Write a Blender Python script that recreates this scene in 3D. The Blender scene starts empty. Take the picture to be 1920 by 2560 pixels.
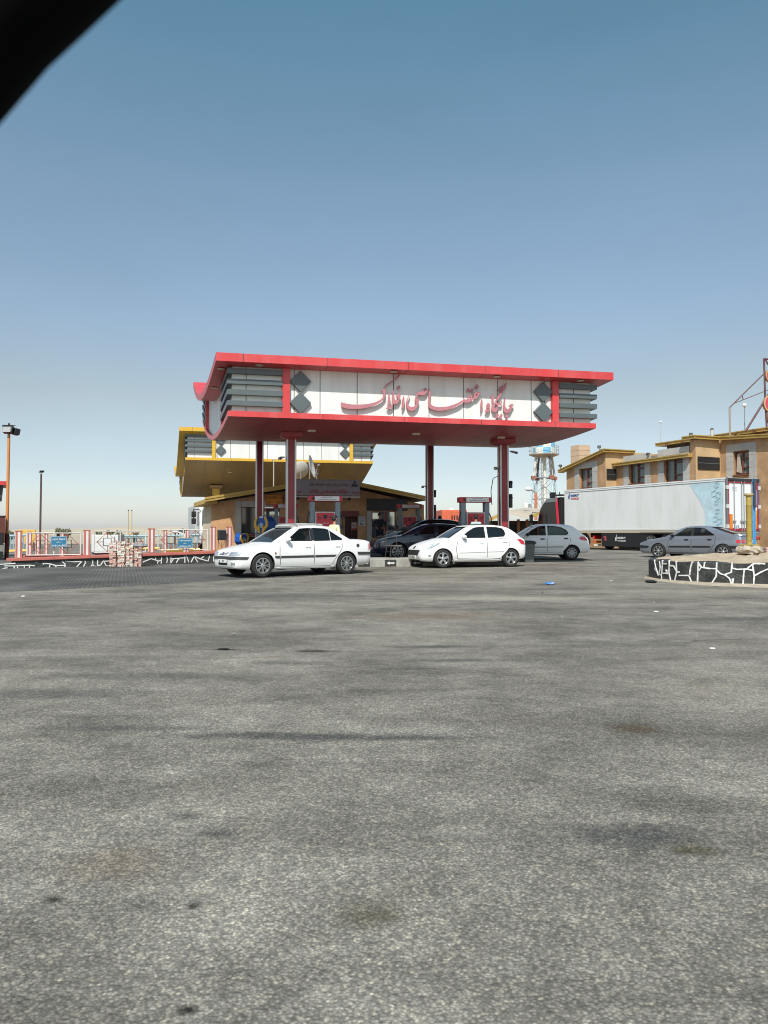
SKY_DUST, SKY_SAT, SKY_STR, SUN_STR, EXPO = 2.5, 0.93, 0.12, 3.6, 0.5
SKY_RAMP = [(0.0, (1.16, 1.14, 1.26)), (0.03, (1.0, .96, .98)), (0.08, (.89, .83, .79)), (0.17, (.93, .81, .65)), (0.27, (.95, .92, .81)), (0.4, (.95, 1.0, .87)), (0.57, (.70, 1.0, .87)), (1.0, (.72, .97, 1.05))]
import bpy, bmesh, math, random
from mathutils import Vector as V, Matrix as MX, Euler
from mathutils.bvhtree import BVHTree
R = math.radians
rng = random.Random(11)
SC = bpy.context.scene
COL = SC.collection
# ------------------------------------------------------------------ camera geometry
F = 1923.0
PITCH = math.atan(55 / F)
CAMH = 1.15

def ray(u, v):
    a = (u - 960) / F; b = (1280 - v) / F
    return V((a, math.cos(PITCH) - b * math.sin(PITCH), math.sin(PITCH) + b * math.cos(PITCH)))
CAMP = V((0, 0, CAMH))
def P(u, v, Y):
    d = ray(u, v); return CAMP + d * (Y / d.y)
def atz(u, v, z):
    d = ray(u, v); return CAMP + d * ((z - CAMH) / d.z)
def hit(u, v, o, n):
    d = ray(u, v); return CAMP + d * ((V(o) - CAMP).dot(n) / d.dot(n))
def zg(Y):
    t = min(1, max(0, (Y - 17) / 18)); return -0.06 + 0.21 * t
def ground(u, v):
    p = atz(u, v, 0)
    for _ in range(8): p = atz(u, v, zg(p.y))
    return p

# ------------------------------------------------------------------ materials
MATS = {}
def mat(name, col, rough=0.6, metal=0.0, var=0.0, scale=4.0, bump=0.0, bscale=None, spec=0.5, coat=0.0, dirt=None, dirtamt=0.0, dscale=1.2, dvec=None):
    if name in MATS: return MATS[name]
    m = bpy.data.materials.new(name); m.use_nodes = True; MATS[name] = m
    nt = m.node_tree; b = nt.nodes['Principled BSDF']
    b.inputs['Base Color'].default_value = (*col, 1); b.inputs['Roughness'].default_value = rough
    b.inputs['Metallic'].default_value = metal; b.inputs['Specular IOR Level'].default_value = spec
    b.inputs['Coat Weight'].default_value = coat; b.inputs['Coat Roughness'].default_value = 0.05
    tc = nt.nodes.new('ShaderNodeTexCoord')
    sock = None
    if var > 0:
        n = nt.nodes.new('ShaderNodeTexNoise'); n.inputs['Scale'].default_value = scale; n.inputs['Detail'].default_value = 6; n.inputs['Roughness'].default_value = 0.6
        nt.links.new(tc.outputs['Object'], n.inputs['Vector'])
        r = nt.nodes.new('ShaderNodeValToRGB')
        lo = [max(0, c * (1 - var)) for c in col]; hi = [min(1, c * (1 + var)) for c in col]
        r.color_ramp.elements[0].position = 0.3; r.color_ramp.elements[1].position = 0.7
        r.color_ramp.elements[0].color = (*lo, 1); r.color_ramp.elements[1].color = (*hi, 1)
        nt.links.new(n.outputs['Fac'], r.inputs['Fac']); sock = r.outputs['Color']
    if dirt:
        n2 = nt.nodes.new('ShaderNodeTexNoise'); n2.inputs['Scale'].default_value = dscale; n2.inputs['Detail'].default_value = 8; n2.inputs['Roughness'].default_value = 0.7
        dmp = nt.nodes.new('ShaderNodeMapping'); dmp.inputs['Scale'].default_value = dvec or (1, 1, 1)
        nt.links.new(tc.outputs['Object'], dmp.inputs['Vector']); nt.links.new(dmp.outputs[0], n2.inputs['Vector'])
        r2 = nt.nodes.new('ShaderNodeValToRGB'); r2.color_ramp.elements[0].position = 0.45; r2.color_ramp.elements[1].position = 0.75
        r2.color_ramp.elements[0].color = (0, 0, 0, 1); r2.color_ramp.elements[1].color = (dirtamt,) * 3 + (1,)
        nt.links.new(n2.outputs['Fac'], r2.inputs['Fac'])
        mx = nt.nodes.new('ShaderNodeMix'); mx.data_type = 'RGBA'
        nt.links.new(r2.outputs['Color'], mx.inputs[0])
        if sock: nt.links.new(sock, mx.inputs[6])
        else: mx.inputs[6].default_value = (*col, 1)
        mx.inputs[7].default_value = (*dirt, 1); sock = mx.outputs[2]
    if sock: nt.links.new(sock, b.inputs['Base Color'])
    if bump > 0:
        n3 = nt.nodes.new('ShaderNodeTexNoise'); n3.inputs['Scale'].default_value = bscale or scale * 4; n3.inputs['Detail'].default_value = 5
        nt.links.new(tc.outputs['Object'], n3.inputs['Vector'])
        bp = nt.nodes.new('ShaderNodeBump'); bp.inputs['Strength'].default_value = bump; bp.inputs['Distance'].default_value = 0.02
        nt.links.new(n3.outputs['Fac'], bp.inputs['Height']); nt.links.new(bp.outputs['Normal'], b.inputs['Normal'])
    return m
def glass(name, tint, alpha, rough=0.03):
    """tinted pane: a mix of see-through and glossy dark film"""
    if name in MATS: return MATS[name]
    m = bpy.data.materials.new(name); m.use_nodes = True; MATS[name] = m
    nt = m.node_tree; b = nt.nodes['Principled BSDF']
    b.inputs['Base Color'].default_value = (*tint, 1); b.inputs['Roughness'].default_value = rough
    b.inputs['Specular IOR Level'].default_value = 0.6
    b.inputs['Alpha'].default_value = alpha
    return m

# ------------------------------------------------------------------ mesh builder
class MB:
    def __init__(s): s.v = []; s.f = []; s.mi = []; s.m = 0
    def add(s, vs, fs):
        o = len(s.v); s.v += [V(p) for p in vs]
        for f in fs: s.f.append([o + i for i in f]); s.mi.append(s.m)
        return s
    def box(s, c, size, rz=0, rot=None):
        hx, hy, hz = [a / 2 for a in size]
        M = rot.to_matrix() if isinstance(rot, Euler) else (rot if rot is not None else MX.Rotation(rz, 3, 'Z'))
        vs = [V(c) + M @ V((x * hx, y * hy, z * hz)) for x in (-1, 1) for y in (-1, 1) for z in (-1, 1)]
        return s.add(vs, [(0, 1, 3, 2), (4, 6, 7, 5), (0, 4, 5, 1), (2, 3, 7, 6), (0, 2, 6, 4), (1, 5, 7, 3)])
    def hexa(s, a, b):
        """a: 4 pts, b: 4 pts (corresponding)"""
        return s.add(list(a) + list(b), [(3, 2, 1, 0), (4, 5, 6, 7), (0, 1, 5, 4), (1, 2, 6, 5), (2, 3, 7, 6), (3, 0, 4, 7)])
    def prism(s, pts, ext):
        """closed planar polygon pts (3D) extruded by vector ext"""
        n = len(pts); e = V(ext)
        s.add([V(p) for p in pts] + [V(p) + e for p in pts], [list(range(n))[::-1], list(range(n, 2 * n))] + [(i, (i + 1) % n, n + (i + 1) % n, n + i) for i in range(n)])
        return s
    def tube(s, path, r, n=8, caps=True):
        path = [V(p) for p in path]; k = len(path)
        rr = r if isinstance(r, (list, tuple)) else [r] * k
        up = V((0, 0, 1)); rings = []; prevx = None
        for i, p in enumerate(path):
            t = (path[min(i + 1, k - 1)] - path[max(i - 1, 0)]).normalized()
            if prevx is None:
                a = up if abs(t.z) < 0.95 else V((1, 0, 0)); x = a.cross(t).normalized()
            else:
                x = (prevx - t * prevx.dot(t)); x = x.normalized() if x.length > 1e-6 else prevx
            prevx = x; y = t.cross(x)
            rings.append([p + (x * math.cos(2 * math.pi * j / n) + y * math.sin(2 * math.pi * j / n)) * rr[i] for j in range(n)])
        return s.rings(rings, True, caps)
    def rings(s, rings, closed=True, caps=True):
        n = len(rings[0]); vs = [p for r in rings for p in r]; fs = []
        for i in range(len(rings) - 1):
            for j in range(n if closed else n - 1):
                j2 = (j + 1) % n; fs.append((i * n + j, i * n + j2, (i + 1) * n + j2, (i + 1) * n + j))
        if caps and closed:
            fs.append(list(range(n))[::-1]); fs.append([(len(rings) - 1) * n + j for j in range(n)])
        return s.add(vs, fs)
    def lathe(s, prof, o=(0, 0, 0), ax='Z', n=24, caps=True):
        o = V(o); rings = []
        for r, h in prof:
            ring = []
            for j in range(n):
                a = 2 * math.pi * j / n; c, d = r * math.cos(a), r * math.sin(a)
                ring.append(o + (V((c, d, h)) if ax == 'Z' else V((c, h, d)) if ax == 'Y' else V((h, c, d))))
            rings.append(ring)
        return s.rings(rings, True, caps)
    def ball(s, c, r, n=12, m=8, sc=(1, 1, 1)):
        prof = [(max(1e-4, math.sin(math.pi * i / m)) * r, -math.cos(math.pi * i / m) * r) for i in range(m + 1)]
        o = len(s.v); s.lathe(prof, (0, 0, 0), 'Z', n)
        for i in range(o, len(s.v)): p = s.v[i]; s.v[i] = V(c) + V((p.x * sc[0], p.y * sc[1], p.z * sc[2]))
        return s
    def xf(s, M, start=0):
        for i in range(start, len(s.v)): s.v[i] = M @ s.v[i]
        return s
    def build(s, name, m, parent=None, world=False, smooth=False, bevel=0.0, angle=35):
        if world and parent is not None:
            inv = MW[parent.name].inverted(); vs = [inv @ p for p in s.v]
        else: vs = s.v
        me = bpy.data.meshes.new(name); me.from_pydata([tuple(p) for p in vs], [], s.f)
        ms = m if isinstance(m, (list, tuple)) else [m]
        for q in ms: me.materials.append(q)
        if len(ms) > 1:
            for p, i in zip(me.polygons, s.mi): p.material_index = i
        return link(name, me, parent, smooth, bevel, angle)
MW = {}
def link(name, me, parent=None, smooth=False, bevel=0.0, angle=35, fixn=True):
    bm = bmesh.new(); bm.from_mesh(me)
    if fixn: bmesh.ops.recalc_face_normals(bm, faces=bm.faces)
    if smooth:
        for f in bm.faces: f.smooth = True
        for e in bm.edges:
            if len(e.link_faces) == 2 and e.calc_face_angle(0) > R(angle): e.smooth = False
    bm.to_mesh(me); bm.free()
    o = bpy.data.objects.new(name, me); COL.objects.link(o)
    if parent is not None: o.parent = parent; MW[o.name] = MW.get(parent.name, MX.Identity(4))
    else: MW[o.name] = MX.Identity(4)
    if bevel > 0:
        bv = o.modifiers.new('bevel', 'BEVEL'); bv.width = bevel; bv.segments = 2; bv.limit_method = 'ANGLE'; bv.angle_limit = R(40)
    return o
def thing(name, label, cat, loc=(0, 0, 0), rz=0, group=None):
    o = bpy.data.objects.new(name, None); COL.objects.link(o)
    o.location = loc; o.rotation_euler = (0, 0, rz); o.empty_display_size = 0.2
    MW[o.name] = MX.Translation(V(loc)) @ MX.Rotation(rz, 4, 'Z')
    return tag(o, label, cat, group)
def tag(o, label=None, cat=None, group=None, kind=None):
    if label: o['label'] = label
    if cat: o['category'] = cat
    if group: o['group'] = group
    if kind: o['kind'] = kind
    return o
def kids(o): return [c for c in list(COL.objects) if c.parent == o]
def dup(o, loc, rz, label, group=None):
    r = o.copy(); COL.objects.link(r); r.location = loc; r.rotation_euler = (0, 0, rz); r['label'] = label
    if group: r['group'] = group
    MW[r.name] = MX.Translation(V(loc)) @ MX.Rotation(rz, 4, 'Z')
    for c in kids(o):
        d = c.copy(); COL.objects.link(d); d.parent = r; MW[d.name] = MW[r.name]
        for g in kids(c):
            h = g.copy(); COL.objects.link(h); h.parent = d; MW[h.name] = MW[r.name]
    return r


# ------------------------------------------------------------------ lettering
AR = {}
for row in """ا FE8D FE8E - -|آ FE81 FE82 - -|ب FE8F FE90 FE91 FE92|پ FB56 FB57 FB58 FB59|ت FE95 FE96 FE97 FE98|ج FE9D FE9E FE9F FEA0|ح FEA1 FEA2 FEA3 FEA4|خ FEA5 FEA6 FEA7 FEA8|د FEA9 FEAA - -|ر FEAD FEAE - -|ز FEAF FEB0 - -|س FEB1 FEB2 FEB3 FEB4|ش FEB5 FEB6 FEB7 FEB8|ص FEB9 FEBA FEBB FEBC|ط FEC1 FEC2 FEC3 FEC4|ظ FEC5 FEC6 FEC7 FEC8|ع FEC9 FECA FECB FECC|ف FED1 FED2 FED3 FED4|ق FED5 FED6 FED7 FED8|ک FB8E FB8F FB90 FB91|گ FB92 FB93 FB94 FB95|ل FEDD FEDE FEDF FEE0|م FEE1 FEE2 FEE3 FEE4|ن FEE5 FEE6 FEE7 FEE8|و FEED FEEE - -|ه FEE9 FEEA FEEB FEEC|ی FBFC FBFD FBFE FBFF|ذ FEAB FEAC - -|ئ FE89 FE8A FE8B FE8C""".split('|'):
    p = row.split(); AR[p[0]] = [None if q == '-' else chr(int(q, 16)) for q in p[1:]]
def shape(s):
    out = []; n = len(s); i = 0
    def joins_next(c): return c in AR and AR[c][2] is not None
    while i < n:
        c = s[i]
        if c not in AR: out.append(c); i += 1; continue
        prev = i > 0 and joins_next(s[i - 1]); 
        if c == 'ل' and i + 1 < n and s[i + 1] == 'ا':
            out.append('\ufefc' if prev else '\ufefb'); i += 2; continue
        nxt = i + 1 < n and s[i + 1] in AR and AR[c][2] is not None
        a = AR[c]
        out.append(a[3] if prev and nxt else a[1] if prev else a[2] if nxt else a[0]); i += 1
    return ''.join(reversed(out)).replace('\u200c', '')
def text_mb(mb, s, O, ex, ez, h, depth=0.006, width=None, arabic=False, bold=0.0):
    """flat letters centred on O, reading along ex with height along ez, raised by depth along ex x ez"""
    c = bpy.data.curves.new('t', 'FONT'); c.body = shape(s) if arabic else s
    c.extrude = 0.5; c.offset = bold; c.resolution_u = 3
    o = bpy.data.objects.new('t', c); COL.objects.link(o)
    dg = bpy.context.evaluated_depsgraph_get(); me = bpy.data.meshes.new_from_object(o.evaluated_get(dg))
    xs = [q.co.x for q in me.vertices]; ys = [q.co.y for q in me.vertices]
    if xs:
        w0, h0 = max(xs) - min(xs), max(ys) - min(ys); cx, cy = (max(xs) + min(xs)) / 2, (max(ys) + min(ys)) / 2
        k = h / h0; kx = (width / w0) if width else k
        ex = V(ex).normalized(); ez = V(ez).normalized(); n = ex.cross(ez)
        mb.add([V(O) + ex * ((q.co.x - cx) * kx) + ez * ((q.co.y - cy) * k) + n * ((q.co.z + 0.5) * depth) for q in me.vertices], [list(p.vertices) for p in me.polygons])
    bpy.data.objects.remove(o); bpy.data.curves.remove(c); bpy.data.meshes.remove(me)
    return mb

# ------------------------------------------------------------------ common materials
def rgb(r, g, b):
    f = lambda c: (c / 255 / 12.92) if c <= 10 else (((c / 255) + 0.055) / 1.055) ** 2.4
    return (f(r), f(g), f(b))
M_WHITE = mat('white_paint', (0.78, 0.78, 0.77), 0.35, coat=0.6)
M_BLACK = mat('black_plastic', (0.018, 0.018, 0.019), 0.45)
M_RUB = mat('tyre_rubber', (0.022, 0.021, 0.02), 0.85, var=0.3, scale=12)
M_CHROME = mat('bright_metal', (0.42, 0.42, 0.43), 0.28, metal=1.0)
M_ALLOY = mat('alloy_silver', (0.55, 0.56, 0.57), 0.3, metal=0.85)
M_STEEL = mat('grey_steel', (0.25, 0.26, 0.27), 0.45, metal=0.3, var=0.15)
M_DARK = mat('dark_interior', (0.012, 0.012, 0.013), 0.8)
M_SEAT = mat('seat_fabric', (0.03, 0.03, 0.033), 0.9)
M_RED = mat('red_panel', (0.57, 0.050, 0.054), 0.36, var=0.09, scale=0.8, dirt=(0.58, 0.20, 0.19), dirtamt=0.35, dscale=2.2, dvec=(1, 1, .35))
M_REDSHADE = mat('shaded_red_column', (0.26, 0.018, 0.028), 0.34, var=0.10, scale=1.2, dirt=(0.30, 0.12, 0.10), dirtamt=0.3, dscale=2.5, dvec=(1, 1, .3))  # column red darkened, the canopy's shade is put into the colour
M_REDSOF = mat('shaded_red_soffit', (0.30, 0.042, 0.05), 0.40, var=0.10, scale=0.7, dirt=(0.34, 0.14, 0.12), dirtamt=0.3, dscale=0.9)  # fascia red darkened to carry the soffit's shade in its colour
M_YEL = mat('yellow_panel', (0.62, 0.37, 0.04), 0.35, var=0.06, scale=0.8)
M_GREYP = mat('slate_grey_panel', (0.095, 0.115, 0.122), 0.38, var=0.08, scale=1.0)
M_CLAD = mat('white_cladding', (0.74, 0.75, 0.73), 0.38, var=0.03, scale=0.6, dirt=(0.46, 0.42, 0.36), dirtamt=0.40, dscale=2.4, dvec=(1, 1, .12))
M_SEAM = mat('panel_seam', (0.03, 0.03, 0.03), 0.8)
M_CONC = mat('concrete', (0.33, 0.32, 0.29), 0.9, var=0.2, scale=3, bump=0.3, bscale=25, dirt=(0.12, 0.11, 0.1), dirtamt=0.5)
M_BROWN = mat('brown_frame', (0.16, 0.06, 0.04), 0.5, var=0.2)

# ------------------------------------------------------------------ camera, world, sun
cam = bpy.data.cameras.new('camera'); camo = bpy.data.objects.new('camera', cam); COL.objects.link(camo)
camo.location = CAMP; camo.rotation_euler = (math.pi / 2 + PITCH, 0, 0)
cam.sensor_fit = 'VERTICAL'; cam.sensor_height = 36; cam.lens = 36 * F / 2560
cam.clip_start = 0.02; cam.clip_end = 9000
cam.dof.use_dof = True; cam.dof.focus_distance = 24; cam.dof.aperture_fstop = 7.0
SC.camera = camo
SUN_EL, SUN_AZ = 50, 9      # sun behind the viewer, a little to the left
w = bpy.data.worlds.new('World'); SC.world = w; w.use_nodes = True
nt = w.node_tree; bg = nt.nodes['Background']
sky = nt.nodes.new('ShaderNodeTexSky'); sky.sky_type = 'NISHITA'; sky.sun_disc = False
sky.sun_elevation = R(SUN_EL); sky.sun_rotation = R(180 + SUN_AZ)
sky.altitude = 900; sky.air_density = 1.0; sky.dust_density = SKY_DUST; sky.ozone_density = 1.6
hs = nt.nodes.new('ShaderNodeHueSaturation'); hs.inputs['Saturation'].default_value = SKY_SAT; hs.inputs['Value'].default_value = 1.0
nt.links.new(sky.outputs[0], hs.inputs['Color'])
tcw = nt.nodes.new('ShaderNodeTexCoord'); sx = nt.nodes.new('ShaderNodeSeparateXYZ'); nt.links.new(tcw.outputs['Generated'], sx.inputs[0])
rw = nt.nodes.new('ShaderNodeValToRGB'); ew = rw.color_ramp.elements
for i, (p, c) in enumerate(SKY_RAMP):
    q = ew[i] if i < 2 else ew.new(p); q.position = p; q.color = (*c, 1)
nt.links.new(sx.outputs['Z'], rw.inputs['Fac']); mw = nt.nodes.new('ShaderNodeMix'); mw.data_type = 'RGBA'; mw.blend_type = 'MULTIPLY'; mw.inputs[0].default_value = 1
nt.links.new(hs.outputs[0], mw.inputs[6]); nt.links.new(rw.outputs[0], mw.inputs[7]); 
hz = nt.nodes.new('ShaderNodeTexNoise'); hz.inputs['Scale'].default_value = 2.2; hz.inputs['Detail'].default_value = 7; hz.inputs['Roughness'].default_value = 0.62; hm = nt.nodes.new('ShaderNodeMapping'); hm.inputs['Scale'].default_value = (1, 1, 2.4)
nt.links.new(tcw.outputs['Generated'], hm.inputs['Vector']); nt.links.new(hm.outputs[0], hz.inputs['Vector'])
hr = nt.nodes.new('ShaderNodeMapRange'); hr.inputs['To Min'].default_value = 0.965; hr.inputs['To Max'].default_value = 1.04; hr.inputs['From Min'].default_value = 0.3; hr.inputs['From Max'].default_value = 0.7; nt.links.new(hz.outputs['Fac'], hr.inputs['Value'])
vm = nt.nodes.new('ShaderNodeVectorMath'); vm.operation = 'SCALE'; nt.links.new(mw.outputs[2], vm.inputs[0]); nt.links.new(hr.outputs[0], vm.inputs['Scale']); nt.links.new(vm.outputs[0], bg.inputs['Color']); bg.inputs['Strength'].default_value = SKY_STR
sl = bpy.data.lights.new('sun', 'SUN'); sl.energy = SUN_STR; sl.angle = R(0.53); sl.color = (1.0, 0.955, 0.89)
so = bpy.data.objects.new('sun', sl); COL.objects.link(so)
to_sun = V((-math.sin(R(SUN_AZ)) * math.cos(R(SUN_EL)), -math.cos(R(SUN_AZ)) * math.cos(R(SUN_EL)), math.sin(R(SUN_EL))))
so.rotation_euler = to_sun.to_track_quat('Z', 'Y').to_euler(); so.location = to_sun * 60
SC.view_settings.view_transform = 'Standard'; SC.view_settings.look = 'None'; SC.view_settings.gamma = 1; SC.view_settings.exposure = EXPO
SC.cycles.pixel_filter_type = 'BLACKMAN_HARRIS'; SC.cycles.filter_width = 1.05
SC.cycles.max_bounces = 6; SC.cycles.transparent_max_bounces = 12; SC.cycles.caustics_reflective = False; SC.cycles.caustics_refractive = False
# ================================================================== GROUND
def ground_mat():
    m = bpy.data.materials.new('worn_asphalt'); m.use_nodes = True
    nt = m.node_tree; N = nt.nodes.new; L = nt.links.new; b = nt.nodes['Principled BSDF']
    tc = N('ShaderNodeTexCoord'); geo = tc.outputs['Object']
    def noise(scale, detail=5, rough=0.6, vec=None, dist=0.0):
        n = N('ShaderNodeTexNoise'); n.inputs['Scale'].default_value = scale; n.inputs['Detail'].default_value = detail
        n.inputs['Roughness'].default_value = rough; n.inputs['Distortion'].default_value = dist
        L(vec or geo, n.inputs['Vector']); return n.outputs['Fac']
    def ramp(fac, stops):
        r = N('ShaderNodeValToRGB'); e = r.color_ramp.elements
        for i, (p, c) in enumerate(stops):
            q = e[i] if i < 2 else e.new(p)
            q.position = p; q.color = (*c, 1) if len(c) == 3 else c
        L(fac, r.inputs['Fac']); return r.outputs['Color']
    def mix(fac, a, bb, mode='MIX'):
        x = N('ShaderNodeMix'); x.data_type = 'RGBA'; x.blend_type = mode; x.clamp_factor = True
        if isinstance(fac, float): x.inputs[0].default_value = fac
        else: L(fac, x.inputs[0])
        for i, q in ((6, a), (7, bb)):
            if isinstance(q, tuple): x.inputs[i].default_value = (*q, 1)
            else: L(q, x.inputs[i])
        return x.outputs[2]
    g = lambda v: (v * 0.97, v * 0.91, v * 0.79)
    mp = N('ShaderNodeMapping'); mp.inputs['Scale'].default_value = (0.34, 0.62, 1); mp.inputs['Rotation'].default_value = (0, 0, R(-6)); L(geo, mp.inputs['Vector'])
    base = ramp(noise(1.0, 7, 0.62, mp.outputs[0], 0.4), [(0.30, g(0.185)), (0.5, g(0.262)), (0.70, g(0.335))])
    mp2 = N('ShaderNodeMapping'); mp2.inputs['Scale'].default_value = (0.5, 1.15, 1); mp2.inputs['Rotation'].default_value = (0, 0, R(8)); L(geo, mp2.inputs['Vector'])
    strk = ramp(noise(1.0, 6, 0.65, mp2.outputs[0], 0.6), [(0.34, (0.52, 0.52, 0.52)), (0.54, (1, 1, 1))])
    c = mix(0.62, base, strk, 'MULTIPLY')
    mot = mix(1.0, ramp(noise(0.8, 5, 0.6, None, 0.8), [(0.36, (0.92, 0.92, 0.92)), (0.62, (1.18, 1.18, 1.18))]), ramp(noise(3.3, 4, 0.6, None, 0.5), [(0.32, (0.84, 0.84, 0.84)), (0.66, (1.18, 1.18, 1.18))]), 'MULTIPLY')
    c = mix(1.0, c, mot, 'MULTIPLY')
    warm = ramp(noise(0.55, 5, 0.6, None, 0.5), [(0.55, (0, 0, 0)), (0.72, (0.5, 0.5, 0.5))])
    c = mix(warm, c, (0.33, 0.29, 0.235))
    # stones in the binder
    vo = N('ShaderNodeTexVoronoi'); vo.inputs['Scale'].default_value = 98; L(geo, vo.inputs['Vector'])
    st = ramp(vo.outputs['Color'], [(0.15, (0.42, 0.42, 0.42)), (0.5, (0.85, 0.85, 0.84)), (0.8, (1.36, 1.33, 1.25)), (0.97, (1.95, 1.87, 1.68))])
    dk = ramp(vo.outputs['Distance'], [(0.25, (1, 1, 1)), (0.62, (0.5, 0.5, 0.5))])
    st = mix(1.0, st, dk, 'MULTIPLY')
    vo2 = N('ShaderNodeTexVoronoi'); vo2.inputs['Scale'].default_value = 48; L(geo, vo2.inputs['Vector'])
    st2 = ramp(vo2.outputs['Color'], [(0.1, (0.72, 0.72, 0.72)), (0.6, (1.0, 1.0, 1.0)), (0.95, (1.4, 1.37, 1.3))])
    st = mix(1.0, st, st2, 'MULTIPLY')
    c = mix(0.74, c, st, 'MULTIPLY')
    # hairline cracks, wandering and broken
    wv = N('ShaderNodeMix'); wv.data_type = 'RGBA'; wv.blend_type = 'LINEAR_LIGHT'; wv.inputs[0].default_value = 0.35
    wn = N('ShaderNodeTexNoise'); wn.inputs['Scale'].default_value = 0.9; wn.inputs['Detail'].default_value = 6; L(geo, wn.inputs['Vector']); L(geo, wv.inputs[6]); L(wn.outputs['Color'], wv.inputs[7])
    vc = N('ShaderNodeTexVoronoi'); vc.feature = 'DISTANCE_TO_EDGE'; vc.inputs['Scale'].default_value = 0.27; L(wv.outputs[2], vc.inputs['Vector'])
    cr = ramp(vc.outputs['Distance'], [(0.0, (1, 1, 1)), (0.0045, (0, 0, 0))]); cm = ramp(noise(0.35, 4, 0.6), [(0.52, (0, 0, 0)), (0.60, (0.75, 0.75, 0.75))])
    c = mix(mix(1.0, cr, cm, 'MULTIPLY'), c, (0.05, 0.048, 0.044))
    # stains on the asphalt, plus a far dark streak painting a shadow left of the planter: (pixel, radius x, radius y, colour, amount)
    nz = noise(4.5, 8, 0.75)
    for (u, v, rx, ry, col, amt) in STAINS_AND_SHADE:
        p = ground(u, v)
        mm = N('ShaderNodeMapping'); mm.vector_type = 'POINT'
        mm.inputs['Location'].default_value = (-p.x / rx, -p.y / ry, 0); mm.inputs['Scale'].default_value = (1 / rx, 1 / ry, 0); L(geo, mm.inputs['Vector'])
        ln = N('ShaderNodeVectorMath'); ln.operation = 'LENGTH'; L(mm.outputs[0], ln.inputs[0])
        ad = N('ShaderNodeMath'); ad.operation = 'MULTIPLY_ADD'; ad.inputs[1].default_value = 1.9; L(nz, ad.inputs[0]); L(ln.outputs['Value'], ad.inputs[2])
        mk = N('ShaderNodeMapRange'); mk.inputs['From Min'].default_value = 1.25; mk.inputs['From Max'].default_value = 2.0
        mk.inputs['To Min'].default_value = amt; mk.inputs['To Max'].default_value = 0.0; L(ad.outputs[0], mk.inputs['Value'])
        c = mix(mk.outputs[0], c, mix(0.75, col, st, 'MULTIPLY'))
    L(c, b.inputs['Base Color']); b.inputs['Roughness'].default_value = 0.9; b.inputs['Specular IOR Level'].default_value = 0.12
    bp = N('ShaderNodeBump'); bp.inputs['Strength'].default_value = 0.55; bp.inputs['Distance'].default_value = 0.006
    L(vo.outputs['Distance'], bp.inputs['Height']); bp.invert = True
    bp2 = N('ShaderNodeBump'); bp2.inputs['Strength'].default_value = 0.35; bp2.inputs['Distance'].default_value = 0.03
    L(noise(14, 4), bp2.inputs['Height']); L(bp.outputs[0], bp2.inputs['Normal']); L(bp2.outputs[0], b.inputs['Normal'])
    return m
DK = (0.10, 0.10, 0.098); SANDY = (0.46, 0.42, 0.34)
STAINS_AND_SHADE = [(1590, 2090, 0.34, 0.17, DK, 0.75), (1745, 2125, 0.12, 0.06, (0.08, 0.07, 0.04), 0.7), (1590, 1822, 0.22, 0.14, (0.11, 0.085, 0.055), 0.7),
          (850, 1842, 0.9, 0.13, DK, 0.85), (600, 1838, 0.6, 0.11, DK, 0.75), (330, 1820, 0.7, 0.10, DK, 0.55), (1020, 1846, 0.5, 0.06, DK, 0.8), (1075, 1617, 0.6, 0.13, DK, 0.85), (1150, 1651, 0.6, 0.13, DK, 0.6), (720, 1657, 0.55, 0.15, DK, 0.55), (1030, 1672, 0.4, 0.08, DK, 0.7), (135, 2250, 0.045, 0.04, (0.03, 0.026, 0.02), 0.85), (480, 2265, 0.04, 0.035, (0.03, 0.026, 0.02), 0.85),
          (470, 2525, 0.045, 0.03, (0.02, 0.018, 0.015), 0.95), (540, 2085, 0.1, 0.06, DK, 0.8), (470, 2040, 0.12, 0.07, DK, 0.6), (800, 1628, 0.32, 0.12, (0.03, 0.025, 0.02), 0.9), (560, 1624, 0.18, 0.07, (0.03, 0.025, 0.02), 0.8),
          (630, 1490, 2.9, 0.95, DK, 0.62), (1010, 1478, 2.2, 0.6, DK, 0.45), (1290, 1496, 1.9, 0.55, SANDY, 0.75), (1060, 1540, 1.5, 0.5, (0.22, 0.16, 0.11), 0.55), (1760, 1478, 3.0, 0.8, SANDY, 0.55), (1820, 1548, 1.6, 0.35, DK, 0.6),
          (150, 1735, 1.0, 0.25, DK, 0.55), (340, 1690, 1.3, 0.2, DK, 0.5), (1500, 1615, 1.2, 0.2, DK, 0.45), (1420, 1400, 5.0, 0.9, DK, 0.4), (1620, 1384, 3.5, 0.5, DK, 0.55), (1160, 1455, 3.0, 0.5, SANDY, 0.4), (930, 2290, 0.12, 0.1, (0.1, 0.09, 0.05), 0.5), (300, 2155, 0.3, 0.2, (0.25, 0.18, 0.13), 0.35)]

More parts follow.
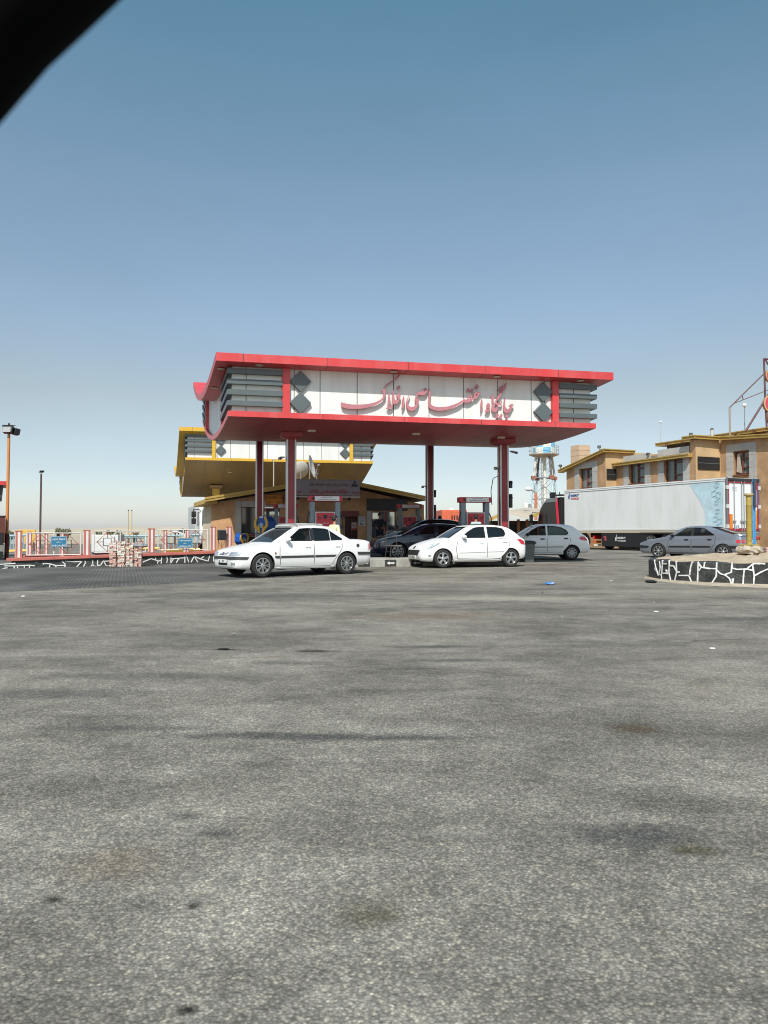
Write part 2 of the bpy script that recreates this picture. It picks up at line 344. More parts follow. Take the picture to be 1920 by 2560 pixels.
def terrain(name, xs, ys, zf, m):
    mb = MB(); nx = len(xs)
    mb.add([(x, y, zf(x, y)) for y in ys for x in xs], [(j * nx + i, j * nx + i + 1, (j + 1) * nx + i + 1, (j + 1) * nx + i) for j in range(len(ys) - 1) for i in range(nx - 1)])
    return tag(mb.build(name, m, smooth=True, angle=60), kind='structure')
M_SAND = mat('desert_sand', (0.38, 0.32, 0.225), 0.95, var=0.16, scale=0.05, dirt=(0.3, 0.24, 0.16), dirtamt=0.6, dscale=0.15)
terrain('ground', [-4000, -900, -200, -80, 0, 80, 200, 900, 4000], [-200, -20, 17, 35, 80, 200, 500, 1500, 5500], lambda x, y: zg(y) - 0.012, M_SAND)
terrain('asphalt_lot', [-70, 0, 90], [-18, 17, 35, 78], lambda x, y: zg(y), ground_mat())
def paving_mat():
    m = bpy.data.materials.new('block_paving'); m.use_nodes = True
    nt = m.node_tree; N = nt.nodes.new; L = nt.links.new; b = nt.nodes['Principled BSDF']
    tc = N('ShaderNodeTexCoord'); mp = N('ShaderNodeMapping'); mp.inputs['Rotation'].default_value = (0, 0, R(17)); L(tc.outputs['Object'], mp.inputs['Vector'])
    br = N('ShaderNodeTexBrick'); br.inputs['Scale'].default_value = 1.0; br.inputs['Brick Width'].default_value = 0.115; br.inputs['Row Height'].default_value = 0.24
    br.inputs['Mortar Size'].default_value = 0.014; br.inputs['Mortar Smooth'].default_value = 0.4; br.offset = 0.5
    br.inputs['Color1'].default_value = (0.040, 0.041, 0.040, 1); br.inputs['Color2'].default_value = (0.060, 0.060, 0.058, 1); br.inputs['Mortar'].default_value = (0.30, 0.29, 0.27, 1)
    L(mp.outputs[0], br.inputs['Vector'])
    n = N('ShaderNodeTexNoise'); n.inputs['Scale'].default_value = 0.5; n.inputs['Detail'].default_value = 7; L(tc.outputs['Object'], n.inputs['Vector'])
    r = N('ShaderNodeValToRGB'); r.color_ramp.elements[0].position = 0.35; r.color_ramp.elements[0].color = (0.62, 0.62, 0.62, 1); r.color_ramp.elements[1].position = 0.7; r.color_ramp.elements[1].color = (1.2, 1.2, 1.18, 1); L(n.outputs['Fac'], r.inputs['Fac'])
    x = N('ShaderNodeMix'); x.data_type = 'RGBA'; x.blend_type = 'MULTIPLY'; x.inputs[0].default_value = 1; L(br.outputs['Color'], x.inputs[6]); L(r.outputs['Color'], x.inputs[7])
    L(x.outputs[2], b.inputs['Base Color']); b.inputs['Roughness'].default_value = 0.9; b.inputs['Specular IOR Level'].default_value = 0.1
    bp = N('ShaderNodeBump'); bp.inputs['Strength'].default_value = 0.5; bp.inputs['Distance'].default_value = 0.012; bp.invert = True; L(br.outputs['Fac'], bp.inputs['Height']); L(bp.outputs[0], b.inputs['Normal'])
    return m
# laid as a sheet 4 mm proud of the asphalt, rows cut at the grade breaks
def pave_edge(y):
    a, c = ground(0, 1480), ground(760, 1441)
    return a.x + (c.x - a.x) * (y - a.y) / (c.y - a.y)
mb = MB(); rows = []
for y in (12.5, 14, 15.5, 17.0, 18.5, 20, 22, 24.8):
    xe = min(pave_edge(y), -1.0); wob = 0.12 * math.sin(y * 3.1)
    rows.append([V((-26, y, zg(y) + 0.004)), V((xe + wob, y, zg(y) + 0.004))])
rows.append([V((-26, 34.9, zg(34.9) + 0.004)), V((-2.0, 34.9, zg(34.9) + 0.004))])
mb.rings(rows, closed=False, caps=False)
tag(mb.build('block_paving', paving_mat()), kind='structure')
# distant dunes
def dunes(name, Y, x0, x1, hf, m, depth=300):
    mb = MB(); rows = [[], [], []]; n = 160
    for i in range(n + 1):
        x = x0 + (x1 - x0) * i / n; h = hf(x)
        rows[0].append(V((x, Y - depth, -1))); rows[1].append(V((x, Y, h))); rows[2].append(V((x, Y + depth, -1)))
    mid = [(a * 0.35 + c * 0.65) for a, c in zip(rows[0], rows[1])]
    for i, p in enumerate(mid): p.z = rows[1][i].z * (0.5 + 0.12 * math.sin(p.x * 0.021 + i))
    mb.rings([rows[0], mid, rows[1], rows[2]], closed=False, caps=False)
    return tag(mb.build(name, m, smooth=True, angle=80), kind='structure')
def hf(x):
    u = 960 + F * x / 1100
    v = 1335 - (9 if u < 60 else 12 + 5 * min(1, (u - 60) / 300)) if u < 560 else 1335 - (17 + 27 * max(0, 1 - abs(u - 1060) / 330))
    return 1.15 + (1335 - v) * 1100 / F + 0.8 * math.sin(x * 0.031) + 0.5 * math.sin(x * 0.083 + 1)
dunes('sand_hills', 1100, -1000, 900, hf, mat('pale_dune', (0.43, 0.37, 0.275), 0.95, var=0.10, scale=0.012))
# ================================================================== CANOPIES
def stroke_text(mb, rings, O, ex, ez, depth):
    """cut-out letters: closed outlines (some of them holes) filled and extruded; rings hold (s, z)"""
    c = bpy.data.curves.new('t', 'CURVE'); c.dimensions = '2D'; c.fill_mode = 'BOTH'; c.extrude = 0.5
    for r in rings:
        sp = c.splines.new('POLY'); sp.points.add(len(r) - 1); sp.use_cyclic_u = True
        for q, (a, b) in zip(sp.points, r): q.co = (a, b, 0, 1)
    o = bpy.data.objects.new('t', c); COL.objects.link(o)
    dg = bpy.context.evaluated_depsgraph_get(); me = bpy.data.meshes.new_from_object(o.evaluated_get(dg))
    n = V(ex).cross(V(ez))
    mb.add([V(O) + V(ex) * q.co.x + V(ez) * q.co.y + n * ((q.co.z + 0.5) * depth) for q in me.vertices], [list(p.vertices) for p in me.polygons])
    bpy.data.objects.remove(o); bpy.data.curves.remove(c); bpy.data.meshes.remove(me)
def smooth_ring(r, k=3):
    n = len(r); out = []
    for i in range(n):
        p0, p1, p2, p3 = r[i - 1], r[i], r[(i + 1) % n], r[(i + 2) % n]
        a = V((p1[0] - p0[0], p1[1] - p0[1])); b = V((p2[0] - p1[0], p2[1] - p1[1])); c = V((p3[0] - p2[0], p3[1] - p2[1]))
        sharp1 = a.length < 1e-6 or b.length < 1e-6 or a.angle(b) > R(70); sharp2 = c.length < 1e-6 or b.length < 1e-6 or b.angle(c) > R(70)
        t1 = b if sharp1 else (a.normalized() + b.normalized()) * 0.5 * b.length
        t2 = b if sharp2 else (b.normalized() + c.normalized()) * 0.5 * b.length
        for j in range(k):
            t = j / k; h1 = 2 * t**3 - 3 * t**2 + 1; h2 = -2 * t**3 + 3 * t**2; h3 = t**3 - 2 * t**2 + t; h4 = t**3 - t**2
            out.append((p1[0] * h1 + p2[0] * h2 + t1[0] * h3 + t2[0] * h4, p1[1] * h1 + p2[1] * h2 + t1[1] * h3 + t2[1] * h4))
    return out
LA = [[(88,618),(200,645),(330,660),(470,658),(600,642),(700,618),(780,582),(830,545),(850,500),(848,440),(840,415),(858,372),(880,372),(885,430),(882,500),(862,550),(800,615),(700,670),(600,705),(480,730),(350,738),(220,735),(130,715),(92,690)],
 [(862,362),(880,330),(900,300),(980,245),(1060,185),(1110,130),(1165,102),(1140,150),(1080,205),(1000,262),(920,315),(892,340),(878,366)],
 [(958,430),(970,520),(965,640),(948,678),(927,690),(935,600),(945,500)],
 [(1035,395),(1045,480),(1048,550),(1075,580),(1110,572),(1120,550),(1090,525),(1098,480),(1125,455),(1155,480),(1160,520),(1140,570),(1120,620),(1070,645),(1035,650),(1010,705),(970,738),(925,740),(905,720),(925,702),(975,685),(1000,660),(1012,600),(1015,480)],
 [(1130,305),(1162,345),(1130,398),(1095,350)],
 [(1222,495),(1230,560),(1225,680),(1180,755),(1190,640),(1200,560)],
 [(1325,465),(1310,520),(1288,590),(1290,640),(1310,680),(1350,700),(1400,695),(1440,650),(1450,610),(1415,590),(1428,540),(1480,555),(1490,565),(1485,640),(1450,720),(1400,765),(1340,775),(1290,740),(1265,680),(1270,600),(1300,520)],
 [(1432,528),(1450,470),(1495,430),(1540,430),(1580,380),(1610,355),(1640,385),(1630,440),(1590,485),(1530,492),(1480,482),(1455,515),(1445,538)],
 [(1572,420),(1598,385),(1612,395),(1590,430)]]
LB = [[(100,300),(115,340),(108,480),(110,560),(140,600),(200,625),(300,632),(400,625),(500,600),(600,560),(680,515),(720,480),(740,495),(765,500),(800,440),(840,415),(862,440),(850,485),(880,470),(900,440),(902,400),(930,355),(1025,370),(980,430),(930,485),(900,485),(860,520),(800,550),(740,555),(710,540),(640,590),(540,640),(430,680),(320,698),(220,698),(140,675),(95,645),(78,600),(82,480),(80,400)],
 [(790,485),(815,452),(838,452),(828,480)], [(925,430),(940,392),(965,395),(945,428)],
 [(797,282),(828,330),(800,360),(768,330)], [(867,290),(893,330),(862,362),(832,330)], [(955,218),(988,262),(955,310),(915,265)],
 [(1035,480),(1050,520),(1045,650),(1015,715),(1020,600)],
 [(1150,555),(1185,585),(1185,650),(1160,720),(1095,722),(1110,690),(1130,650),(1128,600)], [(1135,675),(1145,645),(1162,652),(1152,680)],
 [(1240,390),(1255,450),(1248,560),(1290,550),(1350,560),(1385,565),(1398,515),(1390,590),(1335,605),(1330,680),(1290,720),(1240,720),(1220,690),(1228,600),(1222,470)],
 [(1257,600),(1275,585),(1300,588),(1318,605),(1312,640),(1287,652),(1265,635)],
 [(1278,540),(1320,460),(1370,375),(1400,310),(1440,240),(1487,185),(1470,280),(1430,345),(1395,395),(1345,480),(1297,540)],
 [(1408,235),(1400,290),(1355,340),(1340,330),(1370,270)],
 [(1325,745),(1352,775),(1320,835),(1280,820)], [(1390,750),(1413,790),(1375,845),(1350,820)],
 [(1452,450),(1460,520),(1460,610),(1480,655),(1520,668),(1560,630),(1530,620),(1560,580),(1615,585),(1580,650),(1550,710),(1500,738),(1450,730),(1435,690),(1440,560)],
 [(1490,755),(1520,800),(1490,835),(1465,810)]]

def canopy(name, label, group, O, yaw, eang, L, D, lb, tb, mred, zoff, letters, cols, colgnd, lights, msof, mtrim):
    t = thing(name, label, 'canopy', O, 0, group); mw = MW[t.name]
    e1 = V((math.cos(yaw), math.sin(yaw), 0)); e2 = V((-math.sin(eang), math.cos(eang), 0)); nrm = V((math.sin(yaw), -math.cos(yaw), 0))
    Z = V((0, 0, 1)); nd = 26
    pt = lambda s, d, z: e1 * s + e2 * d + Z * z
    th = 0.25; bt = 0.17; s0, s1, d0, d1 = 0.40, L - 0.40, 0.42, D - 0.35
    ds = lambda a, b: [a + (b - a) * i / nd for i in range(nd + 1)]
    # roof slab
    mb = MB()
    mb.rings([[pt(0, d, tb(d)), pt(0, d, tb(d) + th), pt(L, d, tb(d) + th), pt(L, d, tb(d))] for d in ds(0, D)], True, True)
    mb.m = 1
    for s in [2.2 + 2.55 * i - 1.4 for i in range(int(L / 2.55) + 1)]:
        if 0.2 < s < L - 0.2:
            mb.add([pt(s - .008, -0.003, tb(0) + 0.002), pt(s + .008, -0.003, tb(0) + .002), pt(s + .008, -0.003, tb(0) + th - .002), pt(s - .008, -0.003, tb(0) + th - .002)], [(0, 1, 2, 3)])
            mb.rings([[pt(s - .006, d, tb(d) - 0.003), pt(s + .006, d, tb(d) - 0.003)] for d in ds(0.01, D - .01)], False, False)
    for d in [0.55 * i for i in range(1, int(D / 0.55))]:
        mb.add([pt(-.003, d - .006, tb(d)), pt(-.003, d + .006, tb(d + .006)), pt(-.003, d + .006, tb(d + .006) + th), pt(-.003, d - .006, tb(d) + th)], [(0, 1, 2, 3)])
        if 0.6 < D - d and int(d / .55) % 3 == 0:
            mb.add([pt(0.01, d - .006, tb(d) - .003), pt(L - .01, d - .006, tb(d) - .003), pt(L - .01, d + .006, tb(d) - .003), pt(0.01, d + .006, tb(d) - .003)], [(0, 1, 2, 3)])
            mb.add([pt(0.01, d - .006, tb(d) + th + .003), pt(L - .01, d - .006, tb(d) + th + .003), pt(L - .01, d + .006, tb(d) + th + .003), pt(0.01, d + .006, tb(d) + th + .003)], [(0, 1, 2, 3)])
    mb.build('roof', [mred, M_SEAM], t, smooth=True, angle=30)
    # lower hull
    mb = MB()
    mb.rings([[pt(s0, d, lb(d)), pt(s0, d, lb(d) + bt), pt(s1, d, lb(d) + bt), pt(s1, d, lb(d))] for d in ds(d0, d1)], True, True)
    mb.m = 1
    for k in range(1, int(L / 1.27)):
        s = s0 + 1.27 * k
        if s < s1 - 0.1: mb.rings([[pt(s - .006, d, lb(d) - .003), pt(s + .006, d, lb(d) - .003)] for d in ds(d0 + .02, d1 - .02)], False, False)
    for k in range(1, 6):
        d = d0 + (d1 - d0) * k / 6
        mb.add([pt(s0 + .02, d - .006, lb(d) - .003), pt(s1 - .02, d - .006, lb(d) - .003), pt(s1 - .02, d + .006, lb(d) - .003), pt(s0 + .02, d + .006, lb(d) - .003)], [(0, 1, 2, 3)])
    for s in [s0 + 2.9 + 2.6 * i for i in range(4)]:
        mb.add([pt(s - .008, d0 - .003, lb(d0) + .003), pt(s + .008, d0 - .003, lb(d0) + .003), pt(s + .008, d0 - .003, lb(d0) + bt - .003), pt(s - .008, d0 - .003, lb(d0) + bt - .003)], [(0, 1, 2, 3)])
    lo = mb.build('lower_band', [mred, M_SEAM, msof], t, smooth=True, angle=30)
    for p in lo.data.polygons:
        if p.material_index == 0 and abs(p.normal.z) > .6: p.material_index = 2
    # walls between the two
    w0, w1, wd, we = s0 + 0.13, s1 - 0.13, d0 + 0.13, d1 - 0.13
    zb, zt = lb(wd) + bt - 0.02, tb(wd) + 0.02
    mb = MB(); mb.prism([pt(w0, wd, zb), pt(w1, wd, zb), pt(w1, wd, zt), pt(w0, wd, zt)], e2 * 0.1)
    mb.m = 1
    seams = [0.95, 2.42] + [2.05 + 1.18 * k for k in range(1, 8)] + [L - 2.2, L - 1.15]
    for s in seams:
        if w0 < s < w1: mb.add([pt(s - .011, wd - .003, zb), pt(s + .011, wd - .003, zb), pt(s + .011, wd - .003, zt), pt(s - .011, wd - .003, zt)], [(0, 1, 2, 3)])
    mb.build('sign_wall', [M_CLAD, M_SEAM], t)
    for (sa, sgn) in ((w0, -1), (w1, 1)):
        mb = MB(); dd = ds(wd + 0.1, we)
        mb.rings([[pt(sa, d, lb(d) + bt - .02), pt(sa, d, tb(d) + .02), pt(sa - sgn * .1, d, tb(d) + .02), pt(sa - sgn * .1, d, lb(d) + bt - .02)] for d in dd], True, True)
        mb.m = 1
        for k in range(1, 16):
            d = wd + (we - wd) * k / 16
            mb.add([pt(sa + sgn * .003, d - .01, lb(d) + bt), pt(sa + sgn * .003, d + .01, lb(d) + bt), pt(sa + sgn * .003, d + .01, tb(d)), pt(sa + sgn * .003, d - .01, tb(d))], [(0, 1, 2, 3)])
        mb.build('end_wall', [M_CLAD, M_SEAM], t)
        for d in (wd + 2.3, we - 2.0):
            MB().prism([pt(sa + sgn * .003, d, lb(d) + bt), pt(sa + sgn * .003, d + .28, lb(d + .28) + bt), pt(sa + sgn * .003, d + .28, tb(d + .28)), pt(sa + sgn * .003, d, tb(d))], e1 * (sgn * .12)).build('divider', mred, t)
    MB().prism([pt(w0 + .1, we, lb(we) + bt), pt(w1 - .1, we, lb(we) + bt), pt(w1 - .1, we, tb(we)), pt(w0 + .1, we, tb(we))], e2 * -0.1).build('back_wall', M_CLAD, t)
    # louvres that wrap the corners
    sdl, sdr = 2.04, L - 1.98
    for i, (za, zb2) in enumerate(((5.05, 5.20), (5.38, 5.54), (5.71, 5.86), (6.03, 6.19))):
        za += zoff; zb2 += zoff
        for (sa, sb, sgn) in ((sdl, w0, -1), (sdr + .24, w1, 1)):
            mb = MB(); p = 0.16; q = wd - p; end = wd + 2.3
            so = sb + sgn * p
            mb.hexa([pt(sa, wd - .002, za), pt(sa, wd - .002, zb2), pt(sa, q, zb2), pt(sa, q, za)], [pt(sb, wd - .002, za), pt(sb, wd - .002, zb2), pt(so, q, zb2), pt(so, q, za)])
            drop = lb(end) - lb(wd)
            mb.hexa([pt(sb + sgn * .002, wd, za), pt(sb + sgn * .002, wd, zb2), pt(so, q + .0, zb2), pt(so, q, za)], [pt(sb + sgn * .002, end, za + drop), pt(sb + sgn * .002, end, zb2 + drop), pt(so, end, zb2 + drop), pt(so, end, za + drop)])
            mb.build('louvre', M_GREYP, t)
            d2 = we - 1.7; dz = lb(d2) - lb(wd); dz2 = lb(we) - lb(wd)
            MB().hexa([pt(sb + sgn * .002, d2, za + dz), pt(sb + sgn * .002, d2, zb2 + dz), pt(so, d2, zb2 + dz), pt(so, d2, za + dz)], [pt(sb + sgn * .002, we, za + dz2), pt(sb + sgn * .002, we, zb2 + dz2), pt(so, we, zb2 + dz2), pt(so, we, za + dz2)]).build('louvre', M_GREYP, t)
    for s in (sdl, sdr): MB().prism([pt(s, wd - .003, lb(wd) + bt), pt(s + .23, wd - .003, lb(wd) + bt), pt(s + .23, wd - .003, tb(wd)), pt(s, wd - .003, tb(wd))], e2 * -.13).build('divider', mred, t)
    for s in (sdl + .56, sdr - .31):
        for z in (5.215 + zoff, 5.885 + zoff):
            h = 0.335; MB().prism([pt(s - h, wd - .005, z), pt(s, wd - .005, z - h), pt(s + h, wd - .005, z), pt(s, wd - .005, z + h)], e2 * -.11).build('diamond', M_GREYP, t, bevel=0.006)
    if letters:
        o = V(O) + e2 * wd; rings = []
        for lst, (ox, oy) in ((LA, (840, 920)), (LB, (1060, 930))):
            for r in lst:
                q = []
                for (x, y) in r:
                    h = hit(ox + x * 0.13864, oy + y * 0.13864, o - e2 * .12, nrm) - o; q.append(((h - h.dot(nrm) * nrm).dot(e1), h.z))
                rings.append(smooth_ring(q))
        mb = MB(); stroke_text(mb, rings, e2 * (wd - 0.07), e1, Z, 0.06)
        mb.build('lettering', mat('pink_red_letters', (0.45, 0.175, 0.20), 0.4, var=0.08, scale=2.0), t)
    for (s, d, kind) in lights:
        if kind == 'hull': MB().box(pt(s, d, lb(d) - .02), (0.26, .14, .05), yaw).build('soffit_light', mat('lamp_lens', (0.6, 0.58, 0.45), 0.4), t)
        else: MB().lathe([(0.12, -.012), (0.12, .0), (0.07, .003)], pt(s, d, tb(d) - .015), 'Z', 16).build('downlight', mat('lamp_ring', (0.55, 0.52, 0.46), 0.4), t)
    for (s, d, wd_) in cols:
        zt = lb(d) + 0.02; base = colgnd - O[2]
        h = wd_ / 2; mb = MB().box(pt(s, d, (base + zt) / 2), (wd_, wd_, zt - base), yaw); c = mb.build('column', M_REDSHADE if mred is M_RED else mred, t, bevel=0.01)
        for (i, j) in ((-1, -1), (1, -1), (1, 1), (-1, 1)):
            q = pt(s, d, 0) + e1 * (i * h) - nrm * (j * h)
            MB().tube([q + Z * base, q + Z * (zt - .2)], 0.034, 10).build('corner_trim', mtrim, c)
        k = pt(s, d, 0); a = h + .04; b = h + .22
        cap = MB().hexa([k + e1 * (i * a) - nrm * (j * a) + Z * (zt - .24) for i, j in ((-1, -1), (1, -1), (1, 1), (-1, 1))], [k + e1 * (i * b) - nrm * (j * b) + Z * (zt - .16) for i, j in ((-1, -1), (1, -1), (1, 1), (-1, 1))])
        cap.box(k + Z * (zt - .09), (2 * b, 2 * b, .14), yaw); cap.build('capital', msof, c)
    return dict(t=t, pt=lambda s, d, z: V(O) + pt(s, d, z), e1=e1, e2=e2, n=nrm, lb=lb, tb=tb)
YAW = R(12.83)
RC = canopy('fuel_canopy', 'large red canopy with curved roof and Persian lettering above the white cars', None, (-4.99, 22.7, 0), YAW, R(16.9), 12.99, 12.8,
    lambda d: 4.755 - .094 * d + .0096 * d * d + .00058 * d**3, lambda d: 6.30 - .083 * d + .0069 * d * d + .0007 * d**3, M_RED, 0.0, True,
    [(2.75, 2.95, .27), (10.45, 3.0, .27), (2.85, 11.6, .27), (10.78, 11.6, .27)], 0.2,
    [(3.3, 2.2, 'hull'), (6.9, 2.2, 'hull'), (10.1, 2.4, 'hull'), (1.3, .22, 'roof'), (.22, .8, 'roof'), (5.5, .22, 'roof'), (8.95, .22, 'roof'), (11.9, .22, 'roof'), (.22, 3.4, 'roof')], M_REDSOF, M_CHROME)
def ylb(d): return 3.85 + 2.20 * max(0, (7.4 - d) / 7.4)**1.5 + (0.035 * (d - 7.4)**2 if d > 7.4 else 0)
def ytb(d): return 5.35 + 2.31 * max(0, (7.8 - d) / 7.8)**1.35 + (0.04 * (d - 7.8)**2 if d > 7.8 else 0)
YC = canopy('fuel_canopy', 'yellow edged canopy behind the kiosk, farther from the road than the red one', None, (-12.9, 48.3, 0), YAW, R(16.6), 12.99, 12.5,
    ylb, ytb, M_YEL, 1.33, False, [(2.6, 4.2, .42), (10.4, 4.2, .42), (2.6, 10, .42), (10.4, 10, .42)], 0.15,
    [(3.3, 1.9, 'hull'), (9.8, 2.6, 'hull'), (1.3, .22, 'roof'), (9, .22, 'roof')], mat('shaded_yellow_soffit', (0.33, 0.20, 0.075), 0.42, var=0.08, scale=0.8), M_YEL)  # soffit: yellow turned brown, its shade is put into the colour
# ================================================================== CARS
from mathutils.geometry import delaunay_2d_cdt
def pchip(xs, ys):
    n = len(xs); h = [xs[i + 1] - xs[i] for i in range(n - 1)]; dl = [(ys[i + 1] - ys[i]) / h[i] for i in range(n - 1)]
    m = [dl[0]] + [0 if dl[i - 1] * dl[i] <= 0 else 2 * dl[i - 1] * dl[i] / (dl[i - 1] + dl[i]) for i in range(1, n - 1)] + [dl[-1]]
    def f(x):
        if x <= xs[0]: return ys[0]
        if x >= xs[-1]: return ys[-1]
        i = max(k for k in range(n - 1) if xs[k] <= x); t = (x - xs[i]) / h[i]
        return ys[i] * (2*t**3 - 3*t**2 + 1) + ys[i + 1] * (3*t**2 - 2*t**3) + h[i] * m[i] * (t**3 - 2*t**2 + t) + h[i] * m[i + 1] * (t**3 - t**2)
    return f
def mesh_of(mb, name='tmp'):
    me = bpy.data.meshes.new(name); me.from_pydata([tuple(p) for p in mb.v], [], mb.f)
    bm = bmesh.new(); bm.from_mesh(me); bmesh.ops.recalc_face_normals(bm, faces=bm.faces); bm.to_mesh(me); bm.free(); return me
def boolean(me, cutters):
    o = bpy.data.objects.new('b', me); COL.objects.link(o); cs = []
    for c in cutters:
        q = bpy.data.objects.new('c', mesh_of(c)); COL.objects.link(q); cs.append(q)
        md = o.modifiers.new('b', 'BOOLEAN'); md.operation = 'DIFFERENCE'; md.solver = 'EXACT'; md.object = q
    dg = bpy.context.evaluated_depsgraph_get(); r = bpy.data.meshes.new_from_object(o.evaluated_get(dg))
    bpy.data.objects.remove(o)
    for q in cs: bpy.data.objects.remove(q)
    return r
FR = {'L': lambda a, b: (V((a, -4, b)), V((0, 1, 0))), 'R': lambda a, b: (V((a, 4, b)), V((0, -1, 0))), 'F': lambda a, b: (V((-3, a, b)), V((1, 0, 0))), 'B': lambda a, b: (V((9, a, b)), V((-1, 0, 0))), 'T': lambda a, b: (V((a, b, 5)), V((0, 0, -1)))}
def patch(mb, bvh, poly, fr, off, thick, res=0.07):
    """a skin of the given outline laid on a surface: off is how far it stands out, thick its depth"""
    n = len(poly); pts = []
    for i in range(n):
        a, b = V(poly[i]), V(poly[(i + 1) % n]); k = max(1, int((b - a).length / res))
        pts += [a + (b - a) * j / k for j in range(k)]
    nb = len(pts); x0, x1 = min(p.x for p in pts), max(p.x for p in pts); y0, y1 = min(p.y for p in pts), max(p.y for p in pts)
    ins = []
    nx, ny = int((x1 - x0) / res), int((y1 - y0) / res)
    for i in range(1, nx + 1):
        for j in range(1, ny + 1):
            q = V((x0 + (x1 - x0) * i / (nx + 1), y0 + (y1 - y0) * j / (ny + 1)))
            if min((q - p).length for p in pts) > res * .45: ins.append(q)
    vs, es, fs, *_ = delaunay_2d_cdt(pts + ins, [(i, (i + 1) % nb) for i in range(nb)], [], 1, 1e-5)
    outer, inner = [], []
    for p in vs:
        o, d = FR[fr](p.x, p.y); h = bvh.ray_cast(o, d)
        if h[0] is None: q, nn = bvh.find_nearest(o + d * (4 if fr in 'LR' else 3))[:2]
        else: q, nn = h[0], h[1]
        if nn.dot(d) > 0: nn = -nn
        nn = (nn - d * 0.4).normalized()
        outer.append(q + nn * off); inner.append(q + nn * (off - thick))
    N = len(vs); cnt = {}
    for f in fs:
        for i in range(len(f)):
            e = (f[i], f[(i + 1) % len(f)]); cnt[e] = 1
    rim = [e for e in cnt if (e[1], e[0]) not in cnt]
    mb.add(outer + inner, [list(f) for f in fs] + [[N + i for i in f][::-1] for f in fs] + [(a, N + a, N + b, b) for a, b in rim])
    return mb
def ribbon(pts, w):
    pts = [V(p) for p in pts]; l, r = [], []
    for i, p in enumerate(pts):
        t = (pts[min(i + 1, len(pts) - 1)] - pts[max(i - 1, 0)]).normalized(); n = V((-t.y, t.x)) * w / 2
        l.append(p + n); r.append(p - n)
    return [tuple(q) for q in l + r[::-1]]
def grow(poly, d):
    n = len(poly); A = sum(poly[i][0] * poly[(i + 1) % n][1] - poly[(i + 1) % n][0] * poly[i][1] for i in range(n)); sg = 1 if A > 0 else -1; out = []
    for i in range(n):
        p0, p1, p2 = V(poly[i - 1]), V(poly[i]), V(poly[(i + 1) % n]); a = (p1 - p0).normalized(); b = (p2 - p1).normalized()
        n1 = V((a.y, -a.x)) * sg; n2 = V((b.y, -b.x)) * sg; m = (n1 + n2)
        m = m / max(0.5, m.length_squared / 2) if m.length > 1e-6 else n1
        out.append(tuple(p1 + m * d))
    return out
def ell(cx, cz, a, b, n=18): return [(cx + a * math.cos(2 * math.pi * i / n), cz + b * math.sin(2 * math.pi * i / n)) for i in range(n)]
M_GLASSD = glass('dark_tinted_glass', (0.008, 0.010, 0.012), 0.88)
M_GLASS = glass('car_window_glass', (0.012, 0.016, 0.018), 0.55)
M_GLASSC = glass('clear_window_glass', (0.02, 0.03, 0.03), 0.14)
M_WSCR = glass('windscreen_glass', (0.03, 0.045, 0.055), 0.62)
M_HL = mat('headlamp_lens', (0.42, 0.45, 0.47), 0.12, metal=0.35, var=0.35, scale=14, coat=1)
M_TL = mat('red_lamp_lens', (0.50, 0.015, 0.02), 0.12, coat=1)
M_PLATE = mat('plate_white', (0.72, 0.72, 0.70), 0.5)
M_TRIM = mat('grey_black_trim', (0.045, 0.045, 0.047), 0.5)
M_MESHG = mat('black_grille', (0.012, 0.012, 0.012), 0.5)

def wheel(parent, x, y, r, w, side, rim_mat, style):
    """tyre (the wheel itself) with a rim; side is the outer direction along y"""
    rr = r * 0.66; y0 = y - w / 2; prof = [(rr, 0), (r * .78, -.012), (r * .93, -.004), (r, w * .14), (r * 1.003, w / 2), (r, w * .86), (r * .93, w + .004), (r * .78, w + .012), (rr, w)]
    mb = MB().lathe(prof, (x, y0, r), 'Y', 32, caps=False)
    t = mb.build('wheel', M_RUB, parent, smooth=True)
    out = y + side * w / 2; f = lambda d: out - side * d     # d metres inside the tyre face
    mb = MB(); mb.m = 1
    mb.lathe([(0.001, f(.075)), (rr * .98, f(.07)), (rr * 1.0, f(.05))] if side > 0 else [(0.001, f(.075)), (rr * .98, f(.07)), (rr, f(.05))], (x, 0, r), 'Y', 28, caps=False)
    mb.m = 0
    mb.lathe([(rr * 1.01, f(.03)), (rr * 1.02, f(-.002)), (rr * .93, f(-.004)), (rr * .88, f(.02)), (rr * .88, f(.05))], (x, 0, r), 'Y', 32, caps=False)
    mb.lathe([(0.001, f(-.002)), (rr * .17, f(0.0)), (rr * .26, f(.012)), (rr * .26, f(.05))], (x, 0, r), 'Y', 18, caps=False)
    if style == 'cap':
        mb.lathe([(rr * .2, f(.006)), (rr * .55, f(.004)), (rr * .6, f(.03))], (x, 0, r), 'Y', 24, caps=False)
        ang = [(k * math.pi / 4, .17, .30) for k in range(8)]
    elif style == 'five': ang = [(k * 2 * math.pi / 5 + .3, .30, .42) for k in range(5)]
    elif style == 'six': ang = [(k * 2 * math.pi / 7 + .3, .17, .28) for k in range(7)]
    else: ang = [(k * 2 * math.pi / 8 + q, .075, .10) for k in range(8) for q in (-.13, .13)]
    for a, wi, wo in ang:
        ux, uz = math.cos(a), math.sin(a); px, pz = -uz, ux; i0, i1 = rr * .18, rr * .93
        def q(rad, s, d): return (x + ux * rad + px * s, f(d), r + uz * rad + pz * s)
        wi2, wo2 = wi * rr / 2, wo * rr / 2
        mb.hexa([q(i0, -wi2, .004), q(i0, wi2, .004), q(i0, wi2, .045), q(i0, -wi2, .045)], [q(i1, -wo2, .006), q(i1, wo2, .006), q(i1, wo2, .045), q(i1, -wo2, .045)])
    mb.build('rim', [rim_mat, M_DARK], t, smooth=True, angle=30)
    return t

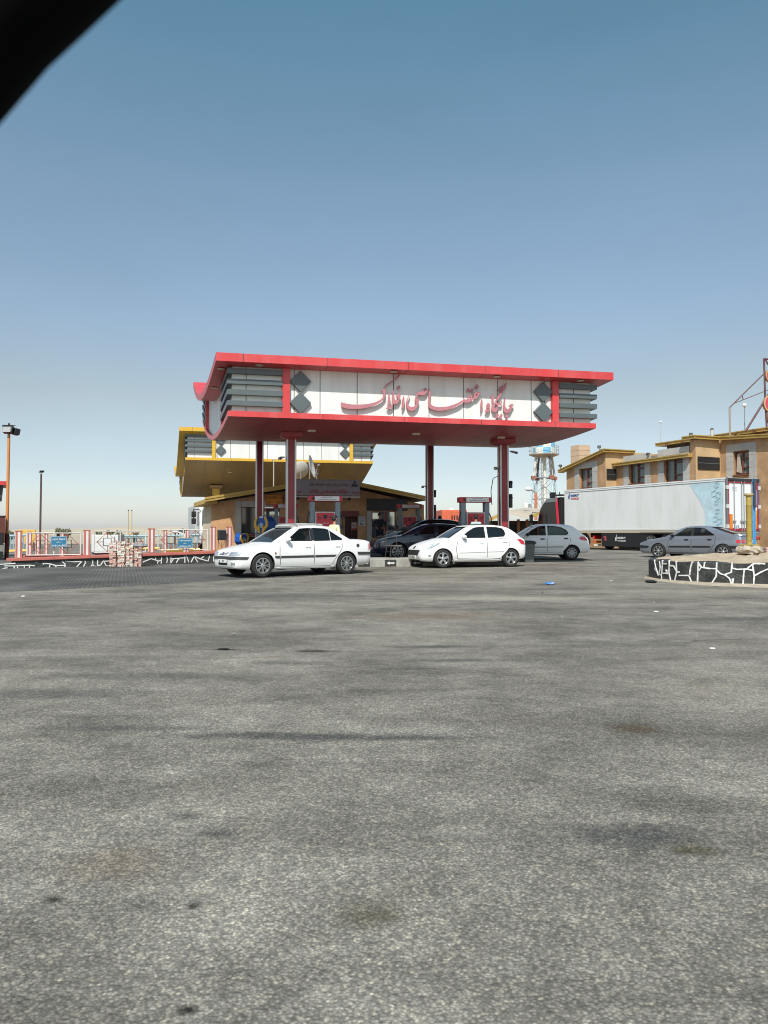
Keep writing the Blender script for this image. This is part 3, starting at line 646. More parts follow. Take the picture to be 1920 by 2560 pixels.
def car(name, label, cat, sp, front_wheel, rz, group=None):
    L, fa, wb, r, tw = sp['L'], sp['fa'], sp['wb'], sp['r'], sp.get('tw', 0.19)
    hwmax = max(s[1] for s in sp['st']); wy = hwmax - tw / 2 - 0.012
    Mz = MX.Rotation(rz, 3, 'Z'); fx, fy = front_wheel; o = V((fx, fy, 0)) - Mz @ V((fa, -(wy + tw / 2), 0))
    ctr = o + Mz @ V((L / 2, 0, 0)); t = thing(name, label, cat, (o.x, o.y, zg(ctr.y)), rz, group)
    pm = sp['paint']; st = sp['st']; X = [s[0] for s in st]
    fh, fb, fs, fc = [pchip(X, [s[k] for s in st]) for k in (1, 2, 3, 4)]
    xs = sorted(set([round(L * (i / 64), 4) for i in range(65)] + X + [X[-1] - .01, .01, .02, .06]))
    xs = [x for x in xs if x <= X[-1]]
    def section(x):
        hw, zb, zs, zc = fh(x), fb(x), fs(x), fc(x); h = zs - zb
        half = [(0.72 * hw, zb), (.90 * hw, zb + .015), (.968 * hw, zb + .13 * h), (.99 * hw, zb + .3 * h), (hw, zb + .47 * h), (.996 * hw, zb + .63 * h), (.975 * hw, zb + .84 * h), (.945 * hw, zs - .02), (.90 * hw, zs), (.70 * hw, zs + .62 * (zc - zs)), (.4 * hw, zs + .92 * (zc - zs))]
        return [V((x, 0, zb))] + [V((x, -y, z)) for y, z in half] + [V((x, 0, zc))] + [V((x, y, z)) for y, z in half[::-1]]
    mb = MB().rings([section(x) for x in xs], True, True); me0 = mesh_of(mb); bm = bmesh.new(); bm.from_mesh(me0); bvh = BVHTree.FromBMesh(bm); bm.free()
    # greenhouse
    gh = sp['gh']; GX = [g[0] for g in gh]; ft = pchip(GX, [g[1] for g in gh]); tum = sp.get('tum', 0.30)
    yb = lambda x: 0.925 * fh(x)
    def gsec(x, ins=0.0):
        zbelt = fs(x) - .015; zt = max(ft(x) - ins * .8, zbelt + .012); ze = max(zbelt + .006, zt - sp.get('crown', .055))
        ysd = lambda z: yb(x) - (z - zbelt) * tum - .12 * (z - zbelt)**2 - ins
        h = ze - zbelt; yE = ysd(ze); z0 = zbelt - .10
        half = [(yb(x) - ins, z0), (yb(x) - ins, zbelt), (ysd(zbelt + h * .35), zbelt + h * .35), (ysd(zbelt + h * .7), zbelt + h * .7), (yE, ze), (yE - .035, ze + (zt - ze) * .42), (yE * .72, zt - (zt - ze) * .18), (yE * .4, zt - .004)]
        return [V((x, 0, z0))] + [V((x, -y, z)) for y, z in half] + [V((x, 0, zt))] + [V((x, y, z)) for y, z in half[::-1]]
    gxs = sorted(set([GX[0] + (GX[-1] - GX[0]) * i / 44 for i in range(45)] + GX))
    gout = MB().rings([gsec(x) for x in gxs], True, True); gme = mesh_of(gout); bm = bmesh.new(); bm.from_mesh(gme); gbvh = BVHTree.FromBMesh(bm); bm.free()
    xr0, xr1 = sp['roof']      # roof runs between these
    inner = MB().rings([[V((p.x, p.y, p.z - (.02 if p.z < fs(x) - .1 else 0))) for p in gsec(x, .045)] for x in [GX[0] + .1 + (GX[-1] - GX[0] - .2) * i / 40 for i in range(41)]], True, True)
    side = MB()
    for w_ in sp['win']: side.prism([V((a, -2, b)) for a, b in w_], (0, 4, 0))
    zc0, zc1 = fs(GX[0]) + .035, ft(xr0) - .02; zr0, zr1 = fs(GX[-1]) + .035, ft(xr1) - .02
    yt = yb(xr0) - (zc1 - fs(xr0)) * tum - .105; yr = yb(xr1) - (zr1 - fs(xr1)) * tum - .12
    wsp = [(-(yb(GX[0]) - .14), zc0), (yb(GX[0]) - .14, zc0), (yt, zc1), (-yt, zc1)]; rwp = [(-(yb(GX[-1]) - .15), zr0), (yb(GX[-1]) - .15, zr0), (yr, zr1), (-yr, zr1)]
    xm = (xr0 + xr1) / 2
    fr = MB().prism([V((-1, a, b)) for a, b in wsp], (1 + xm - .1, 0, 0)); bk = MB().prism([V((L + 1, a, b)) for a, b in rwp], (-(L + 1 - xm - .1), 0, 0))
    me = boolean(gme, [inner, side, fr, bk]); me.materials.clear(); me.materials.append(sp.get('roofpaint', pm))
    # body with wheel wells and cabin hollow
    wells = []
    for xa in (fa, fa + wb):
        R_ = r + sp.get('gap', .05)
        for s in (-1, 1): wells.append(MB().lathe([(R_, s * (hwmax - .30)), (R_, s * (hwmax + .2))], (xa, 0, r + sp.get('lift', .0)), 'Y', 36))
    cav = MB().hexa([(xr0 - .55, -hwmax + .13, .42), (xr1 + .30, -hwmax + .13, .42), (xr1 + .30, hwmax - .13, .42), (xr0 - .55, hwmax - .13, .42)], [(xr0 - .25, -hwmax + .16, 1.3), (xr1 + .1, -hwmax + .16, 1.3), (xr1 + .1, hwmax - .16, 1.3), (xr0 - .25, hwmax - .16, 1.3)])
    me2 = boolean(me0, wells + [cav]); me2.materials.clear(); me2.materials.append(pm); me2.materials.append(M_DARK)
    for p in me2.polygons:
        c = p.center; dk = False
        for xa in (fa, fa + wb):
            d = math.hypot(c.x - xa, c.z - r - sp.get('lift', 0)); 
            if d < r + sp.get('gap', .05) + .012 and (abs(p.normal.y) < .3 or abs(c.y) < hwmax - .2) and abs(c.y) > .3: dk = True
        if xr0 - .55 < c.x < xr1 + .31 and abs(c.y) < hwmax - .12 and c.z > .40 and p.normal.z < .99 and c.z < fs(c.x) - .02 and abs(c.y) < hwmax - .125: dk = True
        if c.z < fb(c.x) + .012 and p.normal.z < -.7: dk = True
        p.material_index = 1 if dk else 0
    b = link('body', me2, t, smooth=True, angle=38)
    c = link('cabin', me, t, smooth=True, angle=38); 
    gm = sp.get('glass', M_GLASS)
    for i, w_ in enumerate(sp['win']):
        for f in 'LR':
            g = patch(MB(), gbvh, grow(w_, .012), f, -.012, .006, .09).build('window', gm[i] if isinstance(gm, list) else gm, t, smooth=True, angle=60)
            # black rubber surround
            wg, wi = grow(w_, .014), grow(w_, -.012); k = len(w_); m_ = MB()
            for j in range(k): patch(m_, gbvh, [wg[j], wg[(j + 1) % k], wi[(j + 1) % k], wi[j]], f, .003, .012, .12)
            m_.build('window_seal', sp.get('seal', M_BLACK), g, smooth=True, angle=60)
    for pl in sp.get('pillars', []):
        for f in 'LR': patch(MB(), gbvh, pl, f, .004, .012, .1).build('pillar_cover', M_BLACK, t, smooth=True, angle=60)
    patch(MB(), gbvh, grow(wsp, .02), 'F', -.010, .006, .12).build('windscreen', M_WSCR if 'wscr' not in sp else sp['wscr'], t, smooth=True, angle=60)
    patch(MB(), gbvh, grow(rwp, .02), 'B', -.010, .006, .12).build('rear_window', sp.get('rglass', M_GLASSD), t, smooth=True, angle=60)
    for f, sg in (('L', -1), ('R', 1)):
        for i, dpoly in enumerate(sp['doors']):
            mb = MB(); mb.m = 1; patch(mb, bvh, grow(dpoly, .014), f, .004, .012, .07); mb.m = 0; patch(mb, bvh, dpoly, f, .009, .012, .07)
            d = mb.build('door', [pm, M_SEAM], t, smooth=True, angle=50)
            hx, hz = sp['handles'][i]; hm = sp.get('handle_mat', pm)
            hl = MB(); q = bvh.ray_cast(*FR[f](hx, hz))[0]; hl.box(q + V((0, sg * .012, 0)), (.17, .03, sp.get('hh', .035))); hl.build('door_handle', hm, d, bevel=.01)
            if i < len(sp.get('trim', [])): patch(MB(), bvh, sp['trim'][i], f, .016, .02, .1).build('door_trim', sp.get('trim_mat', M_TRIM), d, smooth=True, angle=40)
        for nm, poly, m_, off in sp['side']:
            patch(MB(), bvh, poly, f, off, .02, .06).build(nm, m_, t, smooth=True, angle=40)
        mx, mz = sp['mirror']; mb = MB(); q = yb(mx) - .02
        mb.ball((mx, sg * (q + .10), mz), 1, 12, 8, (.075, .11, .065)); mb.box((mx + .02, sg * q, mz - .05), (.06, .12, .04)); mb.build('mirror', sp.get('mirror_mat', pm), t, smooth=True)
        for ax in (fa, fa + wb): wheel(t, ax, sg * wy, r, tw, sg, sp.get('rim', M_ALLOY), sp['style'])
    for nm, fr_, poly, m_, off in sp['front']:
        patch(MB(), bvh, poly, fr_, off, .02, .05).build(nm, m_, t, smooth=True, angle=40)
    # seats
    for nm, sx in (('front_seat', xr0 + .45), ('rear_seat', xr1 - .05)):
        for y in ((-.37, .37) if nm == 'front_seat' else (-.42, 0, .42)):
            mb = MB().box((sx, y, .80), (.16, .46, .62), rot=Euler((0, .22, 0))); mb.box((sx + .1, y, 1.17), (.09, .24, .17), rot=Euler((0, .2, 0))); mb.box((sx - .25, y, .50), (.5, .46, .16)); mb.build(nm, M_SEAT, t, bevel=.04)
    MB().lathe([(.17, 0), (.185, .01), (.17, .025), (.155, .01)], (0, 0, 0), 'Z', 20, caps=False).xf(MX.Translation((xr0 - .02, -.37, .93)) @ MX.Rotation(R(-65), 4, 'Y')).build('steering_wheel', M_BLACK, t)
    return dict(t=t, bvh=bvh, gbvh=gbvh, xr0=xr0, xr1=xr1, ft=ft, fs=fs)
def mir(poly): return [(-a, b) for a, b in poly]
def plate_text(t, bvh, poly, s, m):
    pass
def both(nm, poly, m_, off): return [(nm, 'F', poly, m_, off), (nm, 'F', mir(poly), m_, off)]

PARS = dict(pillars=[[(2.415, .97), (2.485, .97), (2.485, 1.315), (2.415, 1.315)]], L=4.53, fa=.87, wb=2.67, r=.31, tw=.195, paint=M_WHITE, style='twin', tum=.30, roof=(1.95, 3.12),
    st=[(0, .46, .38, .52, .525), (.03, .60, .28, .60, .615), (.10, .71, .22, .665, .685), (.25, .79, .205, .705, .745), (.55, .845, .20, .765, .815), (.9, .857, .20, .83, .885), (1.2, .86, .2, .885, .935), (1.5, .86, .2, .91, .925), (2.2, .862, .2, .93, .935), (3.2, .862, .2, .95, .955), (3.6, .86, .22, .965, 1.0), (3.95, .85, .24, .965, 1.01), (4.3, .83, .26, .955, 1.0), (4.44, .80, .28, .935, .975), (4.49, .76, .33, .86, .885), (4.53, .66, .42, .62, .63)],
    gh=[(1.20, .93), (1.5, 1.105), (1.95, 1.35), (2.2, 1.398), (2.6, 1.41), (2.95, 1.392), (3.12, 1.355), (3.45, 1.17), (3.78, .985)],
    win=[[(1.60, .962), (2.08, 1.290), (2.40, 1.315), (2.40, .967)], [(2.50, .967), (2.50, 1.315), (2.90, 1.295), (3.00, 1.262), (3.00, .977)], [(3.045, .98), (3.045, 1.232), (3.40, 1.012), (3.40, .99)]],
    glass=[M_GLASSC, M_GLASSD, M_GLASSD],
    doors=[[(1.42, .27), (2.44, .27), (2.44, .915), (1.40, .89), (1.38, .6)], [(2.46, .27), (3.0, .27), (3.13, .45), (3.27, .62), (3.36, .75), (3.40, .935), (2.46, .918)]],
    handles=[(2.25, .79), (3.22, .80)], trim=[[(1.40, .50), (2.43, .505), (2.43, .565), (1.40, .56)], [(2.47, .505), (3.12, .51), (3.17, .568), (2.47, .565)]],
    side=[('side_trim', [(1.235, .51), (1.375, .505), (1.375, .56), (1.225, .56)], M_TRIM, .016), ('bumper_strip', [(.015, .475), (.40, .475), (.47, .54), (.03, .56)], M_TRIM, .014), ('bumper_strip', [(3.93, .555), (4.52, .555), (4.515, .63), (3.90, .64)], M_TRIM, .014),
          ('side_skirt', [(1.28, .215), (3.10, .215), (3.12, .255), (1.26, .255)], M_WHITE, .022), ('tail_lamp', [(4.36, .68), (4.49, .68), (4.475, .86), (4.38, .88)], M_TL, .006), ('fuel_cap', ell(3.93, .82, .055, .055), M_TRIM, .004), ('fender_badge', [(1.22, .60), (1.27, .60), (1.27, .66), (1.22, .66)], mat('badge_red', (.3, .08, .06), .5), .004)],
    front=[('bumper_strip', 'F', [(-.70, .475), (.70, .475), (.70, .555), (-.70, .555)], M_TRIM, .014), ('lower_grille', 'F', [(-.27, .32), (.27, .32), (.31, .44), (-.31, .44)], M_MESHG, .004), ('number_plate', 'F', [(-.26, .385), (.26, .385), (.26, .475), (-.26, .475)], M_PLATE, .022), ('grille', 'F', [(-.26, .585), (.26, .585), (.29, .665), (-.29, .665)], M_MESHG, .004)]
        + [('grille_bar', 'F', [(-.27, z), (.27, z), (.27, z + .018), (-.27, z + .018)], M_WHITE, .014) for z in (.60, .635)] + [('grille_emblem', 'F', [(-.04, .60), (.04, .60), (.045, .66), (-.045, .66)], M_CHROME, .02)]
        + both('headlamp', [(.34, .575), (.74, .585), (.765, .68), (.55, .68), (.36, .66)], M_HL, .008) + both('fog_lamp', [(.50, .33), (.66, .335), (.66, .395), (.50, .40)], M_HL, .008),
    mirror=(1.62, 1.0))
P206 = dict(L=3.84, fa=.76, wb=2.44, r=.298, tw=.185, paint=M_WHITE, style='five', tum=.33, roof=(1.72, 3.12), gap=.045,
    st=[(0, .50, .36, .53, .54), (.04, .64, .26, .615, .64), (.12, .725, .205, .675, .72), (.3, .785, .19, .745, .805), (.6, .812, .19, .825, .90), (.95, .822, .19, .895, .975), (1.2, .826, .19, .925, .985), (1.6, .826, .19, .94, .95), (2.4, .826, .19, .965, .97), (3.0, .822, .2, .985, .995), (3.4, .80, .23, .985, 1.0), (3.65, .765, .26, .965, .985), (3.77, .72, .30, .90, .92), (3.84, .60, .40, .68, .69)],
    gh=[(1.02, .965), (1.35, 1.17), (1.72, 1.365), (2.0, 1.415), (2.4, 1.43), (2.85, 1.405), (3.12, 1.355), (3.40, 1.20), (3.66, .985)],
    win=[[(1.43, .972), (1.66, 1.16), (1.92, 1.300), (2.10, 1.330), (2.28, 1.338), (2.28, .985)], [(2.39, .988), (2.39, 1.338), (2.75, 1.322), (2.93, 1.285), (3.00, 1.22), (3.02, 1.10), (2.96, 1.03)]],
    glass=[M_GLASS, M_GLASSD], seal=M_BLACK, wscr=M_GLASSD,
    doors=[[(1.28, .30), (2.31, .28), (2.31, .935), (1.30, .905), (1.22, .62)], [(2.33, .28), (2.80, .30), (2.95, .45), (3.10, .62), (3.14, .80), (3.10, .955), (2.33, .94)]],
    handles=[(2.14, .815), (2.98, .835)], hh=.03, trim=[[(1.33, .475), (2.29, .50), (2.29, .516), (1.33, .491)], [(2.35, .502), (2.93, .517), (2.93, .531), (2.35, .518)]], trim_mat=mat('pale_grey_trim', (.42, .42, .42), .5),
    side=[('side_skirt', [(1.16, .20), (2.76, .20), (2.78, .25), (1.14, .25)], M_WHITE, .02), ('headlamp', [(.17, .60), (.36, .645), (.60, .752), (.67, .806), (.48, .80), (.27, .735)], M_HL, .008), ('tail_lamp', [(3.44, .93), (3.60, .76), (3.76, .74), (3.72, .86), (3.60, .93)], M_TL, .006), ('mud_flap', [(1.12, .12), (1.15, .12), (1.14, .26), (1.10, .28)], M_BLACK, .01), ('mud_flap', [(3.55, .14), (3.59, .14), (3.60, .28), (3.56, .30)], M_BLACK, .01), ('fog_lamp', ell(.30, .40, .05, .035), M_HL, .006)],
    front=[('lower_grille', 'F', [(-.46, .40), (.46, .40), (.60, .575), (-.60, .575)], M_MESHG, .006), ('number_plate', 'F', [(-.26, .30), (.26, .30), (.26, .40), (-.26, .40)], M_PLATE, .02), ('bonnet_emblem', 'F', [(-.05, .61), (.05, .61), (.075, .665), (.05, .70), (-.05, .70), (-.075, .665)], M_MESHG, .01), ('bonnet_emblem', 'F', [(-.02, .625), (.025, .635), (.03, .68), (-.025, .685)], M_CHROME, .014)],
    mirror=(1.50, 1.005))
TIBA = dict(L=3.93, fa=.79, wb=2.40, r=.285, tw=.175, paint=M_WHITE, style='cap', tum=.30, roof=(1.72, 3.22), rim=mat('hubcap_grey', (.30, .31, .32), .4, metal=.5),
    st=[(0, .52, .36, .55, .56), (.04, .66, .27, .63, .65), (.12, .73, .22, .69, .73), (.3, .785, .2, .76, .815), (.6, .805, .2, .835, .90), (.95, .815, .2, .90, .965), (1.2, .818, .2, .93, .975), (1.6, .818, .2, .945, .95), (2.4, .818, .2, .965, .97), (3.0, .815, .21, .985, .995), (3.45, .80, .24, .985, 1.0), (3.72, .775, .28, .955, .975), (3.84, .75, .30, .86, .88), (3.93, .64, .38, .64, .65)],
    gh=[(.98, .96), (1.3, 1.15), (1.72, 1.39), (2.0, 1.44), (2.4, 1.455), (2.9, 1.435), (3.22, 1.385), (3.50, 1.19), (3.74, .985)],
    win=[[(1.33, .985), (1.60, 1.18), (1.86, 1.325), (2.0, 1.352), (2.15, 1.362), (2.15, .992)], [(2.25, .995), (2.25, 1.362), (2.50, 1.352), (2.78, 1.30), (2.97, 1.20), (3.05, 1.10), (3.03, 1.03), (2.95, 1.012)]],
    glass=[M_GLASSC, M_GLASSD],
    doors=[[(1.24, .29), (2.19, .29), (2.19, .945), (1.26, .925), (1.2, .6)], [(2.21, .29), (2.78, .29), (2.93, .45), (3.08, .62), (3.13, .80), (3.10, .96), (2.21, .95)]],
    handles=[(2.02, .835), (2.96, .855)], hh=.055, handle_mat=M_BLACK, trim=[[(1.30, .495), (2.17, .50), (2.17, .53), (1.30, .525)], [(2.23, .50), (2.85, .51), (2.85, .535), (2.23, .53)]], trim_mat=M_BLACK,
    side=[('tail_lamp', [(3.47, .87), (3.56, .80), (3.80, .765), (3.82, .82), (3.70, .93), (3.55, .94)], M_TL, .006), ('headlamp', [(.14, .60), (.30, .64), (.46, .69), (.40, .725), (.22, .69)], M_HL, .006), ('fuel_flap', ell(3.43, .72, .085, .085), M_WHITE, .005), ('side_skirt', [(1.18, .205), (2.85, .205), (2.85, .24), (1.18, .24)], M_WHITE, .016)],
    front=[('lower_grille', 'F', [(-.4, .36), (.4, .36), (.44, .46), (-.44, .46)], M_MESHG, .006), ('number_plate', 'F', [(-.26, .46), (.26, .46), (.26, .56), (-.26, .56)], M_PLATE, .015)],
    mirror=(1.42, 1.02), mirror_mat=M_BLACK)
M_SILV = mat('silver_blue_paint', (0.25, 0.275, 0.315), 0.3, metal=0.5, coat=0.7, var=0.03)
XANT = dict(pillars=[[(2.375, .955), (2.455, .955), (2.455, 1.287), (2.375, 1.285)]], L=4.45, fa=.96, wb=2.74, r=.305, tw=.19, paint=M_SILV, style='six', tum=.32, roof=(1.98, 3.10), gap=.035,
    st=[(0, .56, .34, .53, .535), (.03, .68, .25, .60, .61), (.10, .76, .21, .65, .665), (.3, .82, .19, .71, .75), (.7, .86, .18, .785, .835), (1.1, .875, .18, .85, .905), (1.35, .877, .18, .885, .92), (1.8, .877, .18, .90, .91), (2.5, .877, .18, .92, .93), (3.3, .87, .19, .945, .965), (3.8, .85, .22, .965, 1.01), (4.15, .83, .25, .955, 1.015), (4.32, .80, .27, .945, 1.0), (4.40, .77, .32, .84, .88), (4.45, .68, .40, .60, .61)],
    gh=[(1.20, .92), (1.55, 1.10), (1.98, 1.315), (2.2, 1.36), (2.6, 1.38), (2.9, 1.365), (3.10, 1.335), (3.55, 1.17), (4.05, 1.01)],
    win=[[(1.62, .945), (2.12, 1.255), (2.36, 1.285), (2.36, .952)], [(2.47, .955), (2.47, 1.287), (2.78, 1.275), (2.90, 1.25), (3.32, 1.0), (3.30, .975)]],
    glass=[M_GLASSC, M_GLASS], seal=M_BLACK,
    doors=[[(1.45, .26), (2.39, .26), (2.39, .905), (1.43, .88), (1.40, .6)], [(2.41, .26), (3.08, .26), (3.22, .45), (3.36, .62), (3.40, .92), (2.41, .908)]],
    handles=[(2.2, .79), (3.16, .80)], hh=.06, handle_mat=M_BLACK, trim=[[(1.44, .46), (2.37, .465), (2.37, .535), (1.44, .53)], [(2.43, .465), (3.18, .47), (3.22, .54), (2.43, .535)]], trim_mat=M_BLACK,
    side=[('bumper_strip', [(.02, .43), (.48, .43), (.54, .52), (.02, .54)], M_BLACK, .012), ('bumper_strip', [(3.90, .44), (4.44, .46), (4.44, .555), (3.86, .55)], M_BLACK, .012), ('tail_lamp', [(4.20, .66), (4.42, .66), (4.42, .80), (4.22, .80)], M_TL, .006)],
    front=[('rear_lamp_strip', 'B', [(-.74, .66), (-.42, .66), (-.42, .80), (-.74, .80)], M_TL, .008), ('rear_lamp_strip', 'B', [(.42, .66), (.74, .66), (.74, .80), (.42, .80)], M_TL, .008), ('lamp_band', 'B', [(-.42, .68), (.42, .68), (.42, .78), (-.42, .78)], M_PLATE, .006), ('rear_bumper_strip', 'B', [(-.70, .45), (.70, .45), (.70, .55), (-.70, .55)], M_BLACK, .012), ('boot_lip', 'B', [(-.66, .94), (.66, .94), (.66, .97), (-.66, .97)], M_SILV, .03), ('headlamp', 'F', [(-.70, .56), (-.36, .56), (-.36, .64), (-.68, .64)], M_HL, .008), ('headlamp', 'F', [(.36, .56), (.70, .56), (.68, .64), (.36, .64)], M_HL, .008)],
    mirror=(1.60, .985), mirror_mat=M_BLACK)
M_NAVY = mat('dark_blue_paint', (0.012, 0.018, 0.045), 0.25, coat=1.0)
M_BLKP = mat('black_car_paint', (0.006, 0.006, 0.008), 0.22, coat=1.0)
def suv(paint, hz):
    k = hz / 1.58
    s = dict(L=4.5, fa=.90, wb=2.68, r=.345, tw=.22, paint=paint, style='twin', tum=.34, roof=(1.95, 3.45), gap=.05, crown=.06,
        st=[(0, .58, .44, .64, .65), (.04, .72, .34, .74, .76), (.12, .82, .28, .82, .86), (.35, .89, .26, .90, .96), (.8, .915, .26, .985, 1.06), (1.2, .92, .26, 1.04, 1.11), (1.6, .92, .26, 1.07, 1.09), (2.4, .92, .26, 1.09, 1.1), (3.2, .915, .27, 1.12, 1.13), (3.9, .90, .3, 1.13, 1.15), (4.3, .86, .34, 1.08, 1.1), (4.43, .81, .38, .98, 1.0), (4.5, .70, .46, .74, .75)],
        gh=[(1.05, 1.08), (1.5, 1.32), (1.95, 1.515), (2.3, 1.57), (2.7, 1.58), (3.1, 1.56), (3.45, 1.51), (3.9, 1.33), (4.25, 1.10)],
        win=[[(1.60, 1.10), (2.02, 1.40), (2.25, 1.46), (2.42, 1.47), (2.42, 1.115)], [(2.53, 1.118), (2.53, 1.47), (2.95, 1.465), (3.3, 1.41), (3.55, 1.27), (3.5, 1.17), (3.4, 1.145)]],
        glass=M_GLASSD, wscr=M_GLASSD, doors=[[(1.42, .36), (2.46, .36), (2.46, 1.07), (1.44, 1.04), (1.4, .7)], [(2.48, .36), (3.05, .36), (3.2, .55), (3.4, .8), (3.44, 1.1), (2.48, 1.075)]],
        handles=[(2.28, .93), (3.24, .96)], handle_mat=M_CHROME, side=[('headlamp', [(.10, .74), (.30, .775), (.52, .87), (.44, .905), (.24, .87), (.10, .80)], M_HL, .008), ('tail_lamp', [(4.1, .9), (4.42, .84), (4.38, .98), (4.15, 1.04)], M_TL, .006)],
        front=[('grille', 'F', [(-.40, .60), (.40, .60), (.48, .74), (-.48, .74)], M_MESHG, .006), ('number_plate', 'F', [(-.26, .46), (.26, .46), (.26, .56), (-.26, .56)], M_PLATE, .015)], mirror=(1.66, 1.16), mirror_mat=paint)
    s['st'] = [(a, b, c, d * k, e * k) for a, b, c, d, e in s['st']]; s['gh'] = [(a, b * k) for a, b in s['gh']]
    for q in ('win', 'doors'): s[q] = [[(a, b * k) for a, b in p] for p in s[q]]
    s['side'] = [(n, [(a, b * k) for a, b in p], m_, o) for n, p, m_, o in s['side']]; s['handles'] = [(a, b * k) for a, b in s['handles']]; s['mirror'] = (1.66, 1.16 * k)
    s['front'] = [(n, f, [(a, b * k) for a, b in p], m_, o) for n, f, p, m_, o in s['front']]
    return s
def remap(sp, f):
    sp['L'] = f(sp['L']); sp['roof'] = tuple(f(a) for a in sp['roof']); wbe = f(sp['fa'] + sp['wb']); sp['fa'] = f(sp['fa']); sp['wb'] = wbe - sp['fa']
    sp['st'] = [(f(a[0]), *a[1:]) for a in sp['st']]; sp['gh'] = [(f(a), b) for a, b in sp['gh']]
    for k in ('win', 'doors', 'trim', 'pillars'): sp[k] = [[(f(a), b) for a, b in p] for p in sp[k]]
    sp['handles'] = [(f(a), b) for a, b in sp['handles']]; sp['mirror'] = (f(sp['mirror'][0]), sp['mirror'][1]); sp['side'] = [(n, [(f(a), b) for a, b in p], m_, o) for n, p, m_, o in sp['side']]
remap(PARS, lambda x: x * .80 if x < .5 else x - .10 if x < 4.0 else 3.9 + (x - 4.0) * .86)
C1 = car('parked_car', 'white sedan with roof load and black side trim, nearest car left of centre', 'car', PARS, (-3.22, 20.5), R(36))
C2 = car('parked_car', 'white hatchback with dark tinted windows and five spoke wheels', 'car', P206, (1.93, 25.1), R(17))
C3 = car('parked_car', 'white hatchback with black door handles in the canopy shade beside the bin', 'car', TIBA, (5.15, 31.0), R(-2))
C4 = car('parked_car', 'silver sedan with dark bumpers partly hidden by the stone planter', 'car', XANT, (11.75, 33.0), R(-46))
C5 = car('parked_car', 'dark blue crossover at the pumps behind the metal chair', 'car', suv(M_NAVY, 1.47), (0.55, 30.1), R(11))
C6 = car('parked_car', 'black crossover, the farther of the two dark cars at the pumps', 'car', suv(M_BLKP, 1.68), (0.75, 33.4), R(11))
# load on the roof of the sedan, plates and fuel cap
def roofload(C):
    t = C['t']; mb = MB(); ft = C['ft']
    g = [(1.8, -.46), (2.0, -.50), (2.5, -.5), (2.85, -.46), (2.88, .4), (2.4, .46), (1.9, .5), (1.78, .35)]
    patch(mb, C['gbvh'], g, 'T', .055, .05, .08); return tag(mb.build('roof_sheet', mat('pale_grey_tarp', (.38, .38, .36), .8, var=.35, scale=5, bump=.4, bscale=9), t, smooth=True, angle=40))
roofload(C1)
for x in (1.95, 2.65): MB().tube([(x, -.60, 1.36), (x, -.5, 1.43), (x, .5, 1.43), (x, .60, 1.36)], .022, 8).build('roof_bar', M_STEEL, C1['t'])
patch(MB(), C2['gbvh'], [(1.95, -.5), (2.85, -.5), (2.85, .5), (1.95, .5)], 'T', .012, .012, .1).build('glass_roof', M_BLACK, C2['t'], smooth=True, angle=60)
for C, zz, txt in ((C1, .43, '62 ب 374'), (C2, .35, '17 د 825')):
    q = C['bvh'].ray_cast(V((-3, 0, zz)), V((1, 0, 0)))[0]
    mb = MB(); text_mb(mb, txt[:2], (q.x - .026, .16, zz), (0, -1, 0), (0, 0, 1), .055, .003); text_mb(mb, txt[-3:], (q.x - .026, -.06, zz), (0, -1, 0), (0, 0, 1), .055, .003); mb.build('plate_digits', M_BLACK, C['t'])
# ================================================================== PUMP ISLANDS, PUMPS, KIOSK
E1 = V((math.cos(YAW), math.sin(YAW), 0)); NF = V((math.sin(YAW), -math.cos(YAW), 0)); BK = -NF; UP = V((0, 0, 1))
M_STONE = mat('honey_stone', (0.50, 0.29, 0.15), 0.75, var=0.22, scale=1.6, bump=0.2, bscale=14, dirt=(0.36, 0.19, 0.08), dirtamt=0.6, dscale=0.7)
M_GREYT = mat('grey_stone_tile', (0.42, 0.41, 0.39), 0.6, var=0.12, scale=1.4)
M_GOLD = mat('gold_metal_trim', (0.47, 0.31, 0.09), 0.42, metal=0.25, var=0.12, scale=2)
M_MIRR = mat('mirrored_pane', (0.36, 0.40, 0.40), 0.06, metal=0.9)
M_BLUE = mat('blue_paint', (0.012, 0.075, 0.34), 0.4, var=0.1)
M_SIGNB = mat('blue_sign', (0.035, 0.19, 0.33), 0.45, var=0.08)
M_WTXT = mat('white_lettering', (0.75, 0.75, 0.74), 0.6)
M_PANEL = mat('pump_red', (0.50, 0.03, 0.05), 0.4, var=0.08, scale=3)
M_PGREY = mat('pump_grey_blue', (0.20, 0.245, 0.28), 0.4, var=0.08)
M_SIGNG = mat('mauve_grey_sign', (0.31, 0.28, 0.31), 0.5, var=0.05)
M_SIGNR = mat('dark_red_lettering', (0.42, 0.02, 0.035), 0.5)
M_ORNG = mat('orange_sign', (0.62, 0.23, 0.02), 0.5, var=0.08)
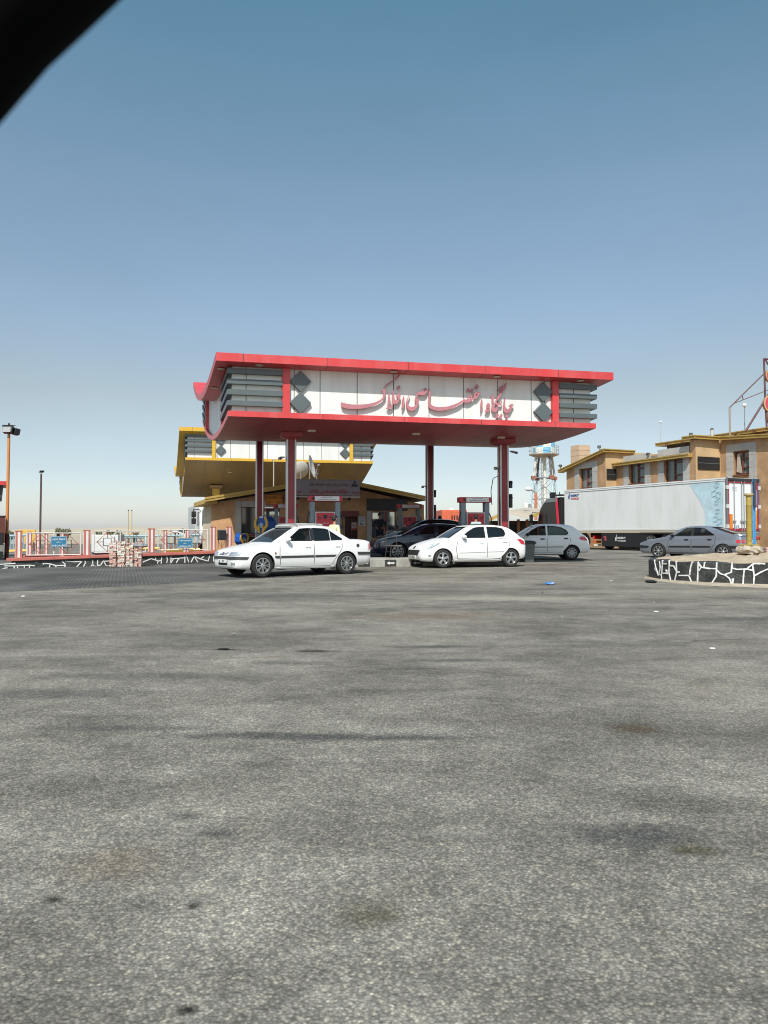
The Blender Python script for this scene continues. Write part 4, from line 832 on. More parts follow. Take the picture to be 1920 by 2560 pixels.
def island(label, x0, x1, yb, h=.28, dep=1.5, squares=True):
    """x along the kerb from x0 to x1; yb is the kerb line at x=0"""
    o = V((x0, yb + x0 * math.tan(YAW), 0)); o.z = zg(o.y)
    t = thing('pump_island', label, 'island', o, YAW); Ln = (x1 - x0) / math.cos(YAW)
    n = 12; rows = []
    out = [(0.25, 0)] + [(Ln - .25, 0)] + [(Ln - .25 + .25 * math.sin(a), .25 - .25 * math.cos(a)) for a in (R(30), R(60), R(90))] + [(Ln, dep), (0, dep)] + [(.25 - .25 * math.cos(a), .25 - .25 * math.sin(a)) for a in (0, R(30), R(60))]
    MB().prism([V((a, b, -.1)) for a, b in out], (0, 0, h + .1)).build('kerb', M_CONC, t, bevel=.025)
    if squares:
        k = 0; s = .35
        while s + .40 < Ln - .3:
            sq = MB().box((s + .2, -.001, h / 2 - .01), (.40, .008, h - .05)).build('black_square', mat('worn_black_paint', (.035, .034, .032), .8, var=.5, scale=6), t)
            z = h / 2 - .01; a = [(.07, 0), (.16, .055), (.16, .018), (.33, .022), (.33, -.022), (.16, -.018), (.16, -.055)]
            MB().prism([V((s + x, -.009, z + y)) for x, y in a], (0, .004, 0)).build('arrow', M_WTXT, sq)
            s += .92
    return t
island('concrete pump island with black squares and white arrows below the metal chair', -3.9, 2.45, 26.05)
island('concrete pump island behind the white hatchback with tinted windows', 2.75, 4.75, 26.25, squares=False)
island('rear pump island behind the nearest white sedan', -6.6, -1.4, 37.0, squares=False)
island('rear pump island behind the two dark crossovers', .2, 5.6, 35.9, squares=False)

def pump(label, u, Y, blue=False):
    p = P(u, 1335, Y); z0 = zg(Y) + .27
    t = thing('fuel_pump', label, 'fuel pump', (p.x, p.y, z0), YAW + R(-4), 'fuel pumps on the islands')
    c = MB().box((0, 0, .80), (.70, .42, 1.60)).build('cabinet', M_PGREY, t, bevel=.015)
    MB().box((0, -.216, 1.17), (.68, .012, .84)).build('face_frame', mat('pale_frame', (.6, .58, .56), .5), c)
    f = MB().box((0, -.224, 1.17), (.62, .012, .78)).build('red_face', M_PANEL, c)
    MB().box((0, -.232, 1.42), (.13, .012, .13)).box((0, -.238, 1.42), (.085, .008, .09)).build('display', M_BLACK, f)
    mb = MB()
    for x in (-.2, .2): mb.box((x, -.231, 1.40), (.13, .004, .05)); mb.box((x, -.231, 1.33), (.10, .004, .02))
    mb.build('dark_label', mat('dark_red_label', (.2, .015, .02), .5), f)
    mb = MB().box((-.22, -.231, 1.12), (.10, .004, .05)).box((.05, -.231, 1.06), (.12, .004, .07)).box((.02, -.231, 1.2), (.2, .004, .012)).box((.21, -.231, 1.14), (.06, .004, .05)); mb.build('white_label', M_WTXT, f)
    if blue: MB().box((-.1, -.235, .62), (.42, .012, .30)).build('blue_board', M_BLUE, c)
    for x in (-.44, .44): MB().box((x, 0, .98), (.17, .34, 1.96)).build('post', M_PGREY, t, bevel=.02)
    h = MB().box((0, 0, 2.05), (1.18, .46, .19)).build('header', M_PANEL, t, bevel=.012)
    MB().box((.06, -.236, 2.05), (.84, .012, .15)).build('header_panel', mat('header_white', (.74, .74, .74), .5), h)
    MB().lathe([(.05, -.248), (.05, -.236), (.03, -.25)], (-.42, 0, 2.05), 'Y', 12).build('emblem', M_BLACK, h)
    mb = MB(); text_mb(mb, 'هنگام سوختگیری', (.06, -.243, 2.087), (1, 0, 0), UP, .05, .003, .40, True, .008); text_mb(mb, 'از تلفن همراه استفاده نفرمایید', (.06, -.243, 2.018), (1, 0, 0), UP, .05, .003, .62, True, .008)
    mb.build('header_writing', M_BLACK, h)
    for sg in (-1, 1):
        mb = MB().tube([(sg * .35, -.05, 1.55), (sg * .52, -.08, 1.62), (sg * .60, -.1, 1.4), (sg * .63, -.1, 1.0), (sg * .60, -.1, .55), (sg * .54, -.06, .42), (sg * .52, .0, .7)], .022, 8); mb.build('hose', M_BLACK, t, smooth=True)
        MB().box((sg * .55, -.1, 1.02), (.06, .1, .26), rot=Euler((0, sg * .25, 0))).build('nozzle', M_BLACK, t, bevel=.015)
    return t
pump('fuel pump behind the man in the yellow shirt', 812, 26.7, True)
pump('fuel pump behind the white hatchback roof and the man in pale shirt', 1186, 28.0)
pump('fuel pump half hidden behind the front left red column', 714, 36.6)
pump('fuel pump above the black crossover, right of the standing man in dark clothes', 1022, 36.9, True)

# ---- kiosk: a low stone building with gold gabled eaves
KO = V((-8.8, 38.4, 0))
def k(u, v, d=0.0): return hit(u, v, KO + NF * d, NF)
zb = 0.10
def zz(p, z): return V((p.x, p.y, z))
T = thing('kiosk_building', 'low stone kiosk with gold gabled eaves behind the fuel pumps', 'building', (KO.x, KO.y, .15), YAW)
wl, wr, pk = k(528, 1300), k(1060, 1300), k(832, 1220)
el, er, et = k(528, 1258).z, k(1060, 1262).z, k(832, 1208).z
bw = MB(); dep = 3.2
wall = [zz(wl, zb), zz(wr, zb), zz(wr, er), zz(pk, et), zz(wl, el)]
bw.prism(wall, BK * dep)
cuts = []
def kcut(u0, v0, u1, v1, d=.25):
    a, b = k(u0, v0), k(u1, v1); return MB().prism([V((a.x, a.y, b.z)) + NF * .05, V((b.x, b.y, b.z)) + NF * .05, V((b.x, b.y, a.z)) + NF * .05, V((a.x, a.y, a.z)) + NF * .05], BK * (d + .05))
openings = [(604, 1268, 645, 1335, 'window'), (660, 1266, 700, 1335, 'window'), (930, 1279, 962, 1345, 'window'), (966, 1279, 990, 1345, 'window'), (862, 1292, 894, 1375, 'door')]
me = mesh_of(bw); 
me = boolean(me, [kcut(*o[:4]) for o in openings]); me.materials.clear(); me.materials.append(M_STONE)
inv = MW[T.name].inverted(); me.transform(inv); link('wall', me, T)
def kquad(u0, v0, u1, v1, d, th=.03):
    a, b = k(u0, v0, d), k(u1, v1, d); return MB().prism([V((a.x, a.y, b.z)), V((b.x, b.y, b.z)), V((b.x, b.y, a.z)), V((a.x, a.y, a.z))], BK * th)
# pale corner chamfer and grey tile surround
cl = zz(wl, 0) + NF * -.02
c2 = cl + BK * .9 - E1 * .42
MB().prism([zz(cl, zb), zz(c2, zb), zz(c2, el - .12), zz(cl, el - .02)], E1 * .12 + BK * .05).build('corner_stone', mat('pale_corner_stone', (.50, .42, .32), .7, var=.15, scale=2), T, world=True)
mb = MB()
for (a, b_, c, d) in ((588, 1252, 603, 1380), (603, 1252, 716, 1267)): pass
def tiles(u0, v0, u1, v1, nu, nv):
    mb = MB()
    for i in range(nu):
        for j in range(nv):
            a = u0 + (u1 - u0) * i / nu; b_ = u0 + (u1 - u0) * (i + 1) / nu; c = v0 + (v1 - v0) * j / nv; d = v0 + (v1 - v0) * (j + 1) / nv
            q = kquad(a + .25, c + .25, b_ - .25, d - .25, .035, .03); mb.add(q.v, q.f)
    return mb
tiles(588, 1252, 603.5, 1392, 1, 8).build('grey_tiles', M_GREYT, T, world=True)
tiles(604, 1252, 702, 1267, 6, 1).build('grey_tiles', M_GREYT, T, world=True)
tiles(917, 1276, 929, 1390, 1, 6).build('grey_tiles', M_GREYT, T, world=True)
for (u0, v0, u1, v1, nm) in openings:
    m_ = M_MIRR if u0 > 640 and nm == 'window' else mat('dark_pane', (.035, .045, .045), .08, spec=.9) if nm == 'window' else mat('door_dark', (.06, .02, .018), .5)
    o = kquad(u0 + .5, v0 + .5, u1 - .5, v1 - .5, -.18, .02).build(nm, m_, T, world=True)
    mb = MB(); w_ = 1.3
    for q in ((u0, v0, u0 + w_, v1), (u1 - w_, v0, u1, v1), (u0 + w_, v0, u1 - w_, v0 + w_), (u0 + w_, v1 - w_, u1 - w_, v1)):
        x = kquad(*q, -.10, .08); mb.add(x.v, x.f)
    if nm == 'door' or u0 > 900: 
        x = kquad((u0 + u1) / 2 - .7, v0 + w_, (u0 + u1) / 2 + .7, v1 - w_, -.11, .06); mb.add(x.v, x.f) if nm == 'door' else None
    mb.build('frame', mat('maroon_frame', (.16, .025, .03), .45) if u0 > 640 else M_DARK, o, world=True)
kquad(963, 1279, 967, 1392, .01, .05).build('maroon_post', mat('maroon_frame', (.16, .025, .03), .45), T, world=True)
kquad(604, 1335.5, 702, 1341, .03, .05).build('window_sill', mat('maroon_frame', (.16, .025, .03), .45), T, world=True)
kquad(604, 1342, 702, 1372, .012, .03).build('dark_plinth', M_DARK, T, world=True)
kquad(846, 1277, 897, 1291, .45, .5).build('door_canopy', mat('maroon_frame', (.16, .025, .03), .45), T, world=True)
kquad(918, 1246, 1019, 1277, .10, .10).build('black_shutter', mat('black_shutter_metal', (.022, .022, .025), .5, var=.2), T, world=True)
# eaves
fp = lambda u, v: k(u, v, .7)
def eave(pts, th, name='eave'):
    for (a, b) in zip(pts, pts[1:]):
        a, b = fp(*a), fp(*b); mb = MB()
        lo, up = V((0, 0, -th)), V((0, 0, .0))
        mb.hexa([a + lo, b + lo, b + up, a + up], [a + lo + BK * (dep + 1.2), b + lo + BK * (dep + 1.2), b + BK * (dep + 1.2), a + BK * (dep + 1.2)])
        o = mb.build(name, mat('roof_underside', (.20, .12, .05), .7, var=.2), T, world=True)
        d = NF * .03; q = MB().hexa([a + lo * 1.25 + d, b + lo * 1.25 + d, b + V((0, 0, .05)) + d, a + V((0, 0, .05)) + d], [a + lo * 1.25 - d * .5, b + lo * 1.25 - d * .5, b + V((0, 0, .05)) - d * .5, a + V((0, 0, .05)) - d * .5]).build('gold_fascia', M_GOLD, o, world=True)
        q = MB().hexa([a + d * 2.2 + V((0, 0, -.03)), b + d * 2.2 + V((0, 0, -.03)), b + d * 2.2 + V((0, 0, .07)), a + d * 2.2 + V((0, 0, .07))], [a + d + V((0, 0, -.03)), b + d + V((0, 0, -.03)), b + d + V((0, 0, .07)), a + d + V((0, 0, .07))]).build('gold_fascia', M_GOLD, o, world=True)
eave([(512, 1247), (832, 1195.5), (1071, 1245)], .12)
a = fp(512, 1248); b = a + BK * 1.3 - E1 * .55 + V((0, 0, -.14)); MB().hexa([a + V((0, 0, -.2)), b + V((0, 0, -.2)), b, a], [a + V((0, 0, -.2)) + E1 * .6 + BK * .2, b + V((0, 0, -.2)) + E1 * .6, b + E1 * .6, a + E1 * .6 + BK * .2]).build('corner_eave', M_GOLD, T, world=True)
# things fixed to the kiosk
def board(name, label, cat, u0, v0, u1, v1, d, m_, th=.06, frame=None):
    a, b = k(u0, v0, d), k(u1, v1, d); c = (a + b) / 2
    t = thing(name, label, cat, (c.x, c.y, b.z), YAW); w_ = (b - a).dot(E1); h = a.z - b.z
    p = MB().box((0, th / 2, h / 2), (w_, th, h)).build('board', m_, t, bevel=.006)
    if frame:
        mb = MB(); e = .035
        for q in (((0, -.002, e / 2), (w_, .02, e)), ((0, -.002, h - e / 2), (w_, .02, e)), ((-w_ / 2 + e / 2, -.002, h / 2), (e, .02, h - 2 * e)), ((w_ / 2 - e / 2, -.002, h / 2), (e, .02, h - 2 * e))): mb.box(*q)
        mb.build('frame', frame, t)
    return t, w_, h
t, w_, h = board('station_sign', 'grey sign board with two lines of dark red Persian writing above the kiosk', 'sign', 722, 1197, 900, 1239.5, 1.15, M_SIGNG, .12, M_STEEL)
mb = MB(); text_mb(mb, 'شرکت ملی پخش فرآورده های نفتی ایران', (.22, -.004, h * .70), (1, 0, 0), UP, .26, .006, w_ * .55, True, .004); mb.build('writing', mat('maroon_lettering', (.17, .03, .05), .5), t)
mb = MB(); text_mb(mb, 'جایگاه اختصاصی افلاک', (.22, -.004, h * .25), (1, 0, 0), UP, .25, .006, w_ * .56, True, .02); mb.build('writing', M_SIGNR, t)
mb = MB()
for sx in (-1.45, 1.62):
    for dz in (0, .07): mb.tube([(sx - .25 + .05 * i, -.008, h * .24 - dz + .025 * math.sin(i * 1.3 + dz * 9)) for i in range(11)], .012, 5)
mb.build('red_ornament', M_SIGNR, t)
mb = MB(); cx, cz = w_ / 2 - .28, h * .74
for i in (-1, 0, 1): mb.prism([V((cx + i * .11 - .05, -.012, cz - .09)), V((cx + i * .11 + .05, -.012, cz - .09)), V((cx + i * .08 + .03, -.012, cz + .02)), V((cx + i * .08 - .03, -.012, cz + .02))], (0, .01, 0))
mb.prism([V((cx - .19, -.012, cz - .14)), V((cx + .19, -.012, cz - .14)), V((cx + .17, -.012, cz - .10)), V((cx - .17, -.012, cz - .10))], (0, .01, 0)); mb.lathe([(.055, -.012), (.055, -.002)], (cx, 0, cz + .10), 'Y', 12)
mb.build('emblem', mat('dark_blue_emblem', (.03, .03, .07), .5), t)
for sx in (-1.3, .1, 1.3): MB().box((sx, .3, -.10), (.06, .5, .2)).build('bracket', M_DARK, t)
MB().box((0, .04, -.07), (w_, .05, .07)).build('lower_rail', mat('pale_frame', (.6, .58, .56), .5), t)
t, w_, h = board('notice_board', 'orange notice board with dark writing on the kiosk wall between two red columns', 'sign', 664, 1235, 707, 1263, .12, M_ORNG, .05, mat('brown_rust_frame', (.25, .1, .03), .6))
mb = MB(); text_mb(mb, 'این جایگاه دارای', (0, -.004, h * .70), (1, 0, 0), UP, .17, .006, w_ * .86, True, .015); mb.build('writing', mat('dark_brown_lettering', (.08, .02, .01), .6), t)
mb = MB(); text_mb(mb, 'درجه', (w_ * .27, -.004, h * .24), (1, 0, 0), UP, .13, .006, w_ * .28, True, .015); mb.build('writing', mat('dark_brown_lettering', (.08, .02, .01), .6), t); mb = MB(); text_mb(mb, 'می', (-w_ * .30, -.004, h * .24), (1, 0, 0), UP, .13, .006, w_ * .14, True, .015); mb.build('writing', mat('dark_brown_lettering', (.08, .02, .01), .6), t)
t, w_, h = board('poster', 'white poster with black handset symbol beside the kiosk door', 'poster', 896, 1291, 913, 1315, .05, mat('poster_white', (.55, .55, .55), .7), .02)
mb = MB(); text_mb(mb, 'شماره', (0, -.003, h * .84), (1, 0, 0), UP, .08, .004, w_ * .8, True, .02); mb.box((0, -.004, h * .62), (w_ * .7, .004, .02)); mb.box((0, -.004, h * .52), (w_ * .6, .004, .02)); mb.build('writing', M_BLACK, t)
MB().tube([(-.06, -.006, h * .34), (-.07, -.006, h * .25), (-.03, -.006, h * .17), (.06, -.006, h * .15)], .022, 6).build('handset_symbol', M_BLACK, t)
t, w_, h = board('warning_sign', 'white and red no smoking sign on the kiosk door', 'sign', 879, 1306, 893, 1325, -.06, mat('poster_white', (.55, .55, .55), .7), .015)
mb = MB().lathe([(.12, -.004), (.12, -.001), (.095, -.001), (.095, -.004)], (0, 0, h * .60), 'Y', 20, caps=False); mb.box((0, -.004, h * .60), (.21, .004, .022), rot=Euler((0, R(45), 0))); mb.box((0, -.003, .05), (w_ * .95, .004, .08)); mb.build('red_ring', M_SIGNR, t)
MB().box((0, -.003, h * .60), (.13, .003, .03)).build('cigarette_symbol', M_BLACK, t)
# dishes and aerials on the roof
def dish(label, u, v, Y, r, tilt, rz, z0):
    p = P(u, v, Y); t = thing('satellite_dish', label, 'satellite dish', (p.x, p.y, z0), rz, 'satellite dishes on the kiosk roof'); h = p.z - z0
    M_ = MX.Translation((0, 0, h)) @ MX.Rotation(tilt, 4, 'X')
    MB().lathe([(.001, .0), (r * .35, .02 * r), (r * .7, .10 * r), (r, .21 * r), (r * 1.01, .22 * r), (r, .24 * r), (r * .7, .13 * r), (r * .35, .05 * r), (.001, .03 * r)], (0, 0, 0), 'Z', 32, caps=False).xf(M_).build('reflector', mat('dish_white', (.62, .61, .57), .5, var=.06), t, smooth=True)
    MB().tube([(0, 0, 0), (0, 0, h - .02)], .035, 8).build('mast', M_STEEL, t)
    mb = MB()
    for a in (0.5, 2.6, 4.7): mb.tube([(r * .95 * math.cos(a), r * .95 * math.sin(a), .2 * r), (0, 0, r * .8)], .012, 5)
    mb.box((0, 0, r * .8), (.09, .09, .14)); mb.xf(M_).build('feed_arm', M_STEEL, t)
dish('larger cream satellite dish turned edge on above the grey sign', 774, 1167, 41.4, .62, R(78), R(84), 3.5)
dish('white satellite dish behind the larger one on the kiosk roof', 752, 1177, 42.0, .52, R(66), R(215), 3.4)
def mast(name, label, cat, u, v0, v1, Y, m_, r=.025, arms=()):
    a, b = P(u, v0, Y), P(u, v1, Y); t = thing(name, label, cat, (b.x, b.y, b.z)); h = a.z - b.z
    MB().tube([(0, 0, 0), (0, 0, h)], r, 8).build('mast', m_, t)
    for (z, w_) in arms: MB().box((0, 0, h - z), (w_, .03, .03)).build('arm', m_, t)
    return t
mast('aerial', 'thin pole aerial on the left slope of the kiosk roof', 'aerial', 684, 1148, 1224, 41.5, mat('pale_pole', (.45, .43, .38), .5), .03, ((.04, .22),))
mast('aerial', 'small forked aerial right of the satellite dishes on the kiosk roof', 'aerial', 792, 1172, 1204, 41.5, M_STEEL, .025, ((.05, .3), (.25, .2)))

# ---- small things between the pumps
def charity(label, u, v, Y, rz, sc, z0):
    p = P(u, v, Y); t = thing('donation_box', label, 'donation box', (p.x, p.y, z0), rz); h = p.z - z0; r = .36 * sc
    oc = [(r * math.cos(R(22.5 + 45 * i)), r * math.sin(R(22.5 + 45 * i))) for i in range(8)]
    MB().prism([V((a, -.2 * sc, h + b)) for a, b in oc], (0, .40 * sc, 0)).build('drum', M_BLUE, t, bevel=.02)
    for sg in (-1, 1):
        g = [(.05, -.38), (.15, -.38), (.17, -.22), (.36, -.05), (.36, .12), (.27, .30), (.19, .33), (.17, .25), (.25, .10), (.24, .0), (.13, -.10), (.14, .02), (.09, .02), (.05, -.2)]
        MB().prism([V((sg * a * sc, -.245 * sc, h + b * sc)) for a, b in g], (0, .04 * sc, 0)).build('hand_relief', M_YEL, t, bevel=.006)
    MB().lathe([(.09 * sc, -.225 * sc), (.09 * sc, -.2 * sc)], (0, 0, h - .0), 'Y', 18).build('round_badge', mat('pale_blue_badge', (.25, .45, .6), .5), t)
    MB().box((0, -.21 * sc, h - .07 * sc), (.16 * sc, .02, .05 * sc)).build('white_crescent', M_WTXT, t)
    MB().box((0, -.21 * sc, h + .29 * sc), (.18 * sc, .025, .05 * sc)).build('coin_slot', M_WTXT, t)
    MB().box((0, 0, (h - r) / 2 + .01), (.16 * sc, .16 * sc, h - r + .05)).build('pedestal', M_YEL, t)
charity('tall blue donation box with two yellow hands behind the white sedan bonnet', 664, 1313, 29.8, R(-38), 1.05, zg(30))
charity('low blue donation box left of the kiosk window, seen from its side', 603, 1348, 31.5, R(60), .75, zg(31.5))
p = P(646, 1352, 28.6); t = thing('metal_cabinet', 'small grey metal cabinet below the tall donation box', 'cabinet', (p.x, p.y, zg(28.6)), YAW); MB().box((0, 0, .55), (.24, .3, 1.1)).build('cabinet_body', M_PGREY, t, bevel=.015); MB().box((0, 0, 1.11), (.3, .36, .03)).build('lid', M_STEEL, t, bevel=.008); MB().box((0, -.152, .7), (.17, .01, .5)).build('door', M_STEEL, t)
# chair
p = P(985, 1390, 26.75); t = thing('metal_chair', 'old metal chair with barred back on the pump island', 'chair', (p.x, p.y, zg(26.7) + .28), YAW + R(12))
M_OLD = mat('worn_metal', (.045, .04, .038), .55, metal=.1, var=.3, scale=9)
for sx in (-1, 1):
    MB().tube([(sx * .24, -.2, 0), (sx * .19, -.17, .40)], .014, 6).build('leg', M_OLD, t); MB().tube([(sx * .24, .22, 0), (sx * .19, .17, .40), (sx * .19, .21, .90)], .014, 6).build('leg', M_OLD, t)
MB().box((0, 0, .41), (.42, .40, .04)).build('seat', mat('worn_seat', (.13, .11, .10), .7, var=.3, scale=10), t, bevel=.012)
mb = MB().tube([(-.19, .21, .89), (.19, .21, .89)], .014, 6).tube([(-.19, .2, .72), (.19, .2, .72)], .012, 6); mb.build('back_rail', M_OLD, t)
for i in range(5): MB().tube([(-.14 + .07 * i, .205, .72), (-.14 + .07 * i, .21, .95)], .009, 6).build('back_bar', M_OLD, t)
mb = MB().tube([(-.21, -.18, .2), (.21, -.18, .2)], .009, 6).tube([(-.21, -.18, .2), (-.21, .19, .2)], .009, 6).tube([(.21, -.18, .2), (.21, .19, .2)], .009, 6); mb.build('stretcher', M_OLD, t)
# bin
p = ground(1320, 1405); t = thing('waste_bin', 'grey plastic wheelie bin with dark lid between two white hatchbacks', 'waste bin', (p.x, p.y, zg(p.y)), R(10))
MB().hexa([(-.17, -.17, 0), (.17, -.17, 0), (.17, .17, 0), (-.17, .17, 0)], [(-.21, -.22, .70), (.21, -.22, .70), (.21, .22, .70), (-.21, .22, .70)]).build('bin_body', mat('grey_green_plastic', (.105, .12, .118), .55, var=.15, scale=5), t, bevel=.02)
MB().box((0, 0, .73), (.50, .52, .07)).build('rim', mat('dark_bin_lid', (.035, .038, .037), .55), t, bevel=.025)
MB().hexa([(-.24, -.25, .765), (.24, -.25, .765), (.24, .25, .765), (-.24, .25, .765)], [(-.18, -.18, .80), (.18, -.18, .80), (.18, .2, .82), (-.18, .2, .82)]).build('lid', mat('dark_bin_lid', (.035, .038, .037), .55), t, bevel=.01)
for sx in (-1, 1): MB().lathe([(.08, -.03), (.09, 0), (.08, .03)], (sx * .17, .2, .09), 'X', 14).build('wheel', M_RUB, t)
# security cameras, sirens and cables on the red columns
def colpt(s, d, z): return RC['pt'](s, d, z)
def cctv(label, s, d, z, dx):
    q = colpt(s, d, z); t = thing('security_camera', label, 'camera', q, YAW, 'cameras on the red columns')
    MB().box((dx * .06, 0, 0), (.12, .05, .05)).build('bracket', M_STEEL, t); MB().box((dx * .16, -.06, -.04), (.09, .26, .08), rot=Euler((.25, 0, .4 * dx))).build('camera_body', mat('camera_white', (.5, .5, .48), .5), t, bevel=.01); MB().lathe([(.03, -.03), (.03, .02)], (dx * .16, -.19, -.07), 'Y', 10).build('lens', M_BLACK, t)
cctv('small camera on the left side of the front right red column', 10.23, 2.9, 3.55, -1)
cctv('small camera high on the right side of the front right red column', 10.67, 2.9, 4.15, 1)
cctv('small camera on the left side of the rear right red column', 10.58, 11.6, 3.4, -1)
cctv('white ring mounted camera left of the front left red column', 2.53, 2.9, 3.75, -1)
def siren(label, s, d, z, hz=.34):
    q = colpt(s, d, z); t = thing('loudspeaker', label, 'loudspeaker', q, YAW, 'black loudspeakers on the red columns')
    MB().box((.05, 0, 0), (.10, .16, hz)).build('speaker_body', M_BLACK, t, bevel=.015); MB().lathe([(.05, -.09), (.055, -.08), (.03, -.07)], (.05, 0, hz * .22), 'Y', 12).build('cone', M_DARK, t)
siren('black loudspeaker low on the right side of the front right red column', 10.66, 2.95, 2.35, .5); siren('black loudspeaker halfway up the front right red column', 10.66, 2.95, 2.95, .26)
siren('black loudspeaker low on the right side of the rear right red column', 10.98, 11.6, 2.15, .75); siren('black loudspeaker halfway up the rear right red column', 10.98, 11.6, 3.05, .35)
q = colpt(10.2, 2.8, 2.5); t = tag(MB().tube([q + V((0, 0, .75)), q + V((-.22, -.05, .65)), q + V((-.30, -.05, .2)), q + V((-.27, -.05, -.3))], .015, 6).build('cable', M_BLACK, smooth=True), 'loose black cable hanging beside the front right red column', 'cable')
# ================================================================== PEOPLE
def skin_mesh(nodes, edges, sub=1):
    """nodes: name -> (pos, radius); grows one continuous surface along the edges"""
    names = list(nodes); me = bpy.data.meshes.new('sk'); me.from_pydata([tuple(nodes[n][0]) for n in names], [(names.index(a), names.index(b)) for a, b in edges], [])
    o = bpy.data.objects.new('sk', me); COL.objects.link(o); md = o.modifiers.new('s', 'SKIN'); md.use_smooth_shade = True
    for i, n in enumerate(names):
        r = nodes[n][1]; me.skin_vertices[0].data[i].radius = r if isinstance(r, tuple) else (r, r)
    me.skin_vertices[0].data[0].use_root = True
    if sub: sb = o.modifiers.new('d', 'SUBSURF'); sb.levels = sub; sb.render_levels = sub
    dg = bpy.context.evaluated_depsgraph_get(); r = bpy.data.meshes.new_from_object(o.evaluated_get(dg)); bpy.data.objects.remove(o); return r
M_SKIN = mat('skin', (.33, .17, .105), .55); M_HAIR = mat('dark_hair', (.012, .01, .009), .6)
def person(label, loc, rz, shirt, trousers, J=None, sleeve='long', scale=1.0, group=None):
    B = dict(pelvis=(0, 0, .95), waist=(0, .005, 1.08), chest=(0, .005, 1.30), neck0=(0, .01, 1.45), neck=(0, -.005, 1.52), head0=(0, -.02, 1.585), head1=(0, -.015, 1.665), head2=(0, -.005, 1.725),
        shL=(-.17, .01, 1.40), elL=(-.24, .03, 1.13), wrL=(-.26, -.05, .90), shR=(.17, .01, 1.40), elR=(.24, .03, 1.13), wrR=(.26, -.05, .90),
        hipL=(-.095, 0, .90), knL=(-.10, -.02, .50), anL=(-.105, .03, .09), toL=(-.12, -.12, .045), hipR=(.095, 0, .90), knR=(.10, -.02, .50), anR=(.105, .03, .09), toR=(.12, -.12, .045))
    B.update(J or {}); B = {q: V(p) * scale for q, p in B.items()}; s = scale
    rad = dict(pelvis=(.145, .105), waist=(.125, .095), chest=(.155, .11), neck0=(.085, .07), neck=.053, head0=(.062, .072), head1=(.077, .092), head2=(.06, .07), shL=.06, shR=.06, elL=.042, elR=.042, wrL=.028, wrR=.028, hipL=.085, hipR=.085, knL=.058, knR=.058, anL=.04, anR=.04, toL=(.035, .03), toR=(.035, .03))
    sc = lambda r: tuple(a * s for a in r) if isinstance(r, tuple) else r * s
    E = [('pelvis', 'waist'), ('waist', 'chest'), ('chest', 'neck0'), ('neck0', 'neck'), ('neck', 'head0'), ('head0', 'head1'), ('head1', 'head2')]
    for c in 'LR': E += [('chest', 'sh' + c), ('sh' + c, 'el' + c), ('el' + c, 'wr' + c), ('pelvis', 'hip' + c), ('hip' + c, 'kn' + c), ('kn' + c, 'an' + c), ('an' + c, 'to' + c)]
    N = {q: (B[q], sc(rad[q])) for q in B}
    for c, sg in (('L', -1), ('R', 1)):     # palm, four fingers and a thumb, slightly curled
        d = (B['wr' + c] - B['el' + c]).normalized(); w_ = d.cross(V((1, 0, 0))); w_ = w_.normalized() if w_.length > .2 else V((0, 1, 0)); u_ = d.cross(w_).normalized()
        N['pa' + c] = (B['wr' + c] + d * .055 * s, (.034 * s, .02 * s)); E.append(('wr' + c, 'pa' + c))
        for i, (o_, ln) in enumerate(((-.030, .065), (-.010, .078), (.010, .074), (.030, .058))):
            a = B['wr' + c] + d * .09 * s + w_ * o_ * s; b = a + (d * .6 * ln + u_ * .2 * ln) * s; e = b + (d * .35 * ln + u_ * .4 * ln) * s
            N[f'f{i}a{c}'] = (a, .0095 * s); N[f'f{i}b{c}'] = (b, .0085 * s); N[f'f{i}c{c}'] = (e, .007 * s); E += [('pa' + c, f'f{i}a{c}'), (f'f{i}a{c}', f'f{i}b{c}'), (f'f{i}b{c}', f'f{i}c{c}')]
        a = B['wr' + c] + (d * .045 - w_ * .042) * s; b = a + (d * .035 - w_ * .02 + u_ * .012) * s; N['ta' + c] = (a, .011 * s); N['tb' + c] = (b, .009 * s); E += [('pa' + c, 'ta' + c), ('ta' + c, 'tb' + c)]
    t = thing('person', label, 'person', loc, rz, group)
    me = skin_mesh(N, E); me.materials.clear(); me.materials.append(M_SKIN); body = link('body', me, t, smooth=True, angle=80)
    g = lambda q, k=.016: (B[q], tuple(a + k * s for a in sc(rad[q])) if isinstance(rad[q], tuple) else (rad[q] + k) * s)
    sn = {'pelvis': (B['pelvis'] + V((0, 0, -.05 * s)), (.162 * s, .122 * s)), 'waist': g('waist', .028), 'chest': g('chest', .018), 'neck0': (B['neck0'] + V((0, 0, .005)), (.092 * s, .08 * s))}; se = [('pelvis', 'waist'), ('waist', 'chest'), ('chest', 'neck0')]
    for c in 'LR':
        sn['sh' + c] = g('sh' + c, .014); se.append(('chest', 'sh' + c))
        if sleeve == 'long': sn['el' + c] = g('el' + c, .014); sn['wr' + c] = (B['wr' + c] * .93 + B['el' + c] * .07, .036 * s); se += [('sh' + c, 'el' + c), ('el' + c, 'wr' + c)]
        else: sn['el' + c] = (B['sh' + c] * .35 + B['el' + c] * .65, .062 * s); se.append(('sh' + c, 'el' + c))
    me = skin_mesh(sn, se); me.materials.clear(); me.materials.append(shirt); link('shirt', me, t, smooth=True, angle=80)
    tn = {'pelvis': (B['pelvis'] + V((0, 0, .03)), (.155 * s, .115 * s))}; te = []
    for c in 'LR':
        for q in ('hip', 'kn'): tn[q + c] = g(q + c, .014)
        tn['an' + c] = (B['an' + c] + (B['kn' + c] - B['an' + c]) * .06, .056 * s); te += [('pelvis', 'hip' + c), ('hip' + c, 'kn' + c), ('kn' + c, 'an' + c)]
